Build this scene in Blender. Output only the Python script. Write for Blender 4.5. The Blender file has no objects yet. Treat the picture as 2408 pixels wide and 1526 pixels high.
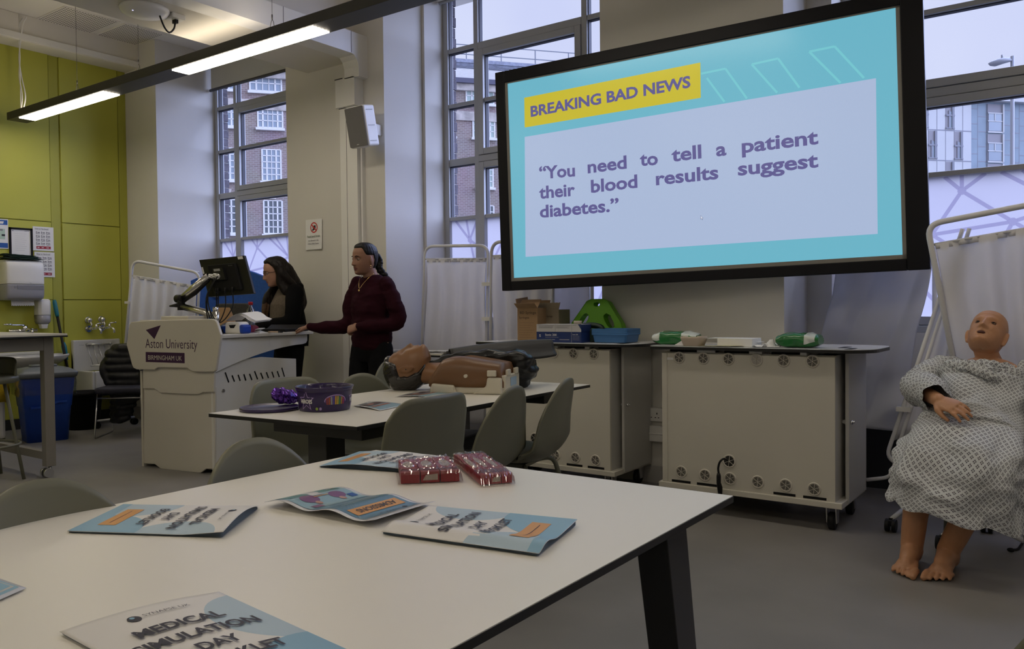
import bpy, math, random
import numpy as np
from mathutils import Vector, Matrix, Euler, noise
random.seed(7)
S = bpy.context.scene
COL = S.collection
# ------------------------------------------------------------------ camera
IW, IH = 2408, 1526
YAW, PITCH, ROLL, FPX = 0.623684512, -0.0215171792, -0.0105770719, 1926.84
H = 1.14
_cy, _sy, _cp, _sp = math.cos(YAW), math.sin(YAW), math.cos(PITCH), math.sin(PITCH)
FW = Vector((-_sy*_cp, _cy*_cp, _sp)); _r0 = Vector((_cy, _sy, 0)); _u0 = _r0.cross(FW)
RT = _r0*math.cos(ROLL) + _u0*math.sin(ROLL); UP = -_r0*math.sin(ROLL) + _u0*math.cos(ROLL)
cam_d = bpy.data.cameras.new('camera'); cam = bpy.data.objects.new('camera', cam_d); COL.objects.link(cam)
M = Matrix.Identity(4)
for i in range(3):
    M[i][0], M[i][1], M[i][2] = RT[i], UP[i], -FW[i]
M[2][3] = H
cam.matrix_world = M
cam_d.sensor_width = 36; cam_d.sensor_fit = 'HORIZONTAL'; cam_d.lens = 36*FPX/IW
cam_d.clip_start = .05; cam_d.clip_end = 400
S.camera = cam
# ------------------------------------------------------------------ world, exposure
S.view_settings.view_transform = 'Standard'; S.view_settings.look = 'None'
S.view_settings.exposure = 0.0; S.view_settings.gamma = 1.0; S.view_settings.use_curve_mapping = False
w = bpy.data.worlds.new('overcast_sky'); S.world = w; w.use_nodes = True
nt = w.node_tree; bg = nt.nodes['Background']
tc = nt.nodes.new('ShaderNodeTexCoord'); nz = nt.nodes.new('ShaderNodeTexNoise'); cr = nt.nodes.new('ShaderNodeValToRGB')
nz.inputs['Scale'].default_value = 2.2; nz.inputs['Detail'].default_value = 4
cr.color_ramp.elements[0].position = .35; cr.color_ramp.elements[0].color = (.60, .65, .93, 1)
cr.color_ramp.elements[1].position = .68; cr.color_ramp.elements[1].color = (.74, .79, .99, 1)
nt.links.new(tc.outputs['Generated'], nz.inputs['Vector']); nt.links.new(nz.outputs['Fac'], cr.inputs['Fac'])
nt.links.new(cr.outputs['Color'], bg.inputs['Color']); bg.inputs['Strength'].default_value = 1.0
S.cycles.max_bounces = 8; S.cycles.diffuse_bounces = 4; S.cycles.transparent_max_bounces = 12
S.cycles.caustics_reflective = False; S.cycles.caustics_refractive = False
S.cycles.sample_clamp_indirect = 6.0
sun_d = bpy.data.lights.new('overcast_daylight', 'SUN'); sun_d.energy = 12.0; sun_d.color = (.52,.61,1.0); sun_d.angle = math.radians(100)
sun = bpy.data.objects.new('overcast_daylight', sun_d); COL.objects.link(sun)
sun.rotation_euler = (-Vector((.55,.70,.46))).to_track_quat('-Z', 'Y').to_euler()
LAMP = 17.0          # emission strength of the lit luminaire diffusers
# ------------------------------------------------------------------ helpers
def ray(x, y): return RT*((x-IW/2)/FPX) - UP*((y-IH/2)/FPX) + FW
EYE = Vector((0, 0, H))
def onz(x, y, z): d = ray(x, y); return EYE + d*((z-H)/d.z)
def onx(x, y, X): d = ray(x, y); return EYE + d*(X/d.x)
def ony(x, y, Y): d = ray(x, y); return EYE + d*(Y/d.y)
def onp(x, y, P, n): d = ray(x, y); return EYE + d*((P-EYE).dot(n)/d.dot(n))
def atd(x, y, dep): return EYE + ray(x, y)*dep          # at a depth along the view axis
def V(*a): return Vector(a)
def lin(c): c /= 255.0; return c/12.92 if c <= .04045 else ((c+.055)/1.055)**2.4
def rgb(r, g, b): return (lin(r), lin(g), lin(b), 1)
MATS = {}
def mat(name, col, rough=.5, metal=0, spec=.5, noise_s=0, noise_a=.12, bump=0, bump_s=60, emit=None, emit_s=1, trans=0, alpha=1, coat=0, sheen=0, ior=1.45, sss=0):
    """Procedural principled material: base colour broken up by a noise texture, optional bump."""
    m = bpy.data.materials.new(name); m.use_nodes = True; MATS[name] = m
    n = m.node_tree.nodes; L = m.node_tree.links; b = n['Principled BSDF']
    b.inputs['Base Color'].default_value = col; b.inputs['Roughness'].default_value = rough; b.inputs['Metallic'].default_value = metal
    b.inputs['Specular IOR Level'].default_value = spec; b.inputs['IOR'].default_value = ior
    b.inputs['Transmission Weight'].default_value = trans; b.inputs['Alpha'].default_value = alpha
    b.inputs['Coat Weight'].default_value = coat; b.inputs['Sheen Weight'].default_value = sheen
    if sss: b.inputs['Subsurface Weight'].default_value = sss; b.inputs['Subsurface Radius'].default_value = (.01, .004, .002)
    if emit: b.inputs['Emission Color'].default_value = emit; b.inputs['Emission Strength'].default_value = emit_s
    if noise_s or bump:
        t = n.new('ShaderNodeTexCoord')
    if noise_s:
        z = n.new('ShaderNodeTexNoise'); z.inputs['Scale'].default_value = noise_s; z.inputs['Detail'].default_value = 3
        L.new(t.outputs['Object'], z.inputs['Vector'])
        r = n.new('ShaderNodeValToRGB'); k0, k1 = 1-noise_a, 1+noise_a
        r.color_ramp.elements[0].position = .3; r.color_ramp.elements[0].color = [min(1, c*k0) for c in col[:3]]+[1]
        r.color_ramp.elements[1].position = .7; r.color_ramp.elements[1].color = [min(1, c*k1) for c in col[:3]]+[1]
        L.new(z.outputs['Fac'], r.inputs['Fac']); L.new(r.outputs['Color'], b.inputs['Base Color'])
    if bump:
        z2 = n.new('ShaderNodeTexNoise'); z2.inputs['Scale'].default_value = bump_s; z2.inputs['Detail'].default_value = 4
        L.new(t.outputs['Object'], z2.inputs['Vector'])
        bp = n.new('ShaderNodeBump'); bp.inputs['Strength'].default_value = bump; bp.inputs['Distance'].default_value = .01
        L.new(z2.outputs['Fac'], bp.inputs['Height']); L.new(bp.outputs['Normal'], b.inputs['Normal'])
    return m
WM = {}
class MB:
    """Collects geometry, then build() links it as ONE mesh object."""
    def __init__(s): s.v = []; s.f = []; s.mi = []; s.sm = []; s.mats = []; s.uv = []; s.cur = 0; s.M = None
    def use(s, m):
        if m not in s.mats: s.mats.append(m)
        s.cur = s.mats.index(m); return s
    def add(s, vs, fs, smooth=False, uvs=None):
        o = len(s.v)
        for p in vs:
            p = Vector(p); s.v.append(s.M @ p if s.M else p)
        for i, f in enumerate(fs):
            s.f.append([o+k for k in f]); s.mi.append(s.cur); s.sm.append(smooth)
            s.uv.append(uvs[i] if uvs else None)
        return s
    def box(s, x0, x1, y0, y1, z0, z1):
        return s.add([(x0,y0,z0),(x1,y0,z0),(x1,y1,z0),(x0,y1,z0),(x0,y0,z1),(x1,y0,z1),(x1,y1,z1),(x0,y1,z1)],
                     [(3,2,1,0),(4,5,6,7),(0,1,5,4),(1,2,6,5),(2,3,7,6),(3,0,4,7)])
    def quad(s, a, b, c, d): return s.add([a,b,c,d], [(0,1,2,3)])
    def beam(s, p0, p1, wd, ht, up=(0,0,1)):
        p0, p1 = Vector(p0), Vector(p1); t = (p1-p0).normalized(); u = Vector(up); a = t.cross(u).normalized()*wd/2; b = a.cross(t).normalized()*ht/2
        vs = [p+i*a+j*b for p in (p0,p1) for i, j in ((-1,-1),(1,-1),(1,1),(-1,1))]
        return s.add(vs, [(0,1,2,3),(7,6,5,4),(0,4,5,1),(1,5,6,2),(2,6,7,3),(3,7,4,0)])
    def tube(s, pts, r, n=10, closed=False, caps=True, flat=1.0):
        pts = [Vector(p) for p in pts]; m = len(pts); rs = r if isinstance(r, (list, tuple)) else [r]*m
        T = []
        for i in range(m):
            a, b = (pts[i-1], pts[(i+1) % m]) if closed else (pts[max(i-1,0)], pts[min(i+1,m-1)])
            d = b-a; T.append(d.normalized() if d.length > 1e-9 else Vector((0,0,1)))
        x = T[0].orthogonal().normalized()
        if abs(T[0].z) < .9: x = (Vector((0,0,1)) - T[0]*T[0].z).normalized()
        rings = []
        for i in range(m):
            x = (x - T[i]*x.dot(T[i])); x = x.normalized() if x.length > 1e-6 else T[i].orthogonal().normalized()
            y = T[i].cross(x)
            rings.append([pts[i] + (x*math.cos(2*math.pi*k/n)*flat + y*math.sin(2*math.pi*k/n))*rs[i] for k in range(n)])
        return s.loft(rings, caps=caps and not closed, wrap=closed)
    def loft(s, rings, caps=True, wrap=False, smooth=True, uv=None):
        n = len(rings[0]); m = len(rings); vs = [p for r in rings for p in r]; fs = []; uvs = []
        for i in range(m if wrap else m-1):
            j = (i+1) % m
            for k in range(n):
                q = (k+1) % n; fs.append((i*n+k, i*n+q, j*n+q, j*n+k))
                if uv: uvs.append([(uv[0]*k/n, uv[1][i]), (uv[0]*(k+1)/n, uv[1][i]), (uv[0]*(k+1)/n, uv[1][j]), (uv[0]*k/n, uv[1][j])])
        s.add(vs, fs, smooth, uvs if uv else None)
        if caps:
            o = len(s.v) - n*m
            for base, rev in ((0, True), ((m-1)*n, False)):
                idx = [o+base+k for k in range(n)]
                s.f.append(idx[::-1] if rev else idx); s.mi.append(s.cur); s.sm.append(False); s.uv.append(None)
        return s
    def cyl(s, p0, p1, r0, r1=None, n=20, caps=True): return s.tube([p0, p1], [r0, r0 if r1 is None else r1], n, caps=caps)
    def lathe(s, prof, c=(0,0,0), n=28, caps=True, sx=1, sy=1):
        rings = [[(c[0]+r*sx*math.cos(2*math.pi*k/n), c[1]+r*sy*math.sin(2*math.pi*k/n), c[2]+z) for k in range(n)] for r, z in prof]
        return s.loft(rings, caps)
    def ball(s, c, rx, ry=None, rz=None, n=16, m=10):
        ry = rx if ry is None else ry; rz = rx if rz is None else rz
        rings = []
        for i in range(m+1):
            a = -math.pi/2 + math.pi*i/m; q = max(math.cos(a), .02)
            rings.append([(c[0]+rx*q*math.cos(2*math.pi*k/n), c[1]+ry*q*math.sin(2*math.pi*k/n), c[2]+rz*math.sin(a)) for k in range(n)])
        return s.loft(rings)
    def prism(s, poly, a, b, ax='z'):
        """polygon (2-D) pushed from a to b along an axis: z -> (x,y), y -> (x,z), x -> (y,z)"""
        f = {'z': lambda p, t: (p[0],p[1],t), 'y': lambda p, t: (p[0],t,p[1]), 'x': lambda p, t: (t,p[0],p[1])}[ax]
        n = len(poly); vs = [f(p,a) for p in poly]+[f(p,b) for p in poly]
        fs = [list(range(n))[::-1], list(range(n,2*n))]+[(k,(k+1)%n,(k+1)%n+n,k+n) for k in range(n)]
        return s.add(vs, fs)
    def sheet(s, fn, nu, nv, smooth=True, uv=None):
        vs = [fn(i/nu, j/nv) for j in range(nv+1) for i in range(nu+1)]; fs = []; uvs = []
        for j in range(nv):
            for i in range(nu):
                a = j*(nu+1)+i; fs.append((a,a+1,a+nu+2,a+nu+1))
                if uv: uvs.append([(uv[0]*i/nu,uv[1]*j/nv),(uv[0]*(i+1)/nu,uv[1]*j/nv),(uv[0]*(i+1)/nu,uv[1]*(j+1)/nv),(uv[0]*i/nu,uv[1]*(j+1)/nv)])
        return s.add(vs, fs, smooth, uvs if uv else None)
    def mesh(s, name):
        me = bpy.data.meshes.new(name); me.from_pydata([tuple(p) for p in s.v], [], s.f)
        for m in s.mats: me.materials.append(m)
        me.polygons.foreach_set('material_index', s.mi); me.polygons.foreach_set('use_smooth', s.sm)
        if any(u is not None for u in s.uv):
            l = me.uv_layers.new(name='UVMap'); k = 0; flat = [0.0]*(2*len(me.loops))
            for p, u in zip(me.polygons, s.uv):
                if u:
                    for q, li in enumerate(p.loop_indices): flat[2*li], flat[2*li+1] = u[q]
            l.data.foreach_set('uv', flat)
        me.validate(); me.update(); return me
    def build(s, name, m=None, parent=None, bevel=0, seg=2, sub=0, solid=0, world=False, solid_off=0):
        if m is not None and not s.mats: s.mats = [m]
        if world and parent is not None:
            Wi = WM[parent.name].inverted(); s.v = [Wi @ p for p in s.v]
        return link(name, s.mesh(name), parent, bevel, seg, sub, solid, solid_off)
def link(name, me, parent=None, bevel=0, seg=2, sub=0, solid=0, solid_off=0):
    o = bpy.data.objects.new(name, me); COL.objects.link(o)
    if parent is not None: o.parent = parent
    WM[o.name] = Matrix(WM[parent.name]) if parent is not None else Matrix.Identity(4)
    if solid: d = o.modifiers.new('solidify', 'SOLIDIFY'); d.thickness = solid; d.offset = solid_off
    if bevel: b = o.modifiers.new('bevel', 'BEVEL'); b.width = bevel; b.segments = seg; b.limit_method = 'ANGLE'; b.angle_limit = math.radians(35)
    if sub: q = o.modifiers.new('subsurf', 'SUBSURF'); q.levels = sub; q.render_levels = sub
    return o
def meld(mb, name, voxel=.005, smooth=3, mats=None, pick=None, parent=None, world=False, factor=.5):
    """Union of overlapping closed shells into one continuous smooth mesh (voxel remesh), linked as one object."""
    me = mb.mesh('tmp'); o = bpy.data.objects.new('tmp', me); COL.objects.link(o)
    r = o.modifiers.new('r', 'REMESH'); r.mode = 'VOXEL'; r.voxel_size = voxel; r.use_smooth_shade = True
    q = o.modifiers.new('s', 'SMOOTH'); q.factor = factor; q.iterations = smooth
    bpy.context.view_layer.update(); dg = bpy.context.evaluated_depsgraph_get()
    nm = bpy.data.meshes.new_from_object(o.evaluated_get(dg)); bpy.data.objects.remove(o); nm.name = name
    nm.materials.clear()
    for m in mats: nm.materials.append(m)
    if pick:
        for p in nm.polygons: p.material_index = pick(p.center)
    for p in nm.polygons: p.use_smooth = True
    if world and parent is not None: nm.transform(WM[parent.name].inverted())
    return link(name, nm, parent)
def tag(o, label=None, cat=None, group=None, kind=None):
    for k, v in (('label', label), ('category', cat), ('group', group), ('kind', kind)):
        if v: o[k] = v
    return o
def thing(name, label, cat, loc=(0,0,0), rz=0, group=None, rot=None):
    o = bpy.data.objects.new(name, None); COL.objects.link(o); o.empty_display_size = .1
    e = Euler(rot) if rot else Euler((0,0,rz)); o.location = loc; o.rotation_euler = e
    WM[o.name] = Matrix.Translation(loc) @ e.to_matrix().to_4x4()
    return tag(o, label, cat, group)
def dup(o, loc=None, rz=None, label=None, parent=None, rot=None):
    c = o.copy(); COL.objects.link(c)
    if parent is not None: c.parent = parent
    if loc is not None: c.location = loc
    if rz is not None: c.rotation_euler = (0,0,rz)
    if rot is not None: c.rotation_euler = rot
    if label: c['label'] = label
    WM[c.name] = (WM[parent.name] if parent is not None else Matrix.Translation(c.location) @ c.rotation_euler.to_matrix().to_4x4())
    for ch in list(o.children): dup(ch, parent=c)
    return c
def smoothpath(pts, n=8):
    """Catmull-Rom through points"""
    P = [Vector(p) for p in pts]; P = [P[0]*2-P[1]]+P+[P[-1]*2-P[-2]]; out = []
    for i in range(1, len(P)-2):
        for k in range(n):
            t = k/n; a, b, c, d = P[i-1], P[i], P[i+1], P[i+2]
            out.append(.5*((2*b)+(c-a)*t+(2*a-5*b+4*c-d)*t*t+(3*b-a-3*c+d)*t**3))
    out.append(P[-2]); return out
def fillet(pts, r, n=5):
    """polyline with its inner corners rounded"""
    P = [Vector(p) for p in pts]; out = [P[0]]
    for i in range(1, len(P)-1):
        a, b = (P[i-1]-P[i]), (P[i+1]-P[i]); q = min(r, a.length*.49, b.length*.49)
        p0, p1 = P[i]+a.normalized()*q, P[i]+b.normalized()*q
        for k in range(n+1):
            t = k/n; out.append(p0*(1-t)**2+P[i]*2*t*(1-t)+p1*t*t)
    out.append(P[-1]); return out
def rrect(x0, x1, y0, y1, r, n=4):
    out = []
    for cx, cy, a in ((x1-r,y1-r,0),(x0+r,y1-r,90),(x0+r,y0+r,180),(x1-r,y0+r,270)):
        for k in range(n+1): t = math.radians(a+90*k/n); out.append((cx+r*math.cos(t), cy+r*math.sin(t)))
    return out
_TXT = {}
def textmesh(body, bold=0.0, res=3):
    key = (body, bold)
    if key not in _TXT:
        c = bpy.data.curves.new('t', 'FONT'); c.body = body; c.size = 1; c.offset = bold; c.resolution_u = res; c.align_x = 'LEFT'
        o = bpy.data.objects.new('t', c); COL.objects.link(o); bpy.context.view_layer.update()
        me = bpy.data.meshes.new_from_object(o.evaluated_get(bpy.context.evaluated_depsgraph_get())); bpy.data.objects.remove(o)
        vs = [v.co.copy() for v in me.vertices]; fs = [tuple(p.vertices) for p in me.polygons]; bpy.data.meshes.remove(me)
        _TXT[key] = (vs, fs)
    return _TXT[key]
def text_on(mb, body, m, O, ux, uy, width, height=None, bold=.01, lift=.0006, fn=None, cap=None):
    """Lettering fitted into a box of the given width (and height) from corner O along ux, uy, lifted off the surface."""
    vs, fs = textmesh(body, bold)
    x0, x1 = min(v.x for v in vs), max(v.x for v in vs); y0, y1 = min(v.y for v in vs), max(v.y for v in vs)
    sx = width/(x1-x0); sy = (height/(y1-y0)) if height else sx
    O, ux, uy = Vector(O), Vector(ux).normalized(), Vector(uy).normalized(); nn = ux.cross(uy)
    if cap: sy = cap/.70; y0 = 0
    mb.use(m)
    if fn: pts = [fn((v.x-x0)*sx, (v.y-y0)*sy) for v in vs]
    else: pts = [O+ux*((v.x-x0)*sx)+uy*((v.y-y0)*sy)+nn*lift for v in vs]
    mb.add(pts, fs); return mb
def rect_on(mb, m, O, ux, uy, x0, x1, y0, y1, lift=.0003):
    O, ux, uy = Vector(O), Vector(ux).normalized(), Vector(uy).normalized(); nn = ux.cross(uy); mb.use(m)
    return mb.add([O+ux*a+uy*b+nn*lift for a, b in ((x0,y0),(x1,y0),(x1,y1),(x0,y1))], [(0,1,2,3)])
def poly_on(mb, m, O, ux, uy, pts, lift=.0004):
    O, ux, uy = Vector(O), Vector(ux).normalized(), Vector(uy).normalized(); nn = ux.cross(uy); mb.use(m)
    return mb.add([O+ux*a+uy*b+nn*lift for a, b in pts], [tuple(range(len(pts)))])
def disc(cx, cy, r, n=24, r2=None): return [(cx+r*math.cos(2*math.pi*k/n), cy+(r2 or r)*math.sin(2*math.pi*k/n)) for k in range(n)]
# ------------------------------------------------------------------ organic helpers
def sstep(a, b, x): t = min(1, max(0, (x-a)/(b-a))); return t*t*(3-2*t)
_HZ = [(-.118,.008,.060,.040),(-.114,.024,.074,.022),(-.103,.042,.083,-.008),(-.086,.054,.087,-.042),(-.066,.063,.089,-.068),(-.042,.069,.090,-.086),(-.012,.073,.089,-.097),(.020,.0755,.094,-.101),(.052,.0745,.092,-.099),(.080,.067,.080,-.088),(.100,.048,.056,-.064),(.110,.026,.030,-.036),(.113,.006,.008,-.012)]
def head_pt(th, z, p, off=0.0):
    for i in range(len(_HZ)-1):
        if z <= _HZ[i+1][0] or i == len(_HZ)-2:
            k = min(1, max(0, (z-_HZ[i][0])/(_HZ[i+1][0]-_HZ[i][0]))); a, f, bk = [_HZ[i][j]+(_HZ[i+1][j]-_HZ[i][j])*k for j in (1,2,3)]; break
    c, s = math.cos(th), math.sin(th); yc = (f+bk)/2*.35; x = a*p.get('w',1)*math.copysign(abs(s)**.9, s); y = yc+((f-yc) if c > 0 else (yc-bk))*c
    if c > 0:
        g = lambda X, Z, sx, sz: math.exp(-((abs(x)-X)/sx)**2-((z-Z)/sz)**2)
        d = 0
        nl = p.get('nose',1)
        if -.058 < z < .024: q = sstep(.024,-.036,z)*(1-sstep(-.043,-.054,z)); d += nl*(.006+.021*q)*math.exp(-(x/(.0075+.005*q))**2)*(1-sstep(.010,.026,z))
        d += nl*.009*g(.012,-.043,.007,.008)
        d -= .0115*g(.031,.002,.015,.011); d += .0045*g(.028,.021,.022,.007); d += .004*g(.042,-.030,.018,.018)
        d += .0065*g(0,-.0645,.016,.0055)+.0065*g(0,-.0765,.015,.0055)-.006*g(0,-.0705,.021,.0028)-.005*g(0,-.0875,.018,.006)+.006*g(0,-.104,.016,.010)
        d += .0016*g(0,-.056,.004,.006)
        if p.get('open'): d -= .020*g(0,-.072,.016,.006)
        if p.get('old'): d += -.0035*math.exp(-((abs(x)-.026-.35*(-.045-z))/.004)**2)*(1 if -.085 < z < -.040 else 0)-.004*g(.045,-.055,.014,.02)+.0015*math.sin(z*420)*g(0,.052,.05,.02)
        y += d*min(1, c*2.2)
    v = Vector((x, y, z))
    if off: n = Vector((s*1.0, c, (z-.0)*6)).normalized(); v += n*off
    return v
def add_head(mb, M, p={}):
    mb.M = M; nz_, nt_ = 84, 72; rings = []
    for i in range(nz_+1):
        u = i/nz_; z = -.118+.231*(.5-.5*math.cos(math.pi*u))*.35+.231*u*.65 if False else -.118+.231*u; rings.append([head_pt(2*math.pi*k/nt_, z, p) for k in range(nt_)])
    mb.loft(rings)
    for sx in (-1, 1):
        e = p.get('ear', 1); mb.M = M @ Matrix.Translation((sx*.073*p.get('w',1), -.006, -.012)) @ Euler((math.radians(-12),0,sx*math.radians(-22*e))).to_matrix().to_4x4()
        mb.ball((sx*.006,0,0), .0075, .017*e, .031*e, 14, 10); mb.ball((sx*.004,.004,-.026*e), .006, .009, .010, 10, 8)
    mb.M = None
def add_neck(mb, M, base, r0=.053, r1=.058):
    top = M @ Vector((0,-.020,-.055)); mid = top.lerp(base, .55)+Vector((0,0,0)); mb.tube([M @ Vector((0,-.015,-.02)), top, mid, base, base+(base-top)*.35], [.046,r0*.98,r0,r1,r1*1.35], 20)
def ring(c, R, F, a, b, n=28, pw=1.0):
    return [c+R*a*math.copysign(abs(math.cos(t))**pw, math.cos(t))+F*b*math.copysign(abs(math.sin(t))**pw, math.sin(t)) for t in [2*math.pi*k/n for k in range(n)]]
def torso(mb, secs):   # (centre, right, forward, half width, half depth)
    mb.loft([ring(*s) for s in secs])
def limb(mb, pts, rs, n=16, sm=6):
    P = smoothpath(pts, sm); m = len(pts)-1; R = []
    for i in range(len(P)): t = i/sm; j = min(int(t), m-1); k = t-j; k = k*k*(3-2*k); R.append(rs[j]+(rs[j+1]-rs[j])*k)
    mb.tube(P, R, n)
    mb.ball(P[0], R[0]); mb.ball(P[-1], R[-1])
def hand_M(wrist, dirn, back):
    y = Vector(dirn).normalized(); z = Vector(back); z = (z-y*z.dot(y)).normalized(); x = y.cross(z)
    return Matrix(((x.x,y.x,z.x,wrist[0]),(x.y,y.y,z.y,wrist[1]),(x.z,y.z,z.z,wrist[2]),(0,0,0,1)))
def add_hand(mb, M, side=1, curl=(.3,.35,.4,.45), spread=.06, thumb=.5, s=1.0, drop=0.0):
    """Palm plus five separate fingers; local y along the fingers, z out of the back, thumb on the side*x edge."""
    mb.M = M
    secs = [(-.018,.024,.019),(.0,.028,.018),(.03,.038,.0165),(.065,.042,.0145),(.086,.040,.0125),(.094,.034,.009)]
    mb.loft([[Vector((side*.002+a*math.cos(t), y, b*math.sin(t))) for t in [2*math.pi*k/20 for k in range(20)]] for y, a, b in [(q[0]*s,q[1]*s,q[2]*s) for q in secs]])
    for k, (x, L, r) in enumerate(((.030,.070,.0083),(.0105,.079,.0086),(-.010,.073,.0083),(-.029,.057,.0074))):
        c = curl[k]; a = side*spread*(1.3-k*.9); p = Vector((side*x*s, .080*s+(.004 if k in (1,2) else -.004)*s, -.001)); pts = [p-Vector((0,.018*s,0)), p]; ang = drop
        for seg, q in ((.46,.8),(.30,1.1),(.24,.75)):
            ang += c*q; d = Vector((math.sin(a)*math.cos(ang), math.cos(a)*math.cos(ang), -math.sin(ang))); p = p+d*L*seg*s; pts.append(p)
        mb.tube(pts, [r*s*1.06, r*s*1.08, r*s*1.02, r*s*.94, r*s*.74], 12); mb.ball(pts[-1], r*s*.76, n=10, m=8)
        mb.ball(pts[2], r*s*1.06, n=10, m=8)
    t0 = Vector((side*.024*s, .012*s, -.004)); pts = [t0, t0+Vector((side*.020,.022,-.006))*s, t0+Vector((side*(.020+.024*thumb),.052,-.012-.012*(1-thumb)))*s, t0+Vector((side*(.020+.030*thumb),.078,-.016-.022*(1-thumb)))*s]
    mb.tube(pts, [.013*s,.0135*s,.0105*s,.0075*s], 12); mb.ball(pts[-1], .0078*s, n=10, m=8); mb.M = None
def hair_cap(mb, M, p={}, front=.066, temple=.004, nape=-.085, thick=.011, part=True):
    mb.M = M; nz_, nt_ = 64, 64; rings = []
    for i in range(nz_+1):
        z = -.112+.226*i/nz_; row = []
        for k in range(nt_):
            th = 2*math.pi*k/nt_; t = th if th <= math.pi else 2*math.pi-th
            lim = front+(temple-front)*sstep(.75,1.30,t)+(nape-temple)*sstep(1.86,2.2,t); h = sstep(lim-.008, lim+.014, z)
            o = -.012+(thick+.012)*h
            if part and t < .5 and z > front: o -= .002*math.exp(-(math.sin(th)*.08/.004)**2)
            o += .0012*math.sin(th*38+z*60)*h
            row.append(head_pt(th, min(z,.1125), {'w':p.get('w',1), 'nose':0}, o)+Vector((0,0,.010*h*max(0,z)/.11)))
        rings.append(row)
    mb.loft(rings); mb.M = None
def wrinkle(o, amp=.004, sc=(9,9,5), seed=0, fold=0):
    me = o.data; co = np.empty(len(me.vertices)*3); no = np.empty(len(me.vertices)*3); me.vertices.foreach_get('co', co); me.vertices.foreach_get('normal', no); co = co.reshape(-1,3); no = no.reshape(-1,3)
    d = np.array([noise.noise((c[0]*sc[0]+seed, c[1]*sc[1], c[2]*sc[2]))+.4*noise.noise((c[0]*sc[0]*2.3, c[1]*sc[1]*2.3+seed, c[2]*sc[2]*2.3)) for c in co])
    me.vertices.foreach_set('co', (co+no*(d*amp)[:,None]).ravel()); me.update()
def head_M(pos, fwd, up=(0,0,1)):
    y = Vector(fwd).normalized(); z = Vector(up); z = (z-y*z.dot(y)).normalized(); x = y.cross(z)
    return Matrix(((x.x,y.x,z.x,pos[0]),(x.y,y.y,z.y,pos[1]),(x.z,y.z,z.z,pos[2]),(0,0,0,1)))
# ------------------------------------------------------------------ shared materials
PAINT = mat('white_wall_paint', (.66,.64,.59,1), .75, noise_s=1.5, noise_a=.03, bump=.05, bump_s=120)
CEILP = mat('ceiling_paint', (.74,.71,.65,1), .85, noise_s=1.2, noise_a=.03)
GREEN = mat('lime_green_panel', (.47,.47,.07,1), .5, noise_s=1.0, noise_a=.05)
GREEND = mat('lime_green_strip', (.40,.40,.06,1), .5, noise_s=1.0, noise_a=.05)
VINYL = mat('grey_vinyl_floor', (.225,.215,.205,1), .42, noise_s=3, noise_a=.08, bump=.04, bump_s=250)
FRAMEG = mat('grey_window_paint', (.42,.43,.44,1), .4)
BLACK = mat('black_plastic', (.008,.008,.009,1), .42, spec=.3)
BLACKM = mat('matt_black', (.008,.008,.009,1), .7, spec=.25)
WHITEP = mat('white_plastic', (.78,.77,.74,1), .3)
CHROME = mat('chrome', (.75,.75,.76,1), .12, metal=1)
STEEL = mat('brushed_steel', (.55,.55,.56,1), .3, metal=1)
GASKET = mat('dark_gasket', (.03,.03,.04,1), .6)
PAPER = mat('white_paper', (.80,.80,.79,1), .7)
INK = mat('dark_ink', (.02,.02,.03,1), .7)
DGREY = mat('dark_grey_metal', (.07,.068,.066,1), .5)
def glass_mat(name, tint=(.97,.98,1,1), refl=.0, rough=.02):
    m = bpy.data.materials.new(name); m.use_nodes = True; n = m.node_tree.nodes; L = m.node_tree.links; n.clear()
    o = n.new('ShaderNodeOutputMaterial'); t = n.new('ShaderNodeBsdfTransparent'); g = n.new('ShaderNodeBsdfGlossy'); x = n.new('ShaderNodeMixShader'); lw = n.new('ShaderNodeLayerWeight')
    mp = n.new('ShaderNodeMath'); mp.operation = 'MULTIPLY'; mp.inputs[1].default_value = .5
    t.inputs[0].default_value = tint; g.inputs['Roughness'].default_value = .02; lw.inputs['Blend'].default_value = .12
    ad = n.new('ShaderNodeMath'); ad.inputs[1].default_value = refl; g.inputs['Roughness'].default_value = rough; L.new(lw.outputs['Fresnel'], mp.inputs[0]); L.new(mp.outputs[0], ad.inputs[0]); L.new(ad.outputs[0], x.inputs[0]); L.new(t.outputs[0], x.inputs[1]); L.new(g.outputs[0], x.inputs[2]); L.new(x.outputs[0], o.inputs[0])
    return m
GLASS = glass_mat('window_glass')
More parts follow.
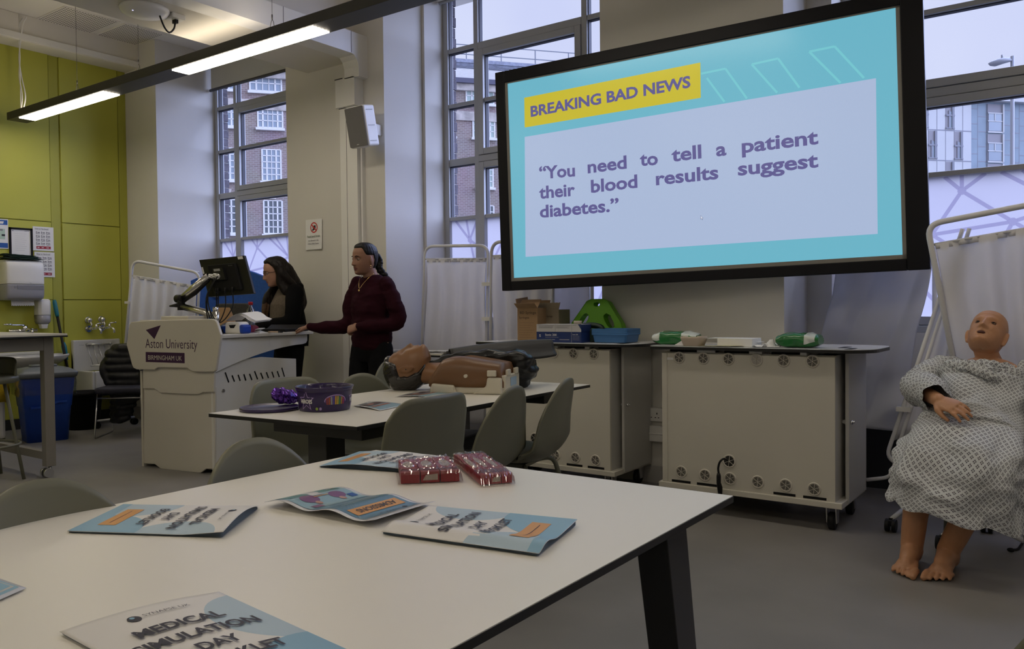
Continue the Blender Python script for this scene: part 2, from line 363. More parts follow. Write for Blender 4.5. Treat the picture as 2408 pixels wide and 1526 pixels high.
def translucent(name, col, fac=.6, rough=.6, clear=0):
    m = bpy.data.materials.new(name); m.use_nodes = True; n = m.node_tree.nodes; L = m.node_tree.links; n.clear()
    o = n.new('ShaderNodeOutputMaterial'); t = n.new('ShaderNodeBsdfTranslucent'); d = n.new('ShaderNodeBsdfDiffuse'); x = n.new('ShaderNodeMixShader')
    tcn = n.new('ShaderNodeTexCoord'); z = n.new('ShaderNodeTexNoise'); r = n.new('ShaderNodeValToRGB'); z.inputs['Scale'].default_value = 3
    r.color_ramp.elements[0].color = [c*.94 for c in col[:3]]+[1]; r.color_ramp.elements[1].color = [min(1, c*1.03) for c in col[:3]]+[1]
    L.new(tcn.outputs['Object'], z.inputs['Vector']); L.new(z.outputs['Fac'], r.inputs['Fac'])
    L.new(r.outputs['Color'], t.inputs[0]); L.new(r.outputs['Color'], d.inputs[0]); x.inputs[0].default_value = fac
    L.new(d.outputs[0], x.inputs[1]); L.new(t.outputs[0], x.inputs[2]); L.new(x.outputs[0], o.inputs[0])
    if clear:
        q = n.new('ShaderNodeMixShader'); c = n.new('ShaderNodeBsdfTransparent'); q.inputs[0].default_value = clear
        L.new(x.outputs[0], q.inputs[1]); L.new(c.outputs[0], q.inputs[2]); L.new(q.outputs[0], o.inputs[0])
    return m
FROST = translucent('frosted_film', (.50,.475,.50,1), .72)
FROSTD = glass_mat('grey_film_pattern', (.66,.63,.74,1))
CURTAIN = translucent('white_curtain', (.88,.87,.86,1), .48)
SHEETM = translucent('white_plastic_sheet', (.76,.77,.82,1), .35)
BLINDM = translucent('cream_blind_fabric', (.62,.60,.52,1), .2)
# ------------------------------------------------------------------ room shell
XL, XR, YB, YF, ZC = -8.56, 3.2, 4.8, -3.8, 3.96
b = MB(); b.box(XL-.4, XR+.2, YF-.2, 6.0, -.12, 0); tag(b.build('floor', VINYL), kind='structure')
b = MB(); b.box(XL-.4, XR+.2, YF-.2, 6.0, ZC, ZC+.12); tag(b.build('ceiling', CEILP), kind='structure')
# window wall: piers with a stepped return, sill walls and lintels
b = MB(); BRICKD = mat('dark_outer_brick', (.10,.09,.105,1), .9, noise_s=20, noise_a=.3)
wins = [(-7.99,-6.15), (-4.67,-2.83), (-1.35,.49), (1.97,3.2)]
piers = [(XL-.3,-7.98), (-5.91,-4.70), (-2.71,-1.50), (.62,1.80)]
b.use(PAINT)
for x0, x1 in piers: b.box(x0, x1, YB, 5.26, 0, ZC)
edges = [XL-.3]+[e for wn in wins for e in wn]
for i in range(0, len(edges)-1, 2): b.box(edges[i], edges[i+1], 5.26, 5.66, 0, ZC)
for x0, x1 in wins:
    b.box(x0, x1, 5.40, 5.66, 0, .96); b.box(x0, x1, 5.50, 5.66, 3.86, ZC)
b.use(BRICKD)
for x0, x1 in wins[:3]:
    for k in range(34):
        q = .016 if k % 2 else .007
        b.box(x0-.02, x0+q, 5.58, 5.665, .95+k*.092, .95+k*.092+.083)
tag(b.build('wall_back'), kind='structure')
# green panelled left wall: panels stand proud of recessed strips, grooves at 1.26 m and 2.04 m
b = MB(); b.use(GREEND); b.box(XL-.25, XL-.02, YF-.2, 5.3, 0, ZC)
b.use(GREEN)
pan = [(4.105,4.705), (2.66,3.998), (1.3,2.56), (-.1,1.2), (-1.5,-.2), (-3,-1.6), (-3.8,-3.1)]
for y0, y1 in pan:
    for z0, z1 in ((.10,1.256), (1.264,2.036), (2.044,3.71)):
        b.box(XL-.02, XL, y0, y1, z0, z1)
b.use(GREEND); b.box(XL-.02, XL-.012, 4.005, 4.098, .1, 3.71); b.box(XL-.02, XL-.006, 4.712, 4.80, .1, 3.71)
tag(b.build('wall_left', None, bevel=.003), kind='structure')
b = MB(); b.box(XL-.02, XL+.012, YF, 4.8, 0, .10); tag(b.build('baseboard_left', mat('dark_skirting', (.03,.03,.03,1), .5)), kind='structure')
b = MB()
for x0, x1 in piers: b.box(x0, x1+.012, YB-.014, YB, 0, .11)
tag(b.build('baseboard_back', mat('grey_skirting', (.45,.44,.42,1), .5)), kind='structure')
b = MB(); b.box(XR, XR+.2, YF, 6, 0, ZC); tag(b.build('wall_right', PAINT), kind='structure')
b = MB(); b.box(XL-.3, XR+.2, YF-.2, YF, 0, ZC); tag(b.build('wall_front', PAINT), kind='structure')
# beams and boxing
b = MB(); b.box(XL-.1, -8.31, YF, YB+.02, 3.71, ZC); tag(b.build('trim_1', CEILP, bevel=.006), kind='structure')
b = MB(); b.box(-8.31, -8.285, YF, YB, 3.715, 3.775); tag(b.build('trim_2', WHITEP, bevel=.004), kind='structure')
b = MB(); b.box(-5.62, -5.02, YF, YB+.01, 3.19, ZC); tag(b.build('trim_3', CEILP, bevel=.008), kind='structure')
b = MB(); b.box(-2.42, -1.82, YF, YB+.01, 3.19, ZC); tag(b.build('trim_4', CEILP, bevel=.008), kind='structure')
# white cable trunking: along the beam, a bend, then down the pier behind the loudspeaker
tk = MB(); tk.use(WHITEP)
tk.box(-5.05, -4.88, YF, 4.62, 3.185, 3.36)
tk.prism([(4.62,3.36),(4.80,3.36),(4.80,3.02),(4.70,3.02),(4.70,3.10),(4.68,3.15),(4.65,3.18),(4.62,3.185)], -5.05, -4.88, 'x')
tk.box(-5.16, -4.935, 4.70, 4.80, 2.80, 3.03); tk.box(-5.15, -4.95, 4.735, 4.80, .25, 2.80)
tk.box(-4.945, -4.925, 4.765, 4.80, .25, 2.8)
tk.use(GASKET)
for y in (1.2, 2.2, 3.2, 3.95, 4.62): tk.box(-4.881, -4.8785, y, y+.004, 3.19, 3.36)
tk.box(-5.165, -5.07, 4.697, 4.7, 3.028, 3.036); tk.box(-5.155, -5.08, 4.73, 4.738, 2.796, 2.806); tk.box(-5.075, -5.072, 4.733, 4.735, .3, 2.8)
tag(tk.build('trim_5', None, bevel=.006), kind='structure')
tk = MB(); tk.use(WHITEP); tk.box(-2.71, -1.50, 4.755, 4.80, .27, .37); tk.box(-2.71, -1.5, 4.75, 4.8, .315, .325); tag(tk.build('trim_6', None, bevel=.006), kind='structure')
# ------------------------------------------------------------------ windows
def window(idx, gl, x0, x1, top=3.86):
    w = thing('window_%d' % idx, None, None); tag(w, kind='structure')
    yf, yb = 5.50, 5.575
    mL0, mL1, mL2 = gl+.286, gl+.332, gl+.391; mR0, mR1, mR2 = gl+1.290, gl+1.346, gl+1.396; gr = gl+1.686
    f = MB()
    f.box(x0-.0, gl, yf, yb, .96, top); f.box(gr, x1, yf, yb, .96, top); f.box(x0, x1, yf, yb, top-.035, top); f.box(x0, x1, yf-.08, yb, .96, 1.0)
    f.box(mL0, mL1, yf, yb, .96, top); f.box(mR1, mR2, yf, yb, .96, top)
    for a, c in ((gl, mL0), (mR2, gr)):
        for z0, z1 in ((3.34,3.378), (2.868,2.902), (2.365,2.425), (1.892,1.925)): f.box(a, c, yf+.006, yb, z0, z1)
    f.box(mL1, mR1, yf, yb, 3.315, 3.376); f.box(mL1, mR1, yf-.004, yb, 2.37, 2.425)
    f.build('window_frame', FRAMEG, w, bevel=.004)
    c = MB()
    for z0, z1, bar in ((2.425,3.315,2.87), (1.0,2.37,1.892)):
        cx0, cx1 = mL1+.003, mR1-.003; t = .055
        c.box(cx0, mL2, yf-.012, yb, z0+.003, z1-.003); c.box(mR0, cx1, yf-.012, yb, z0+.003, z1-.003)
        c.box(mL2, mR0, yf-.012, yb, z0+.003, z0+t); c.box(mL2, mR0, yf-.012, yb, z1-t, z1-.003); c.box(mL2, mR0, yf, yb, bar, bar+.032)
    c.build('casement', FRAMEG, w, bevel=.004)
    g = MB()
    rows = [(1.0,1.892), (1.925,2.365), (2.425,2.868), (2.902,3.34), (3.378,top-.035)]
    ga = MB(); ga.use(GASKET)
    def pane(a, c_, z0, z1, fr):
        p = MB(); p.quad((a,5.54,z0),(c_,5.54,z0),(c_,5.54,z1),(a,5.54,z1))
        p.build('pane', GLASS, w)
        if not fr:
            ga.box(a-.002, a+.007, 5.52, 5.56, z0, z1); ga.box(a, c_, 5.52, 5.56, z1-.006, z1+.002)
    for a, c_ in ((gl, mL0), (mR2, gr)):
        for i, (z0, z1) in enumerate(rows): pane(a, c_, z0, z1, i == 0)
    for z0, z1 in ((1.055,1.892), (1.924,2.315), (2.48,2.87), (2.902,3.26), (3.376,top-.035)):
        pane(mL2 if z1 < 3.3 else mL1, mR0 if z1 < 3.3 else mR1, z0, z1, z0 < 1.1)
    ga.build('gasket', None, w)
    # frosted film with its web of grey bands, on the panes below 1.89 m
    fl = MB()
    for a, c_ in ((gl, mL0), (mL2, mR0), (mR2, gr)):
        fl.use(FROST); fl.quad((a,5.532,1.0),(c_,5.532,1.0),(c_,5.532,1.892),(a,5.532,1.892))
    hubs = [(.20,1.72),(.62,1.80),(1.13,1.68),(1.55,1.75),(.46,1.55),(.88,1.60),(.30,1.35),(.75,1.33),(1.22,1.36),(1.6,1.45),(.5,1.12),(1.0,1.1),(1.45,1.15),(.08,1.1)]
    top_ = [(.02,1.92),(.16,1.92),(.30,1.92),(.50,1.92),(.62,1.92),(.78,1.92),(.90,1.92),(1.1,1.92),(1.22,1.92),(1.42,1.92),(1.58,1.92)]
    ed = [(0,'t0'),(0,'t1'),(0,'t2'),(1,'t3'),(1,'t4'),(1,'t5'),(2,'t6'),(2,'t7'),(2,'t8'),(3,'t8'),(3,'t9'),(3,'t10'),(0,4),(4,1),(1,5),(5,2),(2,3),(4,6),(4,7),(4,5),(5,7),(5,8),(2,8),(8,9),(3,9),(6,7),(7,8),(6,10),(7,10),(7,11),(8,11),(8,12),(9,12),(10,11),(11,12),(6,13),(0,6),(2,'t5')]
    fl.use(FROSTD)
    spans = ((gl, mL0), (mL2, mR0), (mR2, gr))
    for p, q in ed:
        A = hubs[p]; B = top_[int(q[1:])] if isinstance(q, str) else hubs[q]
        A_, B_ = Vector(A), Vector(B); dd = (B_-A_).normalized()*.022; A = A_+dd
        if not isinstance(q, str): B = B_-dd
        for s0, s1 in spans:
            a0, b0 = (gl+A[0], A[1]), (gl+B[0], B[1])
            t0, t1 = 0.0, 1.0; ok = True
            for ax, lo, hi in ((0, s0, s1), (1, 1.0, 1.892)):
                d = b0[ax]-a0[ax]
                if abs(d) < 1e-6: ok = ok and lo <= a0[ax] <= hi; continue
                u0, u1 = sorted(((lo-a0[ax])/d, (hi-a0[ax])/d)); t0, t1 = max(t0,u0), min(t1,u1)
            if not ok or t1-t0 < 1e-3: continue
            P = Vector((a0[0]+(b0[0]-a0[0])*t0, 5.529, a0[1]+(b0[1]-a0[1])*t0)); Q = Vector((a0[0]+(b0[0]-a0[0])*t1, 5.529, a0[1]+(b0[1]-a0[1])*t1))
            n_ = (Q-P).cross(Vector((0,1,0))).normalized()*.011
            fl.add([P-n_,Q-n_,Q+n_,P+n_], [(0,1,2,3)])
    for hx, hz in hubs:
        if any(s0+.03 < gl+hx < s1-.03 for s0, s1 in spans) and 1.03 < hz < 1.86: fl.add([(gl+hx+.024*math.cos(a), 5.529, hz+.024*math.sin(a)) for a in [2*math.pi*k/10 for k in range(10)]], [tuple(range(10))])
    fl.build('frosted_film', None, w)
    return w
window(1, -7.936, -7.99, -6.15); window(2, -4.616, -4.67, -2.83); window(3, -1.296, -1.35, .49)
window(4, 2.024, 1.97, 3.2+.6)
# roller blinds
t = thing('roller_blind', 'cream roller blind pulled down a little over the window beside the lime green wall', 'blind', (-7.02,5.44,3.56))
b = MB(); b.quad((-.93,0,.0),(.86,0,.0),(.86,0,.36),(-.93,0,.36)); b.build('fabric', BLINDM, t, solid=.003)
b = MB(); b.cyl((-.95,0,-.008),(.87,0,-.008), .016); b.build('bottom_bar', DGREY, t)
b = MB(); b.cyl((-.95,.0,.34),(.87,0,.34), .035); b.build('roller', WHITEP, t)
t = thing('roller_blind', 'rolled-up white roller blind above the window behind the curtain screen with the big display', 'blind', (-3.75,5.44,3.775))
b = MB(); b.box(-.93,.9,-.05,.05,.0,.085); b.build('cassette', WHITEP, t, bevel=.03, seg=4)
b = MB(); b.cyl((-.9,0,-.012),(.87,0,-.012), .012); b.build('bottom_bar', FRAMEG, t)
# ------------------------------------------------------------------ outside: brick block, pale block, street lamp
def brick_mat():
    m = mat('red_brown_brick', (.2,.14,.12,1), .9); n = m.node_tree.nodes; L = m.node_tree.links
    t = n.new('ShaderNodeTexCoord'); bk = n.new('ShaderNodeTexBrick'); z = n.new('ShaderNodeTexNoise'); mx = n.new('ShaderNodeMixRGB')
    bk.inputs['Color1'].default_value = (.27,.205,.195,1); bk.inputs['Color2'].default_value = (.34,.265,.245,1); bk.inputs['Mortar'].default_value = (.42,.375,.365,1)
    bk.inputs['Scale'].default_value = 1; bk.inputs['Brick Width'].default_value = .36; bk.inputs['Row Height'].default_value = .13; bk.inputs['Mortar Size'].default_value = .022
    z.inputs['Scale'].default_value = .5; z.inputs['Detail'].default_value = 6; mx.blend_type = 'MULTIPLY'; mx.inputs[0].default_value = .3
    L.new(t.outputs['UV'], bk.inputs['Vector']); L.new(t.outputs['Object'], z.inputs['Vector']); L.new(bk.outputs['Color'], mx.inputs[1]); L.new(z.outputs['Color'], mx.inputs[2])
    L.new(mx.outputs[0], n['Principled BSDF'].inputs['Base Color']); return m
BRICK = brick_mat(); SLATE = mat('grey_slate', (.27,.29,.36,1), .6, noise_s=4, noise_a=.25); STONE = mat('pale_stone', (.50,.46,.43,1), .9, noise_s=1.3, noise_a=.35)
WINP = mat('white_window_paint', (.75,.75,.75,1), .5); WINB = mat('blue_grey_pane', (.27,.33,.40,1), .15, spec=.8); WING = mat('greenish_pane', (.38,.48,.46,1), .2, spec=.8); DARKG = mat('dark_pane', (.13,.15,.17,1), .2)
ux = Vector((.625,.781,0)).normalized(); nrm = Vector((ux.y,-ux.x,0)); P0 = atd(640, 390, 58)
def fac(x, y): q = onp(x, y, P0, nrm)-P0; return q.dot(ux), (q.z+P0.z)
bl = thing('brick_building', 'long red brown brick building with slate roof seen through the windows', 'building', (P0.x,P0.y,-6.0), math.atan2(ux.y, ux.x))
Z0 = -6.0
band0, band1 = fac(1100,290-16)[1], fac(1100,267)[1]
band0 = fac(1090,283.5)[1]; band1 = fac(1090,262)[1]; eave = fac(1100,199)[1]; ridge = fac(1090,155)[1]
b = MB(); U0, U1 = -40, fac(1640,300)[0]; hh = eave-Z0
b.add([(U0,0,0),(U1,0,0),(U1,0,hh),(U0,0,hh)], [(0,1,2,3)], uvs=[[(U0,0),(U1,0),(U1,hh),(U0,hh)]])
b.add([(U0,0,0),(U0,14,0),(U0,14,hh),(U0,0,hh)], [(3,2,1,0)], uvs=[[(0,hh),(14,hh),(14,0),(0,0)]])
b.add([(U1,0,0),(U1,14,0),(U1,14,hh),(U1,0,hh)], [(0,1,2,3)], uvs=[[(0,0),(14,0),(14,hh),(0,hh)]])
b.build('brick_wall', BRICK, bl)
b = MB(); b.box(U0,U1,-.12,.05,band0-Z0,band1-Z0); b.box(U0,U1,-.3,.05,hh-.5,hh); b.build('stone_band', STONE, bl)
b = MB(); b.box(U0,U1,-.55,.1,hh,hh+.35); b.build('gutter', mat('dark_gutter', (.10,.10,.15,1), .5), bl)
b = MB(); rz = ridge-Z0+1.2
for k in range(14):
    a0, a1 = k/14, (k+1)/14
    b.add([(U0,-.45+a0*4.2,hh+.3+(rz-hh)*a0),(U1,-.45+a0*4.2,hh+.3+(rz-hh)*a0),(U1,-.45+a1*4.2,hh+.27+(rz-hh)*a1-.04),(U0,-.45+a1*4.2,hh+.27+(rz-hh)*a1-.04)], [(0,1,2,3)])
b.box(U0,U1,3.6,4.4,rz-.1,rz+.45); b.build('slate_roof', SLATE, bl)
b = MB(); ry = 4.2
for u in np.arange(U0, U1, 2.9): b.beam((u,ry,rz+.4),(u,ry,rz+1.75), .07, .07, (0,1,0))
for z in (1.0, 1.75): b.beam((U0,ry,rz+z),(U1,ry,rz+z), .06, .06)
b.build('roof_railing', mat('galvanised_rail', (.2,.22,.26,1), .5), bl)
sp = fac(637,390)[0]-fac(528,390)[0]
rows = [((587,661),(160,214),5,3), ((606,664),(253,300),5,3), ((616,660),(352,425),4,5), ((620,663),(472,549),4,5)]
for c in range(-3, 13):
    for ri, (xr, yr, nc, nr) in enumerate(rows):
        a, z1 = fac(xr[0], yr[0]); a2, _ = fac(xr[1], yr[0]); z0 = fac(sum(xr)/2, yr[1])[1]; z1 = fac(sum(xr)/2, yr[0])[1]
        cu = (a+a2)/2 + c*sp; hw = (a2-a)/2
        if cu+hw > U1 or cu-hw < U0: continue
        f = MB(); f.use(WINP); t_ = .034
        for k in range(nc+1): x = cu-hw+2*hw*k/nc; f.box(x-t_*(1.6 if k in (0,1,nc-1,nc) else .8), x+t_*(1.6 if k in (0,1,nc-1,nc) else .8), -.05, .0, z0-Z0, z1-Z0)
        for k in range(nr+1): z = z0+(z1-z0)*k/nr-Z0; f.box(cu-hw, cu+hw, -.05, .0, z-t_, z+t_)
        f.box(cu-hw-.15, cu+hw+.15, -.25, .0, z0-Z0-.22, z0-Z0-.05)
        if ri == 3: f.use(STONE); f.prism([(cu-.22,z1-Z0+.1),(cu+.22,z1-Z0+.1),(cu+.35,z1-Z0+.75),(cu-.35,z1-Z0+.75)], -.1, 0, 'y')
        wf = f.build('window', None, bl)
        p = MB(); p.box(cu-hw, cu+hw, -.02, -.005, z0-Z0, z1-Z0)
        p.build('pane', (WING if c >= 4 else WINB) if ri < 3 else DARKG, wf)
# pale block beyond
ux2 = Vector((.66,.75,0)).normalized(); nr2 = Vector((ux2.y,-ux2.x,0)); P2 = atd(2284, 300, 80)
def fac2(x, y): q = onp(x, y, P2, nr2)-P2; return q.dot(ux2), q.z+P2.z
pb = thing('apartment_building', 'modern block with white cladding beside blue green panels seen past the display', 'building', (P2.x,P2.y,-6.0), math.atan2(ux2.y, ux2.x))
WCL = mat('white_cladding', (.60,.61,.62,1), .6, noise_s=.3, noise_a=.04); TEAL = mat('blue_green_cladding', (.24,.31,.37,1), .5, noise_s=.4, noise_a=.12); JNT = mat('cladding_joint', (.3,.31,.36,1), .8); GREYP = mat('grey_infill', (.32,.31,.34,1), .7)
zt = fac2(2284,236)[1]; zf = [fac2(2260,y)[1] for y in (308, 379)]; fh = zf[0]-zf[1]
ur = fac2(2408,300)[0]*2.5; ul = fac2(2000,300)[0]
b = MB(); b.use(WCL); b.box(ul, 0, 0, 12, 0, zt-Z0); b.use(JNT)
pw = fac2(2284,300)[0]-fac2(2264,300)[0]
for k in range(1, 14):
    b.box(-k*pw-.03, -k*pw+.03, -.01, 0, 0, zt-Z0)
for k in range(-3, 3):
    z = zf[0]-k*fh-Z0
    if z < zt-Z0: b.box(ul, 0, -.012, 0, z-.05, z+.05)
b.build('white_wall', None, pb)
b = MB(); b.use(TEAL); b.box(0, ur, .25, 12, 0, zt-Z0); b.use(JNT)
for k in range(1, 16):
    b.box(k*pw-.03, k*pw+.03, .24, .25, 0, zt-Z0)
    for j in range(0, 14): z = zt-Z0-j*fh/2-(fh/4 if k % 2 else 0); b.box((k-1)*pw, k*pw, .24, .25, z-.04, z+.04)
b.build('panel_wall', None, pb)
b = MB(); b.box(ul-.3, ur, -.4, 12, zt-Z0, zt-Z0+.9); b.build('parapet', WCL, pb)
for k, fl_ in ((-3,0),(-2,1),(-3,2),(-6,0),(-5,1)):
    z1 = zf[0]-(fl_-1)*fh-Z0; z0 = z1-fh+.15
    f = MB(); f.use(GREYP); f.box(k*pw, (k+1)*pw-.1, -.02, .02, z0, z1-.1); f.use(JNT)
    f.box(k*pw+.3, k*pw+.42, -.08, 0, z0, z1-1.0); f.box((k+1)*pw-.3,(k+1)*pw-.15, -.12, 0, z0, z1-.1); f.box(k*pw,(k+1)*pw, -.1, 0, z0, z0+.12); f.box(k*pw,(k+1)*pw,-.1,0,z1-1.55,z1-1.4)
    wf = f.build('window', None, pb); p = MB(); p.box(k*pw+.4,(k+1)*pw-.3,-.05,-.02,z0+.1,z1-1.1); p.build('pane', WINB, wf)
for k in (2, 7):
    for j in range(4):
        z1 = zt-.2-j*fh-Z0; z0 = z1-fh+.2
        f = MB(); f.use(GREYP); f.box(k*pw+.1,(k+2)*pw-.05,.18,.24,z0,z1); f.use(WCL); f.box(k*pw+.1,(k+2)*pw,.1,.2,z0-.1,z0+.05); f.box(k*pw+.1,(k+2)*pw,.1,.2,z1-.95,z1-.85); f.box(k*pw+.1,(k+2)*pw,.1,.2,z0+1.0,z0+1.1); f.box((k+.9)*pw,(k+1)*pw,.1,.2,z0+1.0,z1-.9); f.box((k+2)*pw-.15,(k+2)*pw,.05,.2,z0,z1)
        wf = f.build('window', None, pb); p = MB(); p.box(k*pw+.2,(k+2)*pw-.2,.14,.18,z0+.1,z1-.95); p.build('pane', WINB, wf)
b = MB(); b.quad((-160,5.9,-6),(160,5.9,-6),(160,300,-6),(-160,300,-6)); tag(b.build('ground', mat('asphalt', (.16,.16,.165,1), .9, noise_s=.5, noise_a=.2)), kind='structure')
# street lamp
pt = atd(2381, 132, 25); t = thing('street_lamp', 'grey street lamp with a flat pointed head outside', 'lamp', (pt.x,pt.y,-6))
LG = mat('lamp_grey', (.30,.31,.35,1), .5); zt_ = pt.z+6
b = MB(); b.tube([(0,0,0),(0,0,3),(0,0,zt_)], [.085,.07,.055], 14); b.build('pole', LG, t)
hd = atd(2325,146,25)-pt; ax = Vector((hd.x,hd.y,0)).normalized(); b = MB(); bw = Vector((-ax.y,ax.x,0)); rings = []
for q, (hu, hdn, wdt) in zip((.03,.12,.3,.5,.66,.74), ((.03,.04,.04),(.10,.05,.08),(.12,.08,.16),(.09,.12,.17),(.04,.09,.1),(.0,.03,.01))):
    c0 = ax*q+Vector((0,0,zt_-.12-.12*q)); rings.append([c0+bw*wdt*math.cos(a)+Vector((0,0,(hu if math.sin(a) > 0 else hdn)*math.sin(a))) for a in [2*math.pi*k/12 for k in range(12)]])
b.loft(rings); b.build('lamp_head', LG, t)
b = MB(); b.cyl(tuple(ax*.32+Vector((0,0,zt_-.08))), tuple(ax*.32+Vector((0,0,zt_+.04))), .03); b.build('sensor', LG, t)
# ------------------------------------------------------------------ ceiling fittings
DIFF = bpy.data.materials.new('lit_diffuser'); DIFF.use_nodes = True
_n = DIFF.node_tree.nodes; _L = DIFF.node_tree.links; _b = _n['Principled BSDF']; _b.inputs['Base Color'].default_value = (.8,.8,.75,1)
_t = _n.new('ShaderNodeTexCoord'); _k = _n.new('ShaderNodeTexBrick'); _k.offset = 0; _k.inputs['Scale'].default_value = 1; _k.inputs['Brick Width'].default_value = .055; _k.inputs['Row Height'].default_value = .029; _k.inputs['Mortar Size'].default_value = .006; _k.inputs['Mortar Smooth'].default_value = 1
_k.inputs['Color1'].default_value = (1,.89,.73,1); _k.inputs['Color2'].default_value = (1,.90,.75,1); _k.inputs['Mortar'].default_value = (.022,.019,.014,1)
_L.new(_t.outputs['Object'], _k.inputs['Vector']); _L.new(_k.outputs['Color'], _b.inputs['Emission Color']); _b.inputs['Emission Strength'].default_value = LAMP
UPL = mat('uplight_diffuser', (.8,.8,.75,1), .5, emit=(1,.86,.66,1), emit_s=LAMP*.22)
LUM = mat('luminaire_grey', (.075,.073,.07,1), .55)
def luminaire(y, label, x0=-8.4, x1=2.6, first=-8.36, wires=True, group=None):
    t = thing('pendant_luminaire', label, 'light', (0, y, 2.95), group=group)
    b = MB(); b.box(x0, x1, -.09, .09, .004, .075); b.build('housing', LUM, t, bevel=.004)
    for xa, xb in ((-8.19,-6.69),(-5.69,-4.11),(-3.06,-1.48),(-.43,1.15)):
        d = MB(); d.box(xa, xb, -.07, .07, -.004, .006); d.build('diffuser', DIFF, t)
    u_ = MB(); u_.box(-8.3,1.2,-.06,.06,.076,.080); u_.build('uplight_diffuser', UPL, t)
    if wires:
        for xw in (-7.25,-6.25-.02,-4.6,-3.5,-1.6,.2,2.0):
            w_ = MB(); w_.cyl((xw,0,.17),(xw,0,ZC-2.95), .0016, n=6); w_.tube([(xw,0,.19),(xw,0,.17),(xw-.012,0,.15),(xw-.02,0,.12),(xw-.05,0,.078)], .0022, 6); w_.tube([(xw,0,.17),(xw+.012,.0,.15),(xw+.02,0,.12),(xw+.035,0,.078)], .0022, 6); w_.cyl((xw,0,.17),(xw,0,.2), .005, n=8); w_.build('suspension_wire', DGREY, t)
    return t
L1 = luminaire(3.63, 'long dark grey pendant light bar with bright diffusers crossing the beam', group=None)
b = MB()
for k, (dx, dy) in enumerate(((0,0),(.02,.01))):
    b.tube(smoothpath([(-8.32+dx,dy,.08),(-8.28+dx*2,dy,.22),(-8.33+dx,dy,.42),(-8.31-dx*2,dy,.6),(-8.32+dx,dy,.78),(-8.31+dx*3,dy,.9),(-8.30+dx*4,.03,.97)], 6), .006, 7)
b.tube([(-8.315,0,.08),(-8.31,0,1.0)], .004, 7); b.build('power_cable', WHITEP, L1)
luminaire(.9, 'added unseen pendant light bar to brighten the front table', wires=False); luminaire(-1.8, 'added unseen pendant light bar to brighten the rear of the room', wires=False)  # two out-of-view rows, added to give the room more light
# perforated acoustic panels
PH = mat('panel_hole', (.06,.055,.05,1), .9)
for lab, y0, y1 in (('perforated white ceiling panel farther from the window wall', 3.80, 4.31), ('perforated white ceiling panel closest to the window wall', 4.38, 4.80)):
    t = thing('acoustic_panel', lab, 'ceiling panel', (-8.02,(y0+y1)/2,ZC-.002))
    hy = (y1-y0)/2; b = MB(); b.use(CEILP); b.box(-.29,.25,-hy-.01,hy+.01,-.006,.002); b.use(PH)
    for i in range(17):
        for j in range(int((y1-y0)/.0265)):
            x = -.27+i*.031; y = -hy+.01+j*.0265; b.add([(x+.0085*math.cos(a),y+.0085*math.sin(a),-.0066) for a in [2*math.pi*k/7 for k in range(7)]], [tuple(range(7))[::-1]])
    b.build('perforated_face', None, t)
# wireless access point with its socket and cable under the beam
ap = onz(340, 33, 3.15); t = thing('access_point', 'round white wireless access point under the ceiling beam', 'network device', (ap.x,ap.y,3.19))
b = MB(); b.lathe([(.02,-.055),(.10,-.052),(.145,-.035),(.16,-.012),(.155,0),(.02,0)], n=40); b.build('body', WHITEP, t)
b = MB(); b.ball((.03,-.10,-.047), .006); b.build('indicator', mat('blue_indicator', (.5,.5,1,1), .3, emit=(.6,.6,1,1), emit_s=1.5), t)
sk = onz(412, 42, 3.17); t2 = thing('data_socket', 'small white data socket on the beam beside the access point', 'socket', (sk.x,sk.y,3.19))
b = MB(); b.box(-.05,.05,-.05,.05,-.035,0); b.build('box', WHITEP, t2, bevel=.006)
b = MB(); b.box(-.02,.02,-.012,.012,-.06,-.034); b.build('plug', BLACK, t2, bevel=.002)
a_ = Vector((ap.x+.08, ap.y+.06, 3.145)); c_ = Vector((sk.x, sk.y, 3.14)); b = MB()
b.tube(smoothpath([a_+Vector((0,0,.03)), a_, a_.lerp(c_,.3)-Vector((0,0,.07)), a_.lerp(c_,.6)-Vector((0,0,.09)), a_.lerp(c_,.9)-Vector((0,0,.05)), c_], 8), .006, 8)
tag(b.build('network_cable', BLACK), 'black network cable drooping from the access point to its socket', 'cable')
# loudspeaker on the pier
sc = ony(853, 298, 4.62); t = thing('wall_speaker', 'white loudspeaker with grey grille tilted down on the pier', 'speaker', (sc.x,4.62,sc.z), rot=(math.radians(11),0,math.radians(-2)))
b = MB(); b.prism([(-.108,-.065),(.108,-.065),(.095,.065),(-.095,.065)], -.158, .158); b.build('cabinet', WHITEP, t, bevel=.014, seg=3)
GR = mat('grey_grille', (.14,.135,.13,1), .7, bump=.4, bump_s=500)
b = MB(); b.prism(rrect(-.102,.102,-.151,.151,.008), -.072, -.064, 'y'); b.build('grille', GR, t)
b = MB(); text_on(b, 'JBL', WHITEP, (-.02,-.073,-.140), (1,0,0), (0,0,1), .03, .008); b.build('maker_mark', None, t)
b = MB()
for z in (-.12,0,.12): b.box(.094,.107,-.04,.03,z-.003,z+.003)
b.build('rib', mat('grey_rib', (.5,.5,.5,1), .5), t)
b = MB(); b.M = Matrix.Rotation(math.radians(-11), 4, 'X'); b.box(-.05,.03,.05,.18,-.05,.04); b.build('bracket', WHITEP, t, bevel=.006)
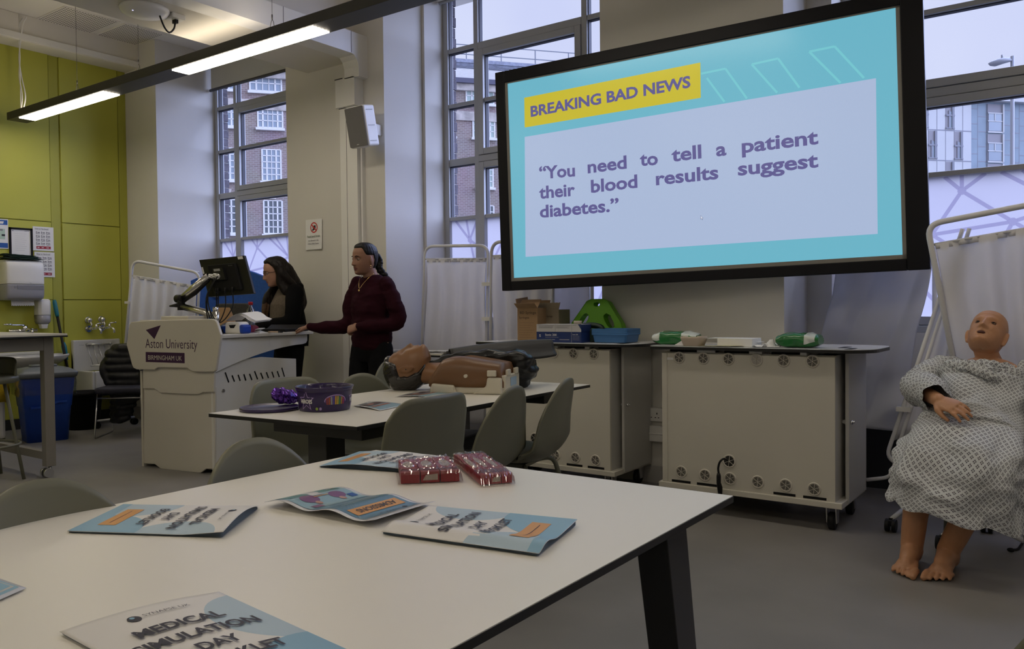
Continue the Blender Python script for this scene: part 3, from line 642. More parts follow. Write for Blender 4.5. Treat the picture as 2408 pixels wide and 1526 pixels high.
# notice on the pier
nO = ony(721, 588, 4.797); t = thing('notice', 'white no food and drink notice with a red prohibition sign on the pier', 'sign', (nO.x,4.796,nO.z))
RED = mat('sign_red', (.55,.03,.03,1), .5); X_, Z_ = (1,0,0), (0,0,1)
b = MB(); b.use(PAPER); b.sheet(lambda u, v: (u*.21, -.004-.012*(1-v)**3*abs(u-.3), v*.262), 6, 8); b.build('sheet', None, t)
b = MB(); Oq = (0,-.006,0)
b.use(RED); c0 = (.108,.19)
for k in range(40):
    a0, a1 = 2*math.pi*k/40, 2*math.pi*(k+1)/40; poly_on(b, RED, Oq, X_, Z_, [(c0[0]+.046*math.cos(a0),c0[1]+.046*math.sin(a0)),(c0[0]+.046*math.cos(a1),c0[1]+.046*math.sin(a1)),(c0[0]+.036*math.cos(a1),c0[1]+.036*math.sin(a1)),(c0[0]+.036*math.cos(a0),c0[1]+.036*math.sin(a0))])
poly_on(b, INK, Oq, X_, Z_, [(.10,.17),(.128,.17),(.132,.208),(.106,.208)]); poly_on(b, INK, Oq, X_, Z_, [(.085,.163),(.105,.163),(.105,.18),(.09,.178)]); poly_on(b, INK, Oq, X_, Z_, [(.088,.2),(.093,.204),(.104,.178),(.1,.175)], .0005)
poly_on(b, RED, Oq, X_, Z_, [(.074,.214),(.082,.222),(.142,.166),(.134,.158)], .0008)
b.build('symbol', None, t)
b = MB()
for tx, x, z, wd in (('Food and Drink',.025,.105,.165),('not allowed in the',.04,.072,.13),('Clinical Skills Rooms',.035,.045,.14)): text_on(b, tx, mat('green_print', (.05,.10,.07,1), .7) if z > .1 else INK, (x,-.0085-.012*(1-z/.262)**3*.6,z), X_, Z_, wd, None, lift=.0006)
b.build('lettering', None, t)
# ================================================================== left wall: posters, dispensers, sinks, bins
WX = XL+.001; Yv, Zv = (0,1,0), (0,0,1)
BLUEP = mat('poster_blue', (.02,.10,.36,1), .6); GREYI = mat('grey_print', (.25,.25,.27,1), .8); MAROON = mat('poster_red', (.36,.03,.05,1), .6)
def wallsheet(name, label, cat, y0, y1, z0, z1, off=.004):
    # faces +X: local x runs along -Y so that lettering reads from inside the room
    t = thing(name, label, cat, (WX+off, y0, z0)); b = MB(); b.use(PAPER); b.box(0, .0015, 0, y1-y0, 0, z1-z0); b.build('sheet', None, t); return t, y1-y0, z1-z0
# letters run toward +Y seen from the room (viewer looks at -X, right hand is +Y)
def wtext(b, tx, m, y, z, wd, ht=None, x=.0022): text_on(b, tx, m, (x, y, z), Yv, Zv, wd, ht, lift=.0002)
def wrect(b, m, y0, y1, z0, z1, x=.0019): b.use(m); b.quad((x,y0,z0),(x,y1,z0),(x,y1,z1),(x,y0,z1))
t, W_, H_ = wallsheet('poster', 'white poster with blue bands at the frame edge beside the framed notice', 'poster', 3.385, 3.595, 1.75, 2.033)
b = MB(); wrect(b, BLUEP, .005, W_-.006, H_-.055, H_-.008); wrect(b, BLUEP, .005, W_-.006, .008, .055); wrect(b, mat('poster_pale_green', (.45,.6,.5,1), .7), .06, W_-.03, .09, .19)
for y, z, m in ((.1,.15,'a'),(.15,.12,'b'),(.13,.17,'c')): wrect(b, {'a':MAROON,'b':INK,'c':GREYI}[m], y, y+.03, z, z+.018, .0023)
b.use(WHITEP); b.add([(.0024,.10,H_-.045),(.0024,.165,H_-.045),(.0024,.172,H_-.022),(.0024,.107,H_-.022)], [(0,1,2,3)]); wrect(b, PAPER, .09, .12, .015, .05, .0023); b.build('print', None, t)
t = thing('framed_notice', 'black framed white notice above the paper towel dispenser', 'notice', (WX, 3.60, 1.66))
b = MB()
for y0, y1, z0, z1 in ((0,.018,0,.30),(.195,.213,0,.30),(0,.213,0,.018),(0,.213,.282,.30)): b.box(0,.014,y0,y1,z0,z1)
b.build('frame', BLACKM, t)
b = MB(); b.use(PAPER); b.box(0,.006,.016,.198,.016,.284); wrect(b, GREYI, .14, .185, .268, .272, .0065); wrect(b, GREYI, .03, .04, .265, .274, .0065)
for k in range(9): wrect(b, mat('faint_print', (.62,.62,.63,1), .8) if k == 0 else MATS['faint_print'], .05, .16-.01*(k % 3), .24-.02*k, .243-.02*k, .0065)
b.build('sheet', None, t)
for nm, lab, title, y0, y1, z0, z1 in (('poster','how to handwash instruction sheet on the green wall, upper of the two','How to Handwash?',3.818,4.015,1.747,1.985), ('poster','how to handrub instruction sheet partly behind the towel dispenser','How to Handrub?',3.828,4.02,1.486,1.735)):
    t, W_, H_ = wallsheet(nm, lab, 'poster', y0, y1, z0, z1); b = MB()
    wtext(b, title, INK, .02, H_-.028, .13, .014); wrect(b, GREYI, .02, .15, H_-.034, H_-.032)
    for i in range(3):
        for j in range(4):
            y, z = .03+.048*i, H_-.075-.036*j; wrect(b, GREYI, y, y+.036, z, z+.022); wrect(b, PAPER, y+.006, y+.018, z+.006, z+.016, .0022); wrect(b, PAPER, y+.022, y+.032, z+.004, z+.012, .0022); wrect(b, INK, y, y+.006, z+.022, z+.027)
    wrect(b, MAROON, .03, W_-.03, .018, .045); wrect(b, PAPER, .04, .06, .028, .034, .0022); wrect(b, PAPER, .08, .10, .028, .034, .0022); wrect(b, PAPER, .125, .15, .028, .034, .0022); b.build('print', None, t)
# paper towel dispenser
p0, p1 = onx(15, 706, -8.36), onx(107, 613, -8.36); yc = (p0.y+p1.y)/2; hw = (p1.y-p0.y)/2; z0, z1 = p0.z, p1.z
t = thing('towel_dispenser', 'white paper towel dispenser with grey window on the green wall', 'dispenser', (WX, yc, z0))
GREYW = mat('smoky_window', (.33,.33,.36,1), .25)
hh = z1-z0
def dome(b, za, zb, d0):  # rounded-front shell: section in (x,y), bulging into the room
    rings = []
    for k in range(9):
        q = k/8; z = za+(zb-za)*q; e = min(1, math.sqrt(max(0, 1-((abs(z-hh/2)/(hh/2))**8)))); w2 = hw*(.9+.1*e); d = d0*(.75+.25*e)
        rings.append([(0,-w2,z),(d*.8,-w2,z),(d*.95,-w2*.93,z),(d,-w2*.78,z),(d,w2*.78,z),(d*.95,w2*.93,z),(d*.8,w2,z),(0,w2,z)])
    b.loft(rings)
b = MB(); dome(b, hh*.4, hh, .2); b.build('cover', WHITEP, t, bevel=.006)
b = MB(); dome(b, 0, hh*.4-.002, .2); b.build('window_cover', GREYW, t, bevel=.006)
b = MB(); b.box(.2,.203,-hw*.45,hw*.85,hh*.27,hh*.37); b.box(.2,.203,-hw*.6,-hw*.5,hh*.3,hh*.35); b.build('viewing_slot', mat('slot_grey', (.24,.24,.27,1), .3), t)
b = MB(); b.use(PAPER); n_ = 20
b.add([(.10,-hw*.55+hw*1.15*k/n_,.005) for k in range(n_+1)]+[(.11,-hw*.55+hw*1.15*k/n_,-.055+(.008 if k % 2 else 0)) for k in range(n_+1)], [(k,k+1,k+n_+2,k+n_+1) for k in range(n_)]); b.build('paper_towel', None, t)
b = MB(); text_on(b, 'TORK', GREYI, (.2005,hw*.15,hh*.42), Yv, Zv, .02, .008); b.build('maker_mark', None, t)
# folded dark green aprons on top of it
AP = mat('dark_green_plastic', (.012,.035,.025,1), .3); t = thing('folded_apron', 'dark green folded plastic aprons lying on the towel dispenser', 'apron', (WX, yc, z1+.002))
b = MB()
for k in range(5):
    r_ = random.Random(k); y0 = -hw*.95+r_.uniform(-.03,.03); y1 = hw*(.55+.09*(4-k))
    b.sheet(lambda u, v, k=k, y0=y0, y1=y1: (.02+.17*v, y0+(y1-y0)*u, .003+.011*k*(1-.25*u)+.006*noise.noise((u*5, v*4, k))+.004), 12, 6)
b.build('folded_sheets', AP, t, solid=.005)
# soap dispenser
p0, p1 = onx(92, 773, -8.46), onx(120, 703, -8.46); yc2 = (p0.y+p1.y)/2; hw2 = (p1.y-p0.y)/2; h2 = p1.z-p0.z
t = thing('soap_dispenser', 'slim white soap dispenser with grey window beside the towel dispenser', 'dispenser', (WX, yc2, p0.z))
b = MB(); b.loft([[(0,-hw2*s,z),(.09*s2,-hw2*s,z),(.11*s2,-hw2*.6*s,z),(.11*s2,hw2*.6*s,z),(.09*s2,hw2*s,z),(0,hw2*s,z)] for z, s, s2 in ((h2*.46,1,1),(h2*.9,1,1),(h2*.97,.95,.9),(h2,.8,.75))]); b.build('cover', WHITEP, t, bevel=.004)
b = MB(); b.loft([[(0,-hw2*s,z),(.09*s2,-hw2*s,z),(.11*s2,-hw2*.6*s,z),(.11*s2,hw2*.6*s,z),(.09*s2,hw2*s,z),(0,hw2*s,z)] for z, s, s2 in ((h2*.16,.75,.85),(h2*.24,.95,1),(h2*.458,1,1))]); b.build('window_cover', GREYW, t)
b = MB(); b.loft([[(.02,-hw2*s,z),(.09,-hw2*s,z),(.09,hw2*s,z),(.02,hw2*s,z)] for z, s in ((0,.42),(h2*.1,.5),(h2*.16,.62))]); b.build('nozzle', WHITEP, t, bevel=.005)
# basin
CER = mat('white_ceramic', (.62,.62,.60,1), .12, coat=.4)
zb = .722; t = thing('wash_basin', 'white wall basin behind the tall table and blue bin', 'sink', (WX, 3.63, zb))
b = MB(); rings = []
for z, s in ((-.17,.30),(-.15,.55),(-.10,.80),(-.05,.94),(-.015,1),(0,1.0)): rings.append([(.02+ (.40*s)*max(0,math.sin(a))+.001, -.47*s*math.cos(a), z) for a in [math.pi*k/24 for k in range(25)]])
for z, s in ((0,.93),(-.03,.88),(-.09,.7),(-.12,.3)): rings.append([(.03+ (.40*s)*max(0,math.sin(a)), -.47*s*math.cos(a), z) for a in [math.pi*k/24 for k in range(25)]])
b.loft(rings); b.build('bowl', CER, t)
b = MB(); b.box(0,.03,-.2,.28,0,.03); b.build('upstand', CER, t, bevel=.008)
# lever tap on the wall above the basin
q = onx(60, 778, -8.45); t = thing('lever_tap', 'chrome elbow lever tap above the wash basin', 'tap', (WX, q.y, q.z-.03))
b = MB(); b.cyl((0,-.1,.03),(.06,-.1,.03),.022); b.cyl((0,.08,.03),(.06,.08,.03),.022); b.cyl((.05,-.13,.03),(.05,.13,.03),.02); b.cyl((.05,.02,.03),(.05,.02,.08),.024); b.build('body', CHROME, t)
b = MB(); b.tube(smoothpath([(.05,.02,.085),(.07,-.05,.088),(.09,-.12,.09)], 5), .007); b.build('lever', CHROME, t)
b = MB(); b.ball((.09,-.15,.096), .028, .045, .012); b.build('lever_paddle', CHROME, t)
b = MB(); b.tube(smoothpath([(.05,.02,.03),(.14,.02,.05),(.2,.02,.03),(.2,.02,.0)], 6), .012); b.build('spout', CHROME, t)
# two bib taps
def bibtap(px, py, lab):
    q = onx(px, py, XL); t = thing('bib_tap', lab, 'tap', (WX, q.y, q.z), group=None)
    b = MB(); b.cyl((0,0,0),(.012,0,0),.034); b.cyl((.01,0,0),(.075,0,0),.014); b.cyl((0,0,.09),(.012,0,.09),.034); b.ball((.03,0,.09),.03); b.tube([(.05,0,0),(.05,.012,.045),(.03,0,.09)],.01); b.build('valve_body', CHROME, t)
    b = MB(); b.tube(smoothpath([(.07,0,0),(.12,.03,.006),(.16,.045,-.01),(.165,.05,-.05)], 6), [.013]*18+[.012]); b.build('spout', CHROME, t)
    b = MB(); b.tube([(.11,.03,.0),(.11,.03,.045)],.012); b.tube([(.11,.03,.05),(.12,.085,.058)],.008); b.ball((.12,.09,.058),.011); b.build('handle', CHROME, t)
    return t
bibtap(207, 773, 'chrome bib tap above the cleaning sink, nearer the mop handle'); bibtap(238, 771, 'chrome bib tap above the cleaning sink, nearer the window wall')
# cleaner's sink with wire grating folded up
a0, a1 = onx(168, 800, XL+.02), onx(279, 797, XL+.02); fB = onx(175, 930, -8.2)
t = thing('cleaning_sink', 'white square cleaning sink with wire grating below the two taps', 'sink', (WX, a0.y, fB.z))
wd = a1.y-a0.y; ht = a0.z-fB.z; bz = ht*.43
b = MB(); b.box(0,.05,0,wd,bz-.02,ht); b.prism([(.0,bz),(.06,bz),(.05,bz+.1),(0,ht-.02)], 0, .025, 'y'); b.prism([(.0,bz),(.06,bz),(.05,bz+.1),(0,ht-.02)], wd-.025, wd, 'y'); b.build('splashback', CER, t, bevel=.012, seg=3)
b = MB()
b.box(0,.42,0,.03,0,bz); b.box(0,.42,wd-.03,wd,0,bz); b.box(.39,.42,.03,wd-.03,0,bz); b.box(0,.39,.03,wd-.03,0,.04); b.build('bowl', CER, t, bevel=.012, seg=3)
b = MB(); b.cyl((.07,.12,ht-.05),(.07,wd-.1,ht-.05),.008); b.cyl((.16,.12,bz+.04),(.16,wd-.05,bz+.04),.008)
for k in range(5): y = .13+(wd-.26)*k/4; b.cyl((.07,y,ht-.05),(.16,y+.015,bz+.04),.004,n=8)
for y in (.14, wd-.12): b.ball((.07,y,ht-.05),.014)
b.build('wire_grating', STEEL, t)
b = MB(); text_on(b, 'Armitage', GREYI, (.0505,.06,ht-.06), Yv, Zv, .05, .012); b.use(GREYI).box(.05,.051,.14,.165,ht-.065,ht-.04); b.build('maker_mark', None, t)
b = MB(); b.box(.03,.34,.03,wd-.03,-.03,.0)
for y in (.05,wd-.05): b.cyl((.33,y,-.02),(.36,y-.01,-fB.z),.012); b.cyl((.05,y,-.02),(.05,y,-fB.z),.012)
b.build('stand', DGREY, t)
# mop handle
m0, m1, m2, m3 = onx(128,708,-8.5), onx(140,768,-8.48), onx(153,828,-8.42), onx(176,955,-8.3)
TEALP = mat('teal_plastic', (.01,.16,.22,1), .4); t = thing('mop', 'black mop handle with teal grips leaning on the green wall', 'mop', (m3.x,m3.y,0))
bx = Vector((m3.x,m3.y,0)); d_ = (m0-m3).normalized(); foot = m3+d_*(-.12)
b = MB(); b.cyl(foot-bx, m0-bx, .013); b.build('pole', BLACK, t)
b = MB(); b.tube([m0-bx+d_*.01, m0-bx-d_*.02, m0-bx-d_*.13, m0-bx-d_*.16], [.016,.021,.020,.016]); b.build('grip', TEALP, t)
b = MB(); b.tube([m2-bx+d_*.10, m2-bx+d_*.06, m2-bx, m2-bx-d_*.08], [.016,.026,.024,.016]); b.build('grip', TEALP, t)
b = MB(); b.tube([foot-bx+d_*.06, foot-bx], [.02,.028]); b.box(foot.x-bx.x-.05,foot.x-bx.x+.05,foot.y-bx.y-.12,foot.y-bx.y+.12,foot.z-.05,foot.z-.01); b.build('mop_head', TEALP, t)
# bucket
t = thing('bucket', 'black plastic bin standing under the cleaning sink behind the blue bin', 'bin', (-8.05,4.02,0))
b = MB(); b.lathe([(.14,0),(.17,.33),(.18,.33),(.18,.36),(.165,.36),(.13,.02),(.02,.02)], n=24); b.build('body', BLACKM, t)
# blue bin, liner, lid
BLU = mat('blue_plastic', (.012,.06,.36,1), .35, noise_s=6, noise_a=.08); LIDG = mat('grey_lid', (.13,.145,.165,1), .4)
A = onz(65,1043,0); Bc = onz(163,1033,0)
e1 = (Bc-A); Lb = e1.length; rz = math.atan2(e1.y, e1.x)
t = thing('recycling_bin', 'blue rectangular bin with grey lid and clear liner', 'bin', (A.x,A.y,0), rz)
def bxr(z, gx, gy=None): gy = gx if gy is None else gy; return [(p[0],p[1],z) for p in rrect(-gx, Lb+gx, -gy, .28+gy, .035)]
b = MB(); b.loft([bxr(0,0), bxr(.30,.022), bxr(.31,.028), bxr(.55,.05), bxr(.56,.05)]); b.build('body', BLU, t)
b = MB(); b.prism([(.02,.30),(Lb*.45,.30),(Lb*.72,.34),(Lb-.02,.34),(Lb-.02,.355),(Lb*.70,.355),(Lb*.43,.315),(.02,.315)], -.045, -.02, 'y'); b.build('moulded_rib', BLU, t)
LIN = glass_mat('clear_liner', (.72,.76,.86,1), .10, .15); b = MB()
def lin_(u, v):
    P = bxr(0,.062)[int(u*19.999) % 20]; w_ = .012*noise.noise((u*30, v*5, 1)); return Vector((P[0]*(1+.0)+w_, P[1]+w_, .60-.19*v+.02*noise.noise((u*18,v,3))))
b.loft([[lin_(k/20, j/6) for k in range(20)] for j in range(7)], caps=False); b.build('liner', LIN, t)
b = MB(); b.loft([bxr(.565,.065), bxr(.60,.075), bxr(.61,.07), bxr(.64,.02), bxr(.655,-.05)]); b.build('lid', LIDG, t)
b = MB(); b.prism(rrect(.05,Lb-.06,.08,.2,.03), .652, .672); b.build('lid_ridge', LIDG, t, bevel=.006)
# clinical waste bin at the frame edge
t = thing('waste_bin', 'white pedal bin with yellow bag beside the blue bin at the frame edge', 'bin', (-7.95,3.05,0))
b = MB(); b.box(-.17,.17,-.17,.17,.03,.50); b.build('body', WHITEP, t, bevel=.03)
b = MB(); b.loft([[(x,y,z+.012*math.sin(9*k)) for k, (x, y) in enumerate(rrect(-s,s,-s,s,.03))] for z, s in ((.36,.19),(.45,.2),(.53,.185),(.56,.18))]); b.build('yellow_bag', mat('yellow_bag', (.55,.38,.02,1), .35), t)
b = MB(); b.box(-.19,.19,-.19,.19,.565,.60); b.build('lid', WHITEP, t, bevel=.012)
b = MB(); b.box(-.1,.1,-.2,-.165,.0,.04); b.box(-.16,.16,-.16,.16,0,.035); b.build('pedal', BLACK, t)
# ---------------------------------------------------------------- tall table on castors and stool at the frame edge
LEGG = mat('taupe_metal', (.23,.215,.195,1), .45); TOPW = mat('cream_laminate', (.66,.63,.55,1), .32, noise_s=2, noise_a=.02); EDGE = mat('black_edge', (.012,.012,.012,1), .4)
t = thing('tall_table', 'tall cream table on castors in front of the green wall', 'table', (-5.90,2.71,0))
b = MB(); b.use(TOPW); b.box(-1.7,.12,-.72,.08,.977,.990); b.use(EDGE); b.box(-1.702,.122,-.722,.082,.966,.9765); b.build('tabletop', None, t)
b = MB(); b.box(-1.55,0,-.03,.02,.875,.962); b.box(-1.55,0,-.64,-.59,.875,.962); b.box(-.03,.025,-.6,0,.875,.962); b.box(-1.56,-1.5,-.6,0,.875,.962); b.build('top_frame', LEGG, t, bevel=.003)
b = MB(); b.box(-1.5,-.03,-.03,.02,.12,.175); b.box(-1.5,-.03,-.64,-.59,.12,.175); b.box(-.78,-.73,-.6,-.03,.12,.175); b.build('lower_rail', LEGG, t, bevel=.003)
for lx, ly in ((0,0),(0,-.62),(-1.53,0),(-1.53,-.62)):
    b = MB(); b.box(lx-.035,lx+.03,ly-.035,ly+.03,.075,.962); lg = b.build('leg', LEGG, t, bevel=.003)
    c_ = MB(); c_.cyl((lx,ly,.02),(lx,ly,.08),.012)
    for s in (-1,1): c_.cyl((lx+s*.012,ly-.02,.032),(lx+s*.034,ly-.02,.032),.032)
    c_.build('castor', STEEL, lg)
OLIVE = mat('sage_plastic', (.165,.165,.115,1), .42, noise_s=2, noise_a=.04); OLTUBE = mat('sage_metal', (.17,.17,.125,1), .4)
f0 = onz(38,1133,0); t = thing('bar_stool', 'sage green bar stool in front of the tall table at the frame edge', 'stool', (f0.x-.22,f0.y-.1,0), .5)
b = MB(); b.lathe([(.19,.66),(.21,.67),(.21,.70),(.19,.71)], n=28); b.build('seat', OLIVE, t)
b = MB(); b.sheet(lambda u, v: (.2*math.sin((u-.5)*2.4)*(1-.0*v), .2*math.cos((u-.5)*2.4)*.9, .70+.13*v*math.sqrt(max(.05,1-abs(2*u-1)**3))), 16, 6); b.build('backrest', OLIVE, t, solid=.012)
for a in (.3, 1.87, 3.44, 5.01):
    b = MB(); b.tube([(.13*math.cos(a),.13*math.sin(a),.67),(.24*math.cos(a),.24*math.sin(a),.0)], .011, 8); b.build('leg', OLTUBE, t)
b = MB(); b.tube([(.21*math.cos(2*math.pi*k/24),.21*math.sin(2*math.pi*k/24),.24) for k in range(24)], .009, 8, closed=True); b.build('foot_ring', OLTUBE, t)
# ================================================================== lectern
LECT = mat('cream_lectern', (.60,.57,.49,1), .38, noise_s=1.5, noise_a=.02); LECTW = mat('white_lectern_side', (.68,.67,.62,1), .38); PURP = mat('deep_purple', (.045,.012,.055,1), .5)
A = onz(334,1096,0); Bq = onz(504,1117,0); e1 = (Bq-A); e1.z = 0; LW = e1.length; e1.normalize(); e2 = Vector((-e1.y,e1.x,0)); lrz = math.atan2(e1.y, e1.x)
lec = thing('lectern', 'cream university lectern with purple lettering and slotted white side', 'lectern', (A.x,A.y,0), lrz)
Li = WM[lec.name].inverted()
def lf(zx, zy, y=0):   # pixel of the 2.8256x lectern crop -> local point on a plane parallel to the front
    P = A+e2*y; q = Li @ onp(290+zx/2.8256, 580+zy/2.8256, P, e2); return (q.x, q.z)
def ls(zx, zy, x):     # -> local (y,z) on the plane of the right-hand side
    P = A+e1*x; q = Li @ onp(290+zx/2.8256, 580+zy/2.8256, P, e1); return (q.y, q.z)
DP = .82
b = MB(); b.use(LECT); b.box(.012,LW-.012,.02,DP-.03,.03,.68); b.build('cabinet', None, lec)
pts = [lf(*p, -.035) for p in ((38,520),(52,500),(185,489),(585,480),(606,486),(620,502),(646,585),(644,610),(612,822),(600,832),(468,832),(452,826),(424,806),(228,803),(205,819),(85,815),(66,806),(56,785),(20,650))]
b = MB(); b.prism(pts, -.035, -.012, 'y'); b.build('crest_panel', LECT, lec, bevel=.006)
pm = [lf(*p, -.008) for p in ((133,790),(606,810),(604,966),(530,966),(505,980),(490,982),(247,970),(205,942),(133,942))]
b = MB(); b.prism(pm[::-1], -.012, .006, 'y'); b.build('middle_panel', LECT, lec, bevel=.004)
pl = [lf(*p, 0) for p in ((133,900),(606,930),(604,1478),(548,1476),(510,1503),(492,1503),(245,1476),(205,1446),(133,1442))]
b = MB(); b.prism(pl[::-1], .004, .02, 'y'); b.build('front_panel', LECT, lec, bevel=.004)
b = MB(); b.prism([(0,0),(.02,0),(.02,.7),(0,.7)], .0, DP, 'y'); b.build('side_panel', LECT, lec)
sd = [(0,.0),(DP,.0),(DP,.755),(.70,.765),(.46,.790),(.30,.785),(.2,.78),(0,.70)]
b = MB(); b.prism(sd, LW-.02, LW, 'x'); sp_ = b.build('side_panel', LECTW, lec, bevel=.003)
b = MB(); b.use(BLACKM)
for a0, a1 in (((676,835),(700,902)),((722,855),(738,897)),((762,851),(776,892)),((800,847),(814,889)),((838,845),(854,886)),((871,827),(892,882)),((912,838),(928,878)),((950,834),(964,873)),((986,830),(1000,870)),((1022,827),(1036,867)),((1052,804),(1070,864))):
    q0, q1 = ls(*a0, LW), ls(*a1, LW); d = Vector((q1[0]-q0[0],q1[1]-q0[1])).normalized(); n_ = Vector((-d.y,d.x))*.006
    b.add([(LW+.001,q0[0]+n_.x,q0[1]+n_.y),(LW+.001,q1[0]+n_.x,q1[1]+n_.y),(LW+.001,q1[0]-n_.x,q1[1]-n_.y),(LW+.001,q0[0]-n_.x,q0[1]-n_.y)], [(3,2,1,0)])
b.build('vent_slot', None, sp_)
lk = ls(664,957,LW); b = MB(); b.cyl((LW,lk[0],lk[1]),(LW+.006,lk[0],lk[1]),.012); b.build('lock', STEEL, sp_)
# worktop and its curved brackets
WZ = .968
b = MB(); b.prism([(-.03,-.01),(LW+.035,-.01),(LW+.055,.96),(-.05,.96)], WZ-.026, WZ); b.build('worktop', LECT, lec, bevel=.004)
arc = [(-.012,WZ-.028),(.93,WZ-.028),(.93,WZ-.075),(.915,WZ-.095),(.88,WZ-.102)]+[(.88-.86*k/12, WZ-.102-.155*(k/12)**1.7) for k in range(1,13)]+[(-.012,.705)]
for x in (.002, LW): b = MB(); b.prism(arc[::-1], x, x+.018, 'x'); b.build('bracket', LECTW, lec, bevel=.003)
b = MB(); q0, q1 = lf(240,462), lf(420,484); b.box(q0[0],q1[0],.01,.2,WZ,q0[1]); b.build('riser', LECT, lec, bevel=.006)
b = MB(); q0 = lf(185,488); b.box(.02,LW-.03,-.01,.02,WZ-.05,q0[1]); b.build('rear_rail', LECT, lec, bevel=.004)
# lettering on the crest
ux_, uz_ = (1,0,0), (0,0,1); F = -.0352
b = MB(); b.use(PURP); tri = [lf(*p, -.035) for p in ((150,553),(249,522),(207,614))]
b.add([(p[0],F-.0006,p[1]) for p in tri], [(0,2,1)])
t0, t1 = lf(148,673,-.035), lf(492,668,-.035); text_on(b, 'Aston University', PURP, (t0[0],F,lf(148,692,-.035)[1]), ux_, uz_, t1[0]-t0[0], (lf(148,617,-.035)[1]-lf(148,697,-.035)[1]), bold=-.003)
r0, r1 = lf(150,766,-.035), lf(407,706,-.035); rect_on(b, PURP, (0,F,0), ux_, uz_, r0[0], r1[0], r0[1], r1[1])
a0 = lf(166,751,-.035); text_on(b, 'BIRMINGHAM UK', LECT, (a0[0],F-.0005,a0[1]), ux_, uz_, lf(390,751,-.035)[0]-a0[0], lf(166,720,-.035)[1]-a0[1], bold=.0)
b.build('logo', None, lec)
# ------------------------------------------------------------------ monitor on its arm (stands on the lectern)
ALU = mat('polished_aluminium', (.62,.61,.59,1), .22, metal=1)
Yl = .30
def W(x, y, z): return WM[lec.name] @ Vector((x, y, z))
def lp(zx, zy, y): P = A+e2*y; return onp(290+zx/2.8256, 580+zy/2.8256, P, e2)
base = lp(615,500,.22); base.z = WZ
arm = thing('monitor', 'black monitor seen from behind on a silver jointed arm clamped to the lectern', 'monitor', base, lrz)
MI = WM[arm.name].inverted()
def la(zx, zy, y): return MI @ lp(zx, zy, y)
b = MB(); b.cyl((0,0,0),(0,0,.05),.035); b.cyl((0,0,.0),(0,0,.03),.05); b.build('clamp_base', BLACK, arm)
p_b = la(615,470,.22); b = MB(); b.cyl((0,0,.045),(0,0,p_b.z+.04),.026); b.cyl((0,0,p_b.z+.035),(0,0,p_b.z+.075),.02); b.build('post', ALU, arm)
el = la(385,395,.16); b = MB(); b.tube([p_b, p_b.lerp(el,.3)+Vector((0,0,.012)), el], [.022,.025,.026], 12); b.build('lower_arm', ALU, arm)
b = MB(); b.cyl(el-Vector((0,0,.03)), el+Vector((0,0,.075)), .027); w0 = la(310,395,.14); b.tube([el+Vector((0,0,.01)), el.lerp(w0,.4)+Vector((0,0,.006)), w0], [.030,.026,.010], 12, flat=.6); b.cyl(el+Vector((-.045,0,.055)), el+Vector((.03,0,.055)), .030); b.build('elbow_joint', BLACK, arm)
e2_ = la(395,340,.16); hd = la(570,195,.22); b = MB(); b.tube([e2_, e2_.lerp(hd,.5), hd], [.026,.030,.027], 12); b.build('upper_arm', ALU, arm)
b = MB(); d_ = (hd-e2_).normalized(); off = Vector((.0,-.005,-.03)); b.tube([e2_+off, e2_.lerp(hd,.5)+off*1.4, hd+off], [.014,.018,.012], 10); b.build('arm_cover', BLACK, arm)
b = MB(); vs_ = la(660,200,.26); b.cyl(hd, hd+(vs_-hd)*.5, .016); b.cyl(hd+(vs_-hd)*.35, vs_, .022); b.build('tilt_joint', STEEL, arm)
# screen panel: corners measured on two depths (turned slightly)
c = [la(502,88,.30), la(800,58,.26), la(866,312,.24), la(566,334,.28)]
X1 = (c[1]-c[0]); Z1 = (c[0]-c[3]); nn = X1.cross(Z1).normalized()
if nn.y > 0: nn = -nn
b = MB(); k = nn*-.022; b.add(c+[p+k for p in c], [(0,1,2,3),(7,6,5,4),(0,4,5,1),(1,5,6,2),(2,6,7,3),(3,7,4,0)]); b.build('screen_panel', BLACK, arm, bevel=.004)
def on_back(u, v, l=0): return c[3]+X1*u+Z1*v+nn*l+(c[2]-c[3]-X1)*u*(1-v)
b = MB(); b.add([on_back(u, v, l) for l in (0,.018) for u, v in ((.2,.12),(.8,.12),(.8,.82),(.2,.82))], [(4,5,6,7),(0,1,5,4),(1,2,6,5),(2,3,7,6),(3,0,4,7)]); b.build('rear_housing', BLACKM, arm, bevel=.004)
b = MB(); b.add([on_back(u, v, l) for l in (.018,.035) for u, v in ((.33,.40),(.56,.40),(.56,.72),(.33,.72))], [(4,5,6,7),(0,1,5,4),(1,2,6,5),(2,3,7,6),(3,0,4,7)]); b.build('mount_plate', BLACK, arm)
b = MB(); b.use(PAPER)
for q in (((.86,.91),(.97,.91),(.97,.985),(.86,.985)), ((.01,.62),(.05,.62),(.05,.80),(.01,.80))): b.add([on_back(u, v, .0006) for u, v in q], [(0,1,2,3)])
b.use(mat('label_grey', (.42,.42,.42,1), .6)); b.add([on_back(u, v, .0356) for u, v in ((.36,.64),(.5,.64),(.5,.70),(.36,.70))], [(0,1,2,3)]); b.build('sticker', None, arm)
b = MB(); text_on(b, 'lenovo', mat('badge_grey', (.10,.10,.10,1), .5), on_back(.66,.75,.0185), X1, Z1, .045, .010); b.build('badge', None, arm)
b = MB()
for u, sag in ((.34,.10),(.50,.14),(.66,.12),(.30,.16)):
    s = on_back(u, .2, .03); e_ = on_back(.45, .5, .05) if u < .6 else on_back(.40, .45, .06); b.tube(smoothpath([s, s+Vector((.005,-.01,-.10-sag*.4)), s.lerp(e_,.4)+Vector((-.02,-.05,-.16-sag)), s.lerp(e_,.8)+Vector((-.05,-.06,-.14)), e_], 7), .004, 6)
    b.cyl(s, s+Vector((0,0,-.04)), .007)
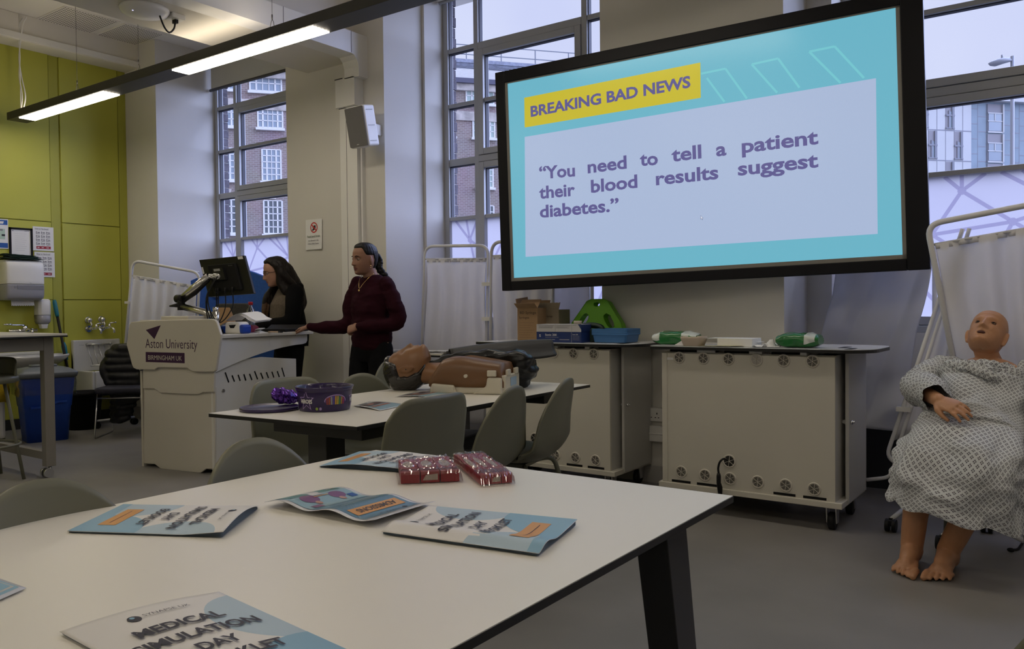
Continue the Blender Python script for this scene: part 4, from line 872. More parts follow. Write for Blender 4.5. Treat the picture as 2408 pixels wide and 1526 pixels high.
b.build('cable', BLACK, arm)
# ------------------------------------------------------------------ things lying on the lectern
def onl(x, y): return W(x, y, WZ)
BLUEQ = mat('bright_blue_plastic', (.02,.07,.42,1), .35); CARD = mat('brown_card', (.36,.22,.11,1), .75)
def lq(px, py, y): P = A+e2*y; return onp(px, py, P, e2)
q = lq(558,775,.30); t = thing('wipes_case', 'white and blue plastic case on the lectern under loose papers', 'case', (q.x,q.y,WZ), lrz)
b = MB(); b.prism([(-.075,0),(.075,0),(.07,.07),(.055,.085),(-.055,.085),(-.07,.07)], -.05, .05, 'y'); b.build('body', WHITEP, t, bevel=.012, seg=3)
b = MB(); b.box(-.125,-.05,-.045,.045,.0,.062); b.build('blue_shell', BLUEQ, t, bevel=.016, seg=3); b = MB(); b.box(.055,.10,-.045,.045,.0,.065); b.build('blue_shell', BLUEQ, t, bevel=.016, seg=3)
b = MB(); b.prism([(-.03,.062),(.04,.065),(.02,.04),(-.015,.04)], -.0515, -.05, 'y'); b.build('opening', BLACKM, t)
q = lq(520,778,.30); b = MB(); b.M = Matrix.Translation(q) ; b.tube([(-.02+.05*math.cos(a),.03+.06*math.sin(a),.0) for a in [2*math.pi*k/20 for k in range(20)]], .009, 8, closed=True)
b2 = b.build('blue_cord', BLUEQ); tag(b2, 'coil of blue tubing beside the lectern case', 'tubing')
# papers
def papers(name, lab, q, fn, n=3):
    t = thing(name, lab, 'papers', (q.x,q.y,q.z), lrz); b = MB(); b.use(PAPER)
    for k in range(n): b.sheet(lambda u, v, k=k: fn(u, v, k), 10, 8)
    b.build('sheets', None, t); return t
q = lq(580,770,.44); q.z = WZ; papers('loose_papers', 'bent white papers standing up over the lectern case', q, lambda u, v, k: (-.13+.29*u, -.08+.16*v+.01*k, .07+.09*math.sin(min(1,u*1.25+.0)*math.pi*.62+.25)*(.85+.15*v)-(.055*u*u)+.006*k))
q = lq(520,770,.42); q.z = WZ; papers('loose_papers', 'curled grey sheet on the lectern beside the monitor post', q, lambda u, v, k: (-.07+.16*u, -.08+.16*v, .012+.05*u*u+.02*math.sin(3*v)), 1)
q = lq(512,760,.50); t = thing('cardboard_folder', 'brown card folder standing on the lectern', 'folder', (q.x,q.y,WZ), lrz)
b = MB(); b.add([(-.11,0,0),(.13,0,0),(.075,.05,.19),(-.085,.05,.19),(-.11,.10,0),(.13,.10,0),(.075,.055,.19),(-.085,.055,.19)], [(0,1,2,3),(5,4,7,6),(0,3,7,4),(1,5,6,2),(3,2,6,7)]); b.build('card', CARD, t, bevel=.002)
# water bottle
q = lq(590,758,.62); t = thing('water_bottle', 'clear water bottle with red cap on the lectern', 'bottle', (q.x,q.y,WZ))
CLR = glass_mat('clear_plastic', (.80,.85,.93,1), .2); b = MB(); prof = [(.005,0),(.034,.0),(.036,.012)]
for k in range(7): prof += [(.0365,.02+.016*k),(.034,.028+.016*k)]
prof += [(.0365,.135),(.036,.15),(.028,.175),(.015,.192),(.0135,.20),(.0135,.21)]; b.lathe(prof, n=24); b.build('bottle_body', CLR, t)
b = MB(); b.lathe([(.002,.232),(.0165,.232),(.0175,.228),(.0175,.208),(.002,.208)], n=20); b.build('cap', mat('red_cap', (.5,.02,.03,1), .4), t)
b = MB(); b.lathe([(.0345,.02),(.0345,.03),(.0342,.12),(.002,.12),(.002,.02)], n=20); b.build('water', glass_mat('water', (.84,.89,.95,1), .1), t)
# laptop, remote, small pink pack, white earbud case, pen
q = lq(648,772,.74); t = thing('laptop', 'black laptop open flat before the seated presenter at the lectern', 'laptop', (q.x,q.y,WZ), lrz+.1)
b = MB(); b.box(-.17,.17,-.11,.11,.002,.022); b.build('base', BLACKM, t, bevel=.004)
b = MB(); b.prism([(.105,.02),(.115,.02),(.17,.05),(.16,.05)], -.17, .17, 'x'); b.build('screen_edge', BLACK, t)
q = lq(690,775,.80); t = thing('document_wallet', 'flat black document wallet at the end of the lectern top', 'wallet', (q.x-.02,q.y,WZ), lrz+.3)
b = MB(); b.box(-.13,.09,-.05,.09,.001,.016); b.build('cover', BLACKM, t, bevel=.004)
q = lq(592,778,.42); t = thing('tissue_pack', 'small pink pack on the lectern beside the case', 'packet', (q.x,q.y,WZ), lrz)
b = MB(); b.M = Matrix.Rotation(.5, 4, 'Y'); b.box(-.018,.018,-.03,.03,.012,.06); b.build('wrapper', mat('pink_wrapper', (.36,.06,.14,1), .3), t, bevel=.006)
q = lq(606,781,.45); t = thing('earphone_case', 'white folded card on the lectern edge', 'card', (q.x,q.y,WZ), lrz)
b = MB(); b.M = Matrix.Rotation(.2,4,'Y'); b.box(-.04,.05,-.03,.03,.01,.016); b.M = Matrix.Rotation(-.25,4,'Y'); b.box(-.03,.05,-.03,.03,.02,.025); b.build('card', PAPER, t)
q = lq(650,782,.50); t = thing('pen', 'slim cream and black pen on the lectern edge', 'pen', (q.x,q.y,WZ), lrz)
b = MB(); b.cyl((-.08,0,.006),(.02,0,.006),.0055); b.build('barrel', mat('cream_pen', (.6,.45,.3,1), .4), t)
b = MB(); b.cyl((.02,0,.006),(.06,0,.006),.0056); b.build('cap', BLACK, t)
# ------------------------------------------------------------------ folding privacy screen behind the lectern
TUBEW = mat('white_tube', (.70,.70,.71,1), .35)
def at_(px, py, dep): return atd(px, py, dep)
def screen_panel(t, TL, TR, BR, BL, r=.013, rad=.09, curt=None, folds=7, amp=.018, seed=0, clip=True):
    """One curtain panel of a folding screen: bent tube frame plus gathered curtain, corners in world space."""
    Wi = WM[t.name].inverted(); TL, TR, BR, BL = [Wi @ Vector(p) for p in (TL, TR, BR, BL)]
    b = MB(); b.tube(fillet([BL, TL, TR, BR], rad, 6), r, 12); b.build('tube_frame', TUBEW, t)
    n = (TR-TL).cross(TL-BL).normalized(); a, c_ = (curt or (.10, .92))
    def f(u, v):
        L = TL.lerp(BL, a+(c_-a)*v); R = TR.lerp(BR, a+(c_-a)*v); k = .03
        p = L.lerp(R, k+(1-2*k)*u); w_ = amp*(.35+.65*math.sin(math.pi*min(1,.15+v)))*math.sin(2*math.pi*folds*(u+.04*noise.noise((u*3,v*1.5,seed)))+2*noise.noise((u*2,v*2,seed+5)))
        return p+n*(w_+.02*noise.noise((u*3,v*3,seed+9)))
    b = MB(); b.sheet(f, 60, 24); b.build('curtain', CURTAIN, t, solid=.0015)
    b = MB(); b.tube([TL.lerp(BL,a).lerp(TR.lerp(BR,a),.02), TL.lerp(BL,a).lerp(TR.lerp(BR,a),.98)], .006, 8); b.sheet(lambda u, v: TL.lerp(BL,a+.018*v).lerp(TR.lerp(BR,a+.018*v),.03+.94*u)+n*.012*math.sin(60*u), 60, 1); b.build('curtain_header', CURTAIN, t, solid=.002)
def castor(t, p, h=.07):
    Wi = WM[t.name].inverted(); q = Wi @ Vector(p); b = MB()
    for s in (-1, 1): b.cyl((q.x+s*.006,q.y,.032),(q.x+s*.026,q.y,.032), .032, n=18)
    b.cyl((q.x,q.y,.03),(q.x,q.y,h), .010); b.box(q.x-.012,q.x+.012,q.y-.02,q.y+.02,.03,.06); b.build('castor', BLACK, t, bevel=.003)
d1, d2 = 8.12, 8.0
TL, TR = at_(312,612,d1), at_(470,641,d2); BL = at_(290,838,d1); BR = TR+(BL-TL)+Vector((.0,.05,.0))
t = thing('privacy_screen', 'white folding curtain screen leaning behind the lectern beside the green wall', 'screen', (TL.x*.5+TR.x*.5, TL.y*.5+TR.y*.5, 0))
BLf, BRf = TL+(BL-TL)*1.42, TR+(BR-TR)*1.42
BLf.z = BRf.z = .15
screen_panel(t, TL, TR, BRf, BLf, folds=6, seed=3)
o_ = Vector((-.05,.03,.0)); b = MB(); Wi = WM[t.name].inverted(); b.tube(fillet([Wi @ (BLf+o_), Wi @ (TL+o_), Wi @ (TR+o_)], .09, 6), .012, 10); b.build('folded_frame', TUBEW, t)
b = MB(); m_ = Wi @ TL.lerp(BLf,.28); b.box(m_.x-.05,m_.x+.03,m_.y-.02,m_.y+.04,m_.z-.012,m_.z+.012); b.build('clip', WHITEP, t)
for q in (BLf, BRf):
    b = MB(); q_ = Wi @ q; b.tube([q_, (q_.x,q_.y,.07)], .012); b.tube([(q_.x-.02,q_.y-.22,.075),(q_.x+.02,q_.y+.14,.075)], .012); b.build('foot', TUBEW, t)
    for s in (-.22, .14): castor(t, WM[t.name] @ Vector((q_.x+s*.1, q_.y+s, 0)))
# blue angular partition in the window bay
BLD = mat('blue_partition_fabric', (.025,.10,.40,1), .8, noise_s=40, noise_a=.1); Yd = 5.12
pp = [ony(x, y, Yd) for x, y in ((452,660),(470,652),(578,634),(600,641),(642,658),(700,682))]
t = thing('partition', 'bright blue angular fabric partition standing before the window behind the lectern', 'partition', (-6.9,Yd,0))
b = MB(); b.prism([(pp[0].x+6.9,0.03)]+[(p.x+6.9,p.z) for p in pp]+[(pp[-1].x+6.9,.03)][::1], -.02, .02, 'y'); b.build('fabric_panel', BLD, t, bevel=.004)
b = MB(); b.box(-.84,-.5,-.2,.12,0,.03); b.box(.3,.62,-.2,.12,0,.03); b.build('foot', DGREY, t)
b = MB(); b.box(-.52,-.515,-.0225,-.02,.2,1.42); b.build('seam', mat('dark_blue_seam', (.01,.04,.2,1), .8), t)
t = thing('wall_socket', 'white socket box on the blue partition behind the monitor arm', 'socket', (ony(505,687,5.09).x,5.10,ony(505,687,5.09).z-.05)); b = MB(); b.box(-.06,.06,-.03,-.002,0,.1); b.build('box', WHITEP, t, bevel=.004)
# dark office chair behind the lectern
q = ony(524, 712, 4.62); t = thing('office_chair', 'dark grey office chair with tall back behind the lectern', 'chair', (q.x,4.62,0), .1)
CHF = mat('charcoal_upholstery', (.035,.033,.032,1), .7, noise_s=60, noise_a=.2)
zt = q.z
b = MB(); b.M = Matrix.Rotation(-.08,4,'X'); b.prism(rrect(-.24,.24,.62,zt,.06), .0, .05, 'y'); b.build('backrest', CHF, t, bevel=.015, seg=3)
b = MB(); b.prism(rrect(-.24,.24,-.42,.02,.06), .44, .51); b.build('seat', CHF, t, bevel=.02, seg=3)
b = MB(); b.box(-.03,.03,.0,.06,.42,.75); b.cyl((0,-.2,.1),(0,-.2,.45),.03); b.build('column', BLACK, t)
for k in range(5):
    a = 2*math.pi*k/5; b = MB(); b.beam((0,-.2,.10),(.30*math.cos(a),-.2+.30*math.sin(a),.075),.04,.03); lg = b.build('leg', BLACK, t)
    c_ = MB(); c_.cyl((.3*math.cos(a)-.02,-.2+.3*math.sin(a),.03),(.3*math.cos(a)+.02,-.2+.3*math.sin(a),.03),.03); c_.build('castor', BLACK, lg)
# black sled chair with a padded coat
fa, fb = onz(222,1033,0), onz(268,1014,0); dr = (fb-fa); dr.z = 0; dr.normalize()
t = thing('sled_chair', 'black cushioned chair with thin chrome sled legs beside the lectern', 'chair', (fa.x,fa.y,0), math.atan2(dr.y,dr.x)-math.pi/2)
NAVY = mat('navy_black_fabric', (.02,.02,.032,1), .8, noise_s=80, noise_a=.2)   # local: +y to the back, +x to the far side
b = MB()
for x in (0,.50): b.tube(fillet([(x,.42,.44),(x,.46,.0+.009),(x,.0,.009),(x+(.015 if x == 0 else -.015),.06,.42)], .03, 4), .007, 8)
b.tube([(0.01,.04,.36),(.49,.04,.36)], .007, 8); b.build('sled_frame', STEEL, t)
b = MB(); b.prism(rrect(.0,.50,-.03,.46,.06), .405, .455); b.build('seat', NAVY, t, bevel=.02, seg=3)
b = MB(); b.M = Matrix.Translation((0,.44,0)) @ Matrix.Rotation(-.12,4,'X'); b.prism(rrect(.02,.48,.47,.80,.06), 0, .03, 'y'); b.tube([(.04,.01,.40),(.04,.01,.6)],.008); b.tube([(.46,.01,.40),(.46,.01,.6)],.008); b.build('backrest', NAVY, t, bevel=.01)
ct = thing('padded_coat', 'black quilted coat draped over the back of the sled chair', 'coat', (fa.x,fa.y,0), math.atan2(dr.y,dr.x)-math.pi/2)
PUF = mat('black_nylon', (.013,.013,.015,1), .42, bump=.25, bump_s=12); b = MB()
for k, z in enumerate((.40,.47,.54,.61,.68,.745,.79)):   # quilted rolls wrapped round the chair back
    w0, w1 = (.0+.02*abs(k-3)/3, .50-.012*k)
    if k == 6: w0, w1 = .07, .43
    limb(b, [(w0,.40,z-.01), (w0+.03,.345-.006*k,z), (.25,.325-.004*k,z+.008*math.sin(k*2.1)), (w1-.03,.345,z), (w1,.40,z-.01)], [.035,.046,.050,.046,.035], 12, 4)
    limb(b, [(w0,.42,z), (.25,.475,z), (w1,.42,z)], [.035,.045,.035], 12, 4)
for k, z in enumerate((.12,.18,.24,.30,.36)): limb(b, [(.02,.40,z-.005), (.10,.37,z), (.16+.03*k,.38,z+.02)], [.028,.036,.03], 10, 4)
limb(b, [(.03,.37,.74), (-.02,.34,.62), (.01,.33,.48)], [.04,.05,.04], 12, 5); limb(b, [(.30,.31,.76), (.36,.29,.62), (.33,.30,.47)], [.045,.055,.045], 12, 5)
o_ = meld(b, 'quilted_shell', .009, 2, [PUF], parent=ct); wrinkle(o_, .008, (14,14,8), 6)
# ================================================================== big display on the pier
TLo, BLo, BRo, TRo = ony(1171.5,179,4.42), ony(1172.5,675,4.42), ony(2177.5,645,4.69), ony(2179.5,-49.5,4.69)
dx = ((BRo-BLo)+(TRo-TLo)).normalized(); dz = ((TLo-BLo)+(TRo-BRo)); dz = (dz-dx*dz.dot(dx)).normalized(); dy = dz.cross(dx).normalized()
cen = (TLo+BLo+BRo+TRo)/4; DW = ((BRo-BLo).length+(TRo-TLo).length)/2; DH = ((TLo-BLo).length+(TRo-BRo).length)/2
Md = Matrix((( dx.x,dy.x,dz.x,0),(dx.y,dy.y,dz.y,0),(dx.z,dy.z,dz.z,0),(0,0,0,1))); Od = cen-dx*DW/2-dz*DH/2
disp = bpy.data.objects.new('display_screen', None); COL.objects.link(disp); disp.matrix_world = Matrix.Translation(Od) @ Md; WM[disp.name] = Matrix.Translation(Od) @ Md
tag(disp, 'large black framed display on the pier showing a breaking bad news slide', 'screen')
Di = WM[disp.name].inverted()
def ds(px, py, y=.012): q = Di @ onp(px, py, Od+dy*y, dy); return (q.x, q.z)
BEZ = mat('display_bezel', (.006,.006,.008,1), .5, spec=.25); LIP = mat('display_lip', (.22,.21,.19,1), .5)
def emis(name, r, g, b, s=1.0):
    m = mat(name, (.01,.01,.01,1), .25); n = m.node_tree.nodes['Principled BSDF']; n.inputs['Emission Color'].default_value = rgb(r,g,b); n.inputs['Emission Strength'].default_value = s; return m
x0, z0 = ds(1196,655); x1, z1 = ds(2134,655)[0], ds(1600,107)[1]
x0 = .5*(ds(1196,300)[0]+ds(1196,600)[0]); zb_ = .5*(ds(1400,644)[1]+ds(1900,629)[1]); zt_ = .5*(ds(1400,152)[1]+ds(1900,57)[1])
b = MB(); b.box(0,x0,0,.07,0,DH); b.box(x1,DW,0,.07,0,DH); b.box(x0,x1,0,.07,0,zb_-.0); b.box(x0,x1,0,.07,zt_,DH); b.build('bezel', BEZ, disp, bevel=.005)
b = MB(); b.box(.01,DW-.01,.03,.075,.01,DH-.01); b.build('rear_shell', BLACKM, disp)
q = .022; b = MB(); b.box(x0,x0+q*.9,.008,.03,zb_,zt_); b.box(x1-q*.9,x1,.008,.03,zb_,zt_); b.box(x0,x1,.008,.03,zb_,zb_+q); b.box(x0,x1,.008,.03,zt_-.008,zt_); b.build('inner_lip', LIP, disp)
sl = MB(); yS = .013
def sp(pts, m, l): sl.use(m); sl.add([(p[0], yS-l, p[1]) for p in [ds(*k, yS) for k in pts]], [tuple(range(len(pts)))[::-1]])
TEALS = emis('slide_teal', 106,178,198); YEL = emis('slide_yellow', 196,182,50); PALE = emis('slide_pale', 168,184,214); TXT = emis('slide_purple', 92,88,142); CHEV = emis('slide_chevron', 116,196,206)
sl.use(TEALS); sl.add([(x0+.015,yS,zb_+.018),(x1-.015,yS,zb_+.018),(x1-.015,yS,zt_-.006),(x0+.015,yS,zt_-.006)], [(0,1,2,3)])
def chev(*p):
    for a, c in zip(p, p[1:]):
        a_, c_ = Vector(ds(1160+a[0]/2.18, a[1]/2.18, yS)), Vector(ds(1160+c[0]/2.18, c[1]/2.18, yS)); d = (c_-a_).normalized(); n_ = Vector((-d.y,d.x))*.006
        sl.use(CHEV); sl.add([(k.x,yS-.0008,k.y) for k in (a_-n_,c_-n_,c_+n_,a_+n_)], [(0,1,2,3)])
chev((1300,505),(1190,352),(1065,378)); chev((1095,400),(1185,522)); chev((1570,450),(1460,300),(1325,330),(1455,475)); chev((1900,400),(1750,238),(1620,265),(1780,425))
sp(((1233,230),(1647,147),(1648,230),(1234,300)), YEL, .0012); sp(((1234,322),(2060,184),(2064,550),(1236,604)), PALE, .0012)
lx, lz = (1,0,0), (0,0,1)
def word(tx, pL, pR, cap, base=True, bold=.028):
    a, c_ = ds(*pL, yS), ds(*pR, yS); text_on(sl, tx, TXT, (a[0], yS-.002, a[1]), (c_[0]-a[0],0,c_[1]-a[1]), lz, math.hypot(c_[0]-a[0],c_[1]-a[1]), bold=bold, lift=0, cap=cap)
def zp(x, y): return (1160+x/2.18, y/2.18)
cap1 = ds(*zp(200,545),yS)[1]-ds(*zp(200,597),yS)[1]
word('BREAKING BAD NEWS', zp(193,598), zp(1012,446), cap1, bold=.034)
cb = ds(*zp(300,850),yS)[1]-ds(*zp(300,912),yS)[1]
for tx, x0_, x1_, y0_, y1_ in (('\u201cYou',237,420,917,902),('need',485,685,887,862),('to',753,845,849,843),('tell',915,1068,828,809),('a',1143,1196,800,794),('patient',1275,1667,783,736),
    ('their',237,420,1018,1001),('blood',502,740,987,960),('results',835,1155,948,915),('suggest',1255,1667,899,855),('diabetes.\u201d',240,645,1115,1080)): word(tx, zp(x0_,y0_), zp(x1_,y1_), cb)
def ar(s, m, l):
    c0 = zp(1068,1105); sp([(c0[0]+s*(x-2), c0[1]+s*(y-4)+4) for x, y in ((0,0),(0,9),(2.2,7),(3.6,9.8),(4.8,9),(3.4,6.4),(6,6))], m, l)
ar(1.15, emis('cursor_edge', 110,120,150), .0022); ar(.75, emis('cursor_white', 215,220,235), .003)
sl.build('slide', None, disp)
b = MB(); b.box(DW*.35,DW*.65,.07,.115,DH*.3,DH*.7); b.build('wall_mount', DGREY, disp)
# ================================================================== white equipment trolleys
CARTC = mat('cream_trolley', (.60,.575,.505,1), .42, noise_s=1.2, noise_a=.03); CARTG = mat('trolley_side', (.52,.51,.48,1), .42); TOPL = mat('pale_worktop', (.60,.60,.60,1), .25)
VENT = mat('vent_dark', (.035,.034,.032,1), .8); VRING = mat('vent_ring', (.60,.57,.50,1), .4)
YC = 4.22
def cp(px, py): q = ony(px, py, YC); return (q.x, q.z)
cx0, cx1 = cp(1549,1138)[0], cp(1980,1199)[0]; CW = cx1-cx0
cart = thing('equipment_trolley', 'cream trolley with round vents and black cable closest to the seated manikin', 'trolley', (cx0,YC,0), 0, 'cream equipment trolleys')
bz0, bz1 = .118, .148; zt = .912; bL, bR = cp(1556,1000)[0]-cx0, cp(1962,1000)[0]-cx0; DEP = .47
b = MB(); b.box(-.0,CW,0,DEP+.02,bz0,bz1); b.build('base_board', CARTC, cart, bevel=.003)
body = MB(); body.use(CARTC); body.box(bL,bR,.012,.03,bz1,.872); body.use(CARTG); body.box(bL,bL+.018,.03,DEP,bz1,.872); body.box(bR-.018,bR,.03,DEP,bz1,.872); body.box(bL+.018,bR-.018,DEP-.02,DEP,bz1,.872); body.box(bL+.018,bR-.018,.03,DEP-.02,.5,.515)
body.use(CARTC); body.box(bL,bL+.03,.008,.012,bz1,.872); body.box(bL,bR,.03,DEP,.868,.880)
bd = body.build('cabinet', None, cart)
b = MB(); b.use(BLACKM)
for px in ((1572,1680),(1700,1765),(1811,1880)): b.box(cp(px[0],830)[0]-cx0,cp(px[1],830)[0]-cx0,.02,.4,.880,.893)
b.use(WHITEP); b.box(cp(1637,830)[0]-cx0,cp(1680,830)[0]-cx0,.01,.2,.880,.892); b.box(cp(1760,830)[0]-cx0,cp(1790,830)[0]-cx0,.01,.2,.880,.892); b.box(cp(1880,830)[0]-cx0,cp(1895,830)[0]-cx0,.01,.2,.878,.892)
b.use(CARTG); b.box(bL+.2,bR-.1,.06,DEP-.05,.880,.893); b.build('worktop_spacer', None, cart)
tx1 = cp(2052,815)[0]-cx0
outl = [(-.035,-.022),(tx1-.16,-.022)]+[(tx1-.16+.16*math.sin(a), .138-.16*math.cos(a)) for a in [math.pi/2*k/8 for k in range(1,9)]]+[(tx1-.16+.16*math.cos(a), DEP-.09+.16*math.sin(a)) for a in [math.pi/2*k/8 for k in range(9)]]+[(-.035,DEP+.07)]
b = MB(); b.use(TOPL); b.prism([(p[0]*.999,p[1]) for p in outl], zt-.002, zt+.0005); b.use(EDGE); b.prism(outl, zt-.018, zt-.0021); tp = b.build('worktop', None, cart)
b = MB(); b.prism(rrect(tx1-.14,tx1-.10,.02,.16,.018), zt+.0006, zt+.001); b.prism(rrect(tx1-.20,tx1-.16,.14,.3,.018), zt+.0006, zt+.001); b.build('handle_slot', BLACKM, tp)
def vent(px, py, r=.028, plain=False, big=False):
    x, z = cp(px, py); x -= cx0; b = MB(); b.use(VRING); y = .012
    rings = [[(x+q*math.cos(2*math.pi*k/28), y-h, z+q*math.sin(2*math.pi*k/28)) for k in range(28)] for q, h in ((r*1.22,0),(r*1.2,.004),(r*1.05,.006),(r*.95,.004))]
    b.loft(rings, caps=False); b.use(VENT if not plain else mat('vent_blank', (.42,.40,.38,1), .5)); b.add([(x+r*.97*math.cos(2*math.pi*k/28), y-.001, z+r*.97*math.sin(2*math.pi*k/28)) for k in range(28)], [tuple(range(28))[::-1]])
    b.use(VRING); y2 = y-.0035
    for k in range(6): a = 2*math.pi*k/6+.4; c, s = math.cos(a), math.sin(a); b.beam((x,y2,z),(x+r*c,y2,z+r*s),.0022,.0022,(0,1,0))
    if not big:
        for q in (.38,.62,.84):
            n_ = 20; b.add([(x+r*(q+e)*math.cos(2*math.pi*k/n_), y2, z+r*(q+e)*math.sin(2*math.pi*k/n_)) for e in (-.028,.028) for k in range(n_)], [(k,(k+1)%n_,n_+(k+1)%n_,n_+k) for k in range(n_)])
    b.build('vent', None, cart)
for i, p in enumerate(((1595,841),(1652,843),(1711,844.5),(1777,846),(1841,848),(1909,850),(1600,1110),(1656,1118),(1715,1126),(1780,1134),(1846,1142),(1913,1151))): vent(*p, plain=i == 3)
vent(1713,1085,.030,big=True)
for a, c in ((1578,1622),(1637,1684),(1817,1869),(1887,1942)):
    b = MB(); b.use(BLACKM); za = cp((a+c)/2,1132+(a-1578)*.125)[1]; b.box(cp(a,1140)[0]-cx0,cp(c,1150)[0]-cx0,.0105,.014,bz1+.004,bz1+.017); b.build('base_slot', None, cart)
b = MB(); b.add([(bL+.028,.0105,.835),(bL+.075,.0105,.835),(bL+.075,.0105,.848),(bL+.028,.0105,.848)], [(0,1,2,3)]); b.build('label', PAPER, cart)
# side panel standing off on white spacers at the end of the trolley
b = MB(); b.box(CW-.012,CW+.006,.115,DEP+.02,.128,.893); sd_ = b.build('end_door', CARTG, cart, bevel=.002)
b = MB(); zk = .535; b.tube([(bR,.16,zk),(bR+.012,.16,zk),(bR+.02,.16,zk),(bR+.04,.16,zk),(CW-.012,.16,zk)], [.008,.012,.02,.022,.012], 14); b.build('door_spacer', WHITEP, sd_)
b = MB(); b.cyl((CW+.006,.15,zk),(CW+.016,.15,zk),.010); b.ball((CW+.016,.165,zk),.008); b.build('door_lock', CHROME, sd_)
def big_castor(x, y, parent):
    b = MB(); b.box(x-.035,x+.035,y-.035,y+.035,bz0-.006,bz0); b.prism([(y-.03,bz0-.005),(y+.03,bz0-.005),(y+.018,.035),(y-.018,.035)], x-.026, x-.02, 'x'); b.prism([(y-.03,bz0-.005),(y+.03,bz0-.005),(y+.018,.035),(y-.018,.035)], x+.02, x+.026, 'x'); c_ = b.build('castor', STEEL, parent)
    b = MB(); b.tube([(x-.018,y,.044),(x-.014,y,.044),(x+.014,y,.044),(x+.018,y,.044)], [.036,.044,.044,.036], 20); b.build('wheel', BLACK, c_)
for x, y in ((CW-.06,.06),(CW-.06,DEP-.05),(.08,.06),(.08,DEP-.05)): big_castor(x, y, cart)
# second trolley: same unit farther along the wall
qL = onz(1445.5,1122,bz0); cartL = dup(cart, (qL.x-CW, qL.y, 0), 0, 'cream trolley carrying the cardboard boxes and green board behind the shell chairs')
# cable hanging out of the near trolley
cg = WM[cart.name]; g0 = cp(1713,1085)
cbl = [(1711,1083),(1702,1079),(1693,1086),(1689,1100),(1690,1113)]
b = MB(); pts = [ony(*p, YC-.004-.03*(i > 0)-.015*(i > 1)) for i, p in enumerate(cbl)]; b.tube(smoothpath(pts, 7), .006, 8)
e_ = pts[-1]; b.tube([e_, e_-Vector((0,0,.015)), e_-Vector((0,0,.05)), e_-Vector((-.006,0,.075)), e_-Vector((-.008,0,.115))], [.009,.012,.012,.015,.011], 10)
tag(b.build('power_lead', BLACK), 'short black power lead hanging out of the trolley beside the manikin', 'cable')
# double socket on the pier
q = ony(1540,973,4.795); t = thing('wall_socket', 'white double power socket on the pier between the trolleys', 'socket', (q.x-.06,4.785,q.z-.045)); b = MB(); b.box(0,.146,-.012,.008,0,.086); b.build('plate', WHITEP, t, bevel=.004)
b = MB()
for x in (.035,.085):
    b.box(x-.003,x+.003,-.0135,-.011,.045,.056)
    for s in (-.011,.011): b.box(x+s-.004,x+s+.004,-.0135,-.011,.022,.027)
b.prism([(.006,.06),(.018,.06),(.012,.048)], -.0135, -.011, 'y'); b.build('socket_hole', BLACK, t)
# ------------------------------------------------------------------ things on the trolleys
def on_cart(px, py, c=cart, z=None): q = onz(px, py, zt+.0015); return q
def ctop(px, Y): q = ony(px, 800, Y); return Vector((q.x, Y, zt+.0012))
CARD2 = mat('kraft_cardboard', (.30,.19,.10,1), .8, noise_s=8, noise_a=.08); CARD3 = mat('grey_cardboard', (.27,.22,.15,1), .8, noise_s=8, noise_a=.1)
YL = qL.y
def hgt(y0, y1, dep): return (y1-y0)/FPX*dep
def depth(p): return (Vector(p)-EYE).dot(FW)
p = ctop(1217, YL+.16); d = depth(p); w_ = hgt(1217,1262,d)/.80
t = thing('cardboard_box', 'tall open brown cardboard box on the trolley top', 'box', p, .02); hh = hgt(720,797,d)
b = MB(); b.box(0,w_,0,w_*.9,0,hh); b.build('carton', CARD2, t, bevel=.002)
b = MB(); b.prism([(0,hh),(.003,hh),(-.035,hh+.03),(-.038,hh+.03)], 0, w_, 'x'); b.add([(.0,-.0,hh),(w_,0,hh),(w_+.0,.05,hh+.055),(.01,.05,hh+.055)], [(0,1,2,3)]); b.add([(0,0,hh),(0,w_*.9,hh),(-.012,w_*.9,hh+.075),(-.012,0,hh+.06)], [(0,1,2,3)]); b.add([(0,w_*.9,hh),(w_,w_*.9,hh),(w_,w_*.9+.02,hh+.05),(0,w_*.9+.02,hh+.05)], [(0,1,2,3)]); b.build('flap', CARD2, t, solid=.003)
b = MB(); text_on(b, 'BD Syringe', mat('box_print', (.08,.05,.035,1), .8), (.022,-.0005,hh-.045), lx, lz, w_*.8, .022); text_on(b, 'Syringes', MATS['box_print'], (.015,-.0005,hh-.075), lx, lz, w_*.5, .018)
for k in range(9): rect_on(b, MATS['box_print'], (0,0,0), lx, lz, .015, w_*(.85-.1*(k % 3)), hh-.10-.016*k, hh-.099-.016*k, .0006)
b.build('print', None, t)
p = ctop(1262, YL+.27); d = depth(p); w2_ = hgt(1262,1313,d)/.82; h2_ = hgt(725,797,d)
t = thing('cardboard_box', 'greyish cardboard box with torn top behind the glove boxes', 'box', p, .0)
b = MB(); b.box(0,w2_,0,.14,0,h2_); b.build('carton', CARD3, t, bevel=.002)
b = MB(); n_ = 14; b.add([(w2_*k/n_,.0,h2_) for k in range(n_+1)]+[(w2_*k/n_,.02,h2_+.045+.006*noise.noise((k*.9,1,1))) for k in range(n_+1)], [(k,k+1,k+n_+2,k+n_+1) for k in range(n_)]); b.build('flap', CARD3, t, solid=.003)
b = MB(); text_on(b, 'BD Syringe-Syringe', MATS['box_print'], (.012,-.0005,h2_-.055), lx, lz, w2_*.66, .017); b.build('print', None, t)
GB = mat('glove_box_blue', (.012,.03,.13,1), .45); GW = mat('glove_box_white', (.50,.49,.50,1), .5)
p = ctop(1262, YL+.06); d = depth(p); gw = hgt(1262,1362,d)/.82; gh = hgt(781,805,d)
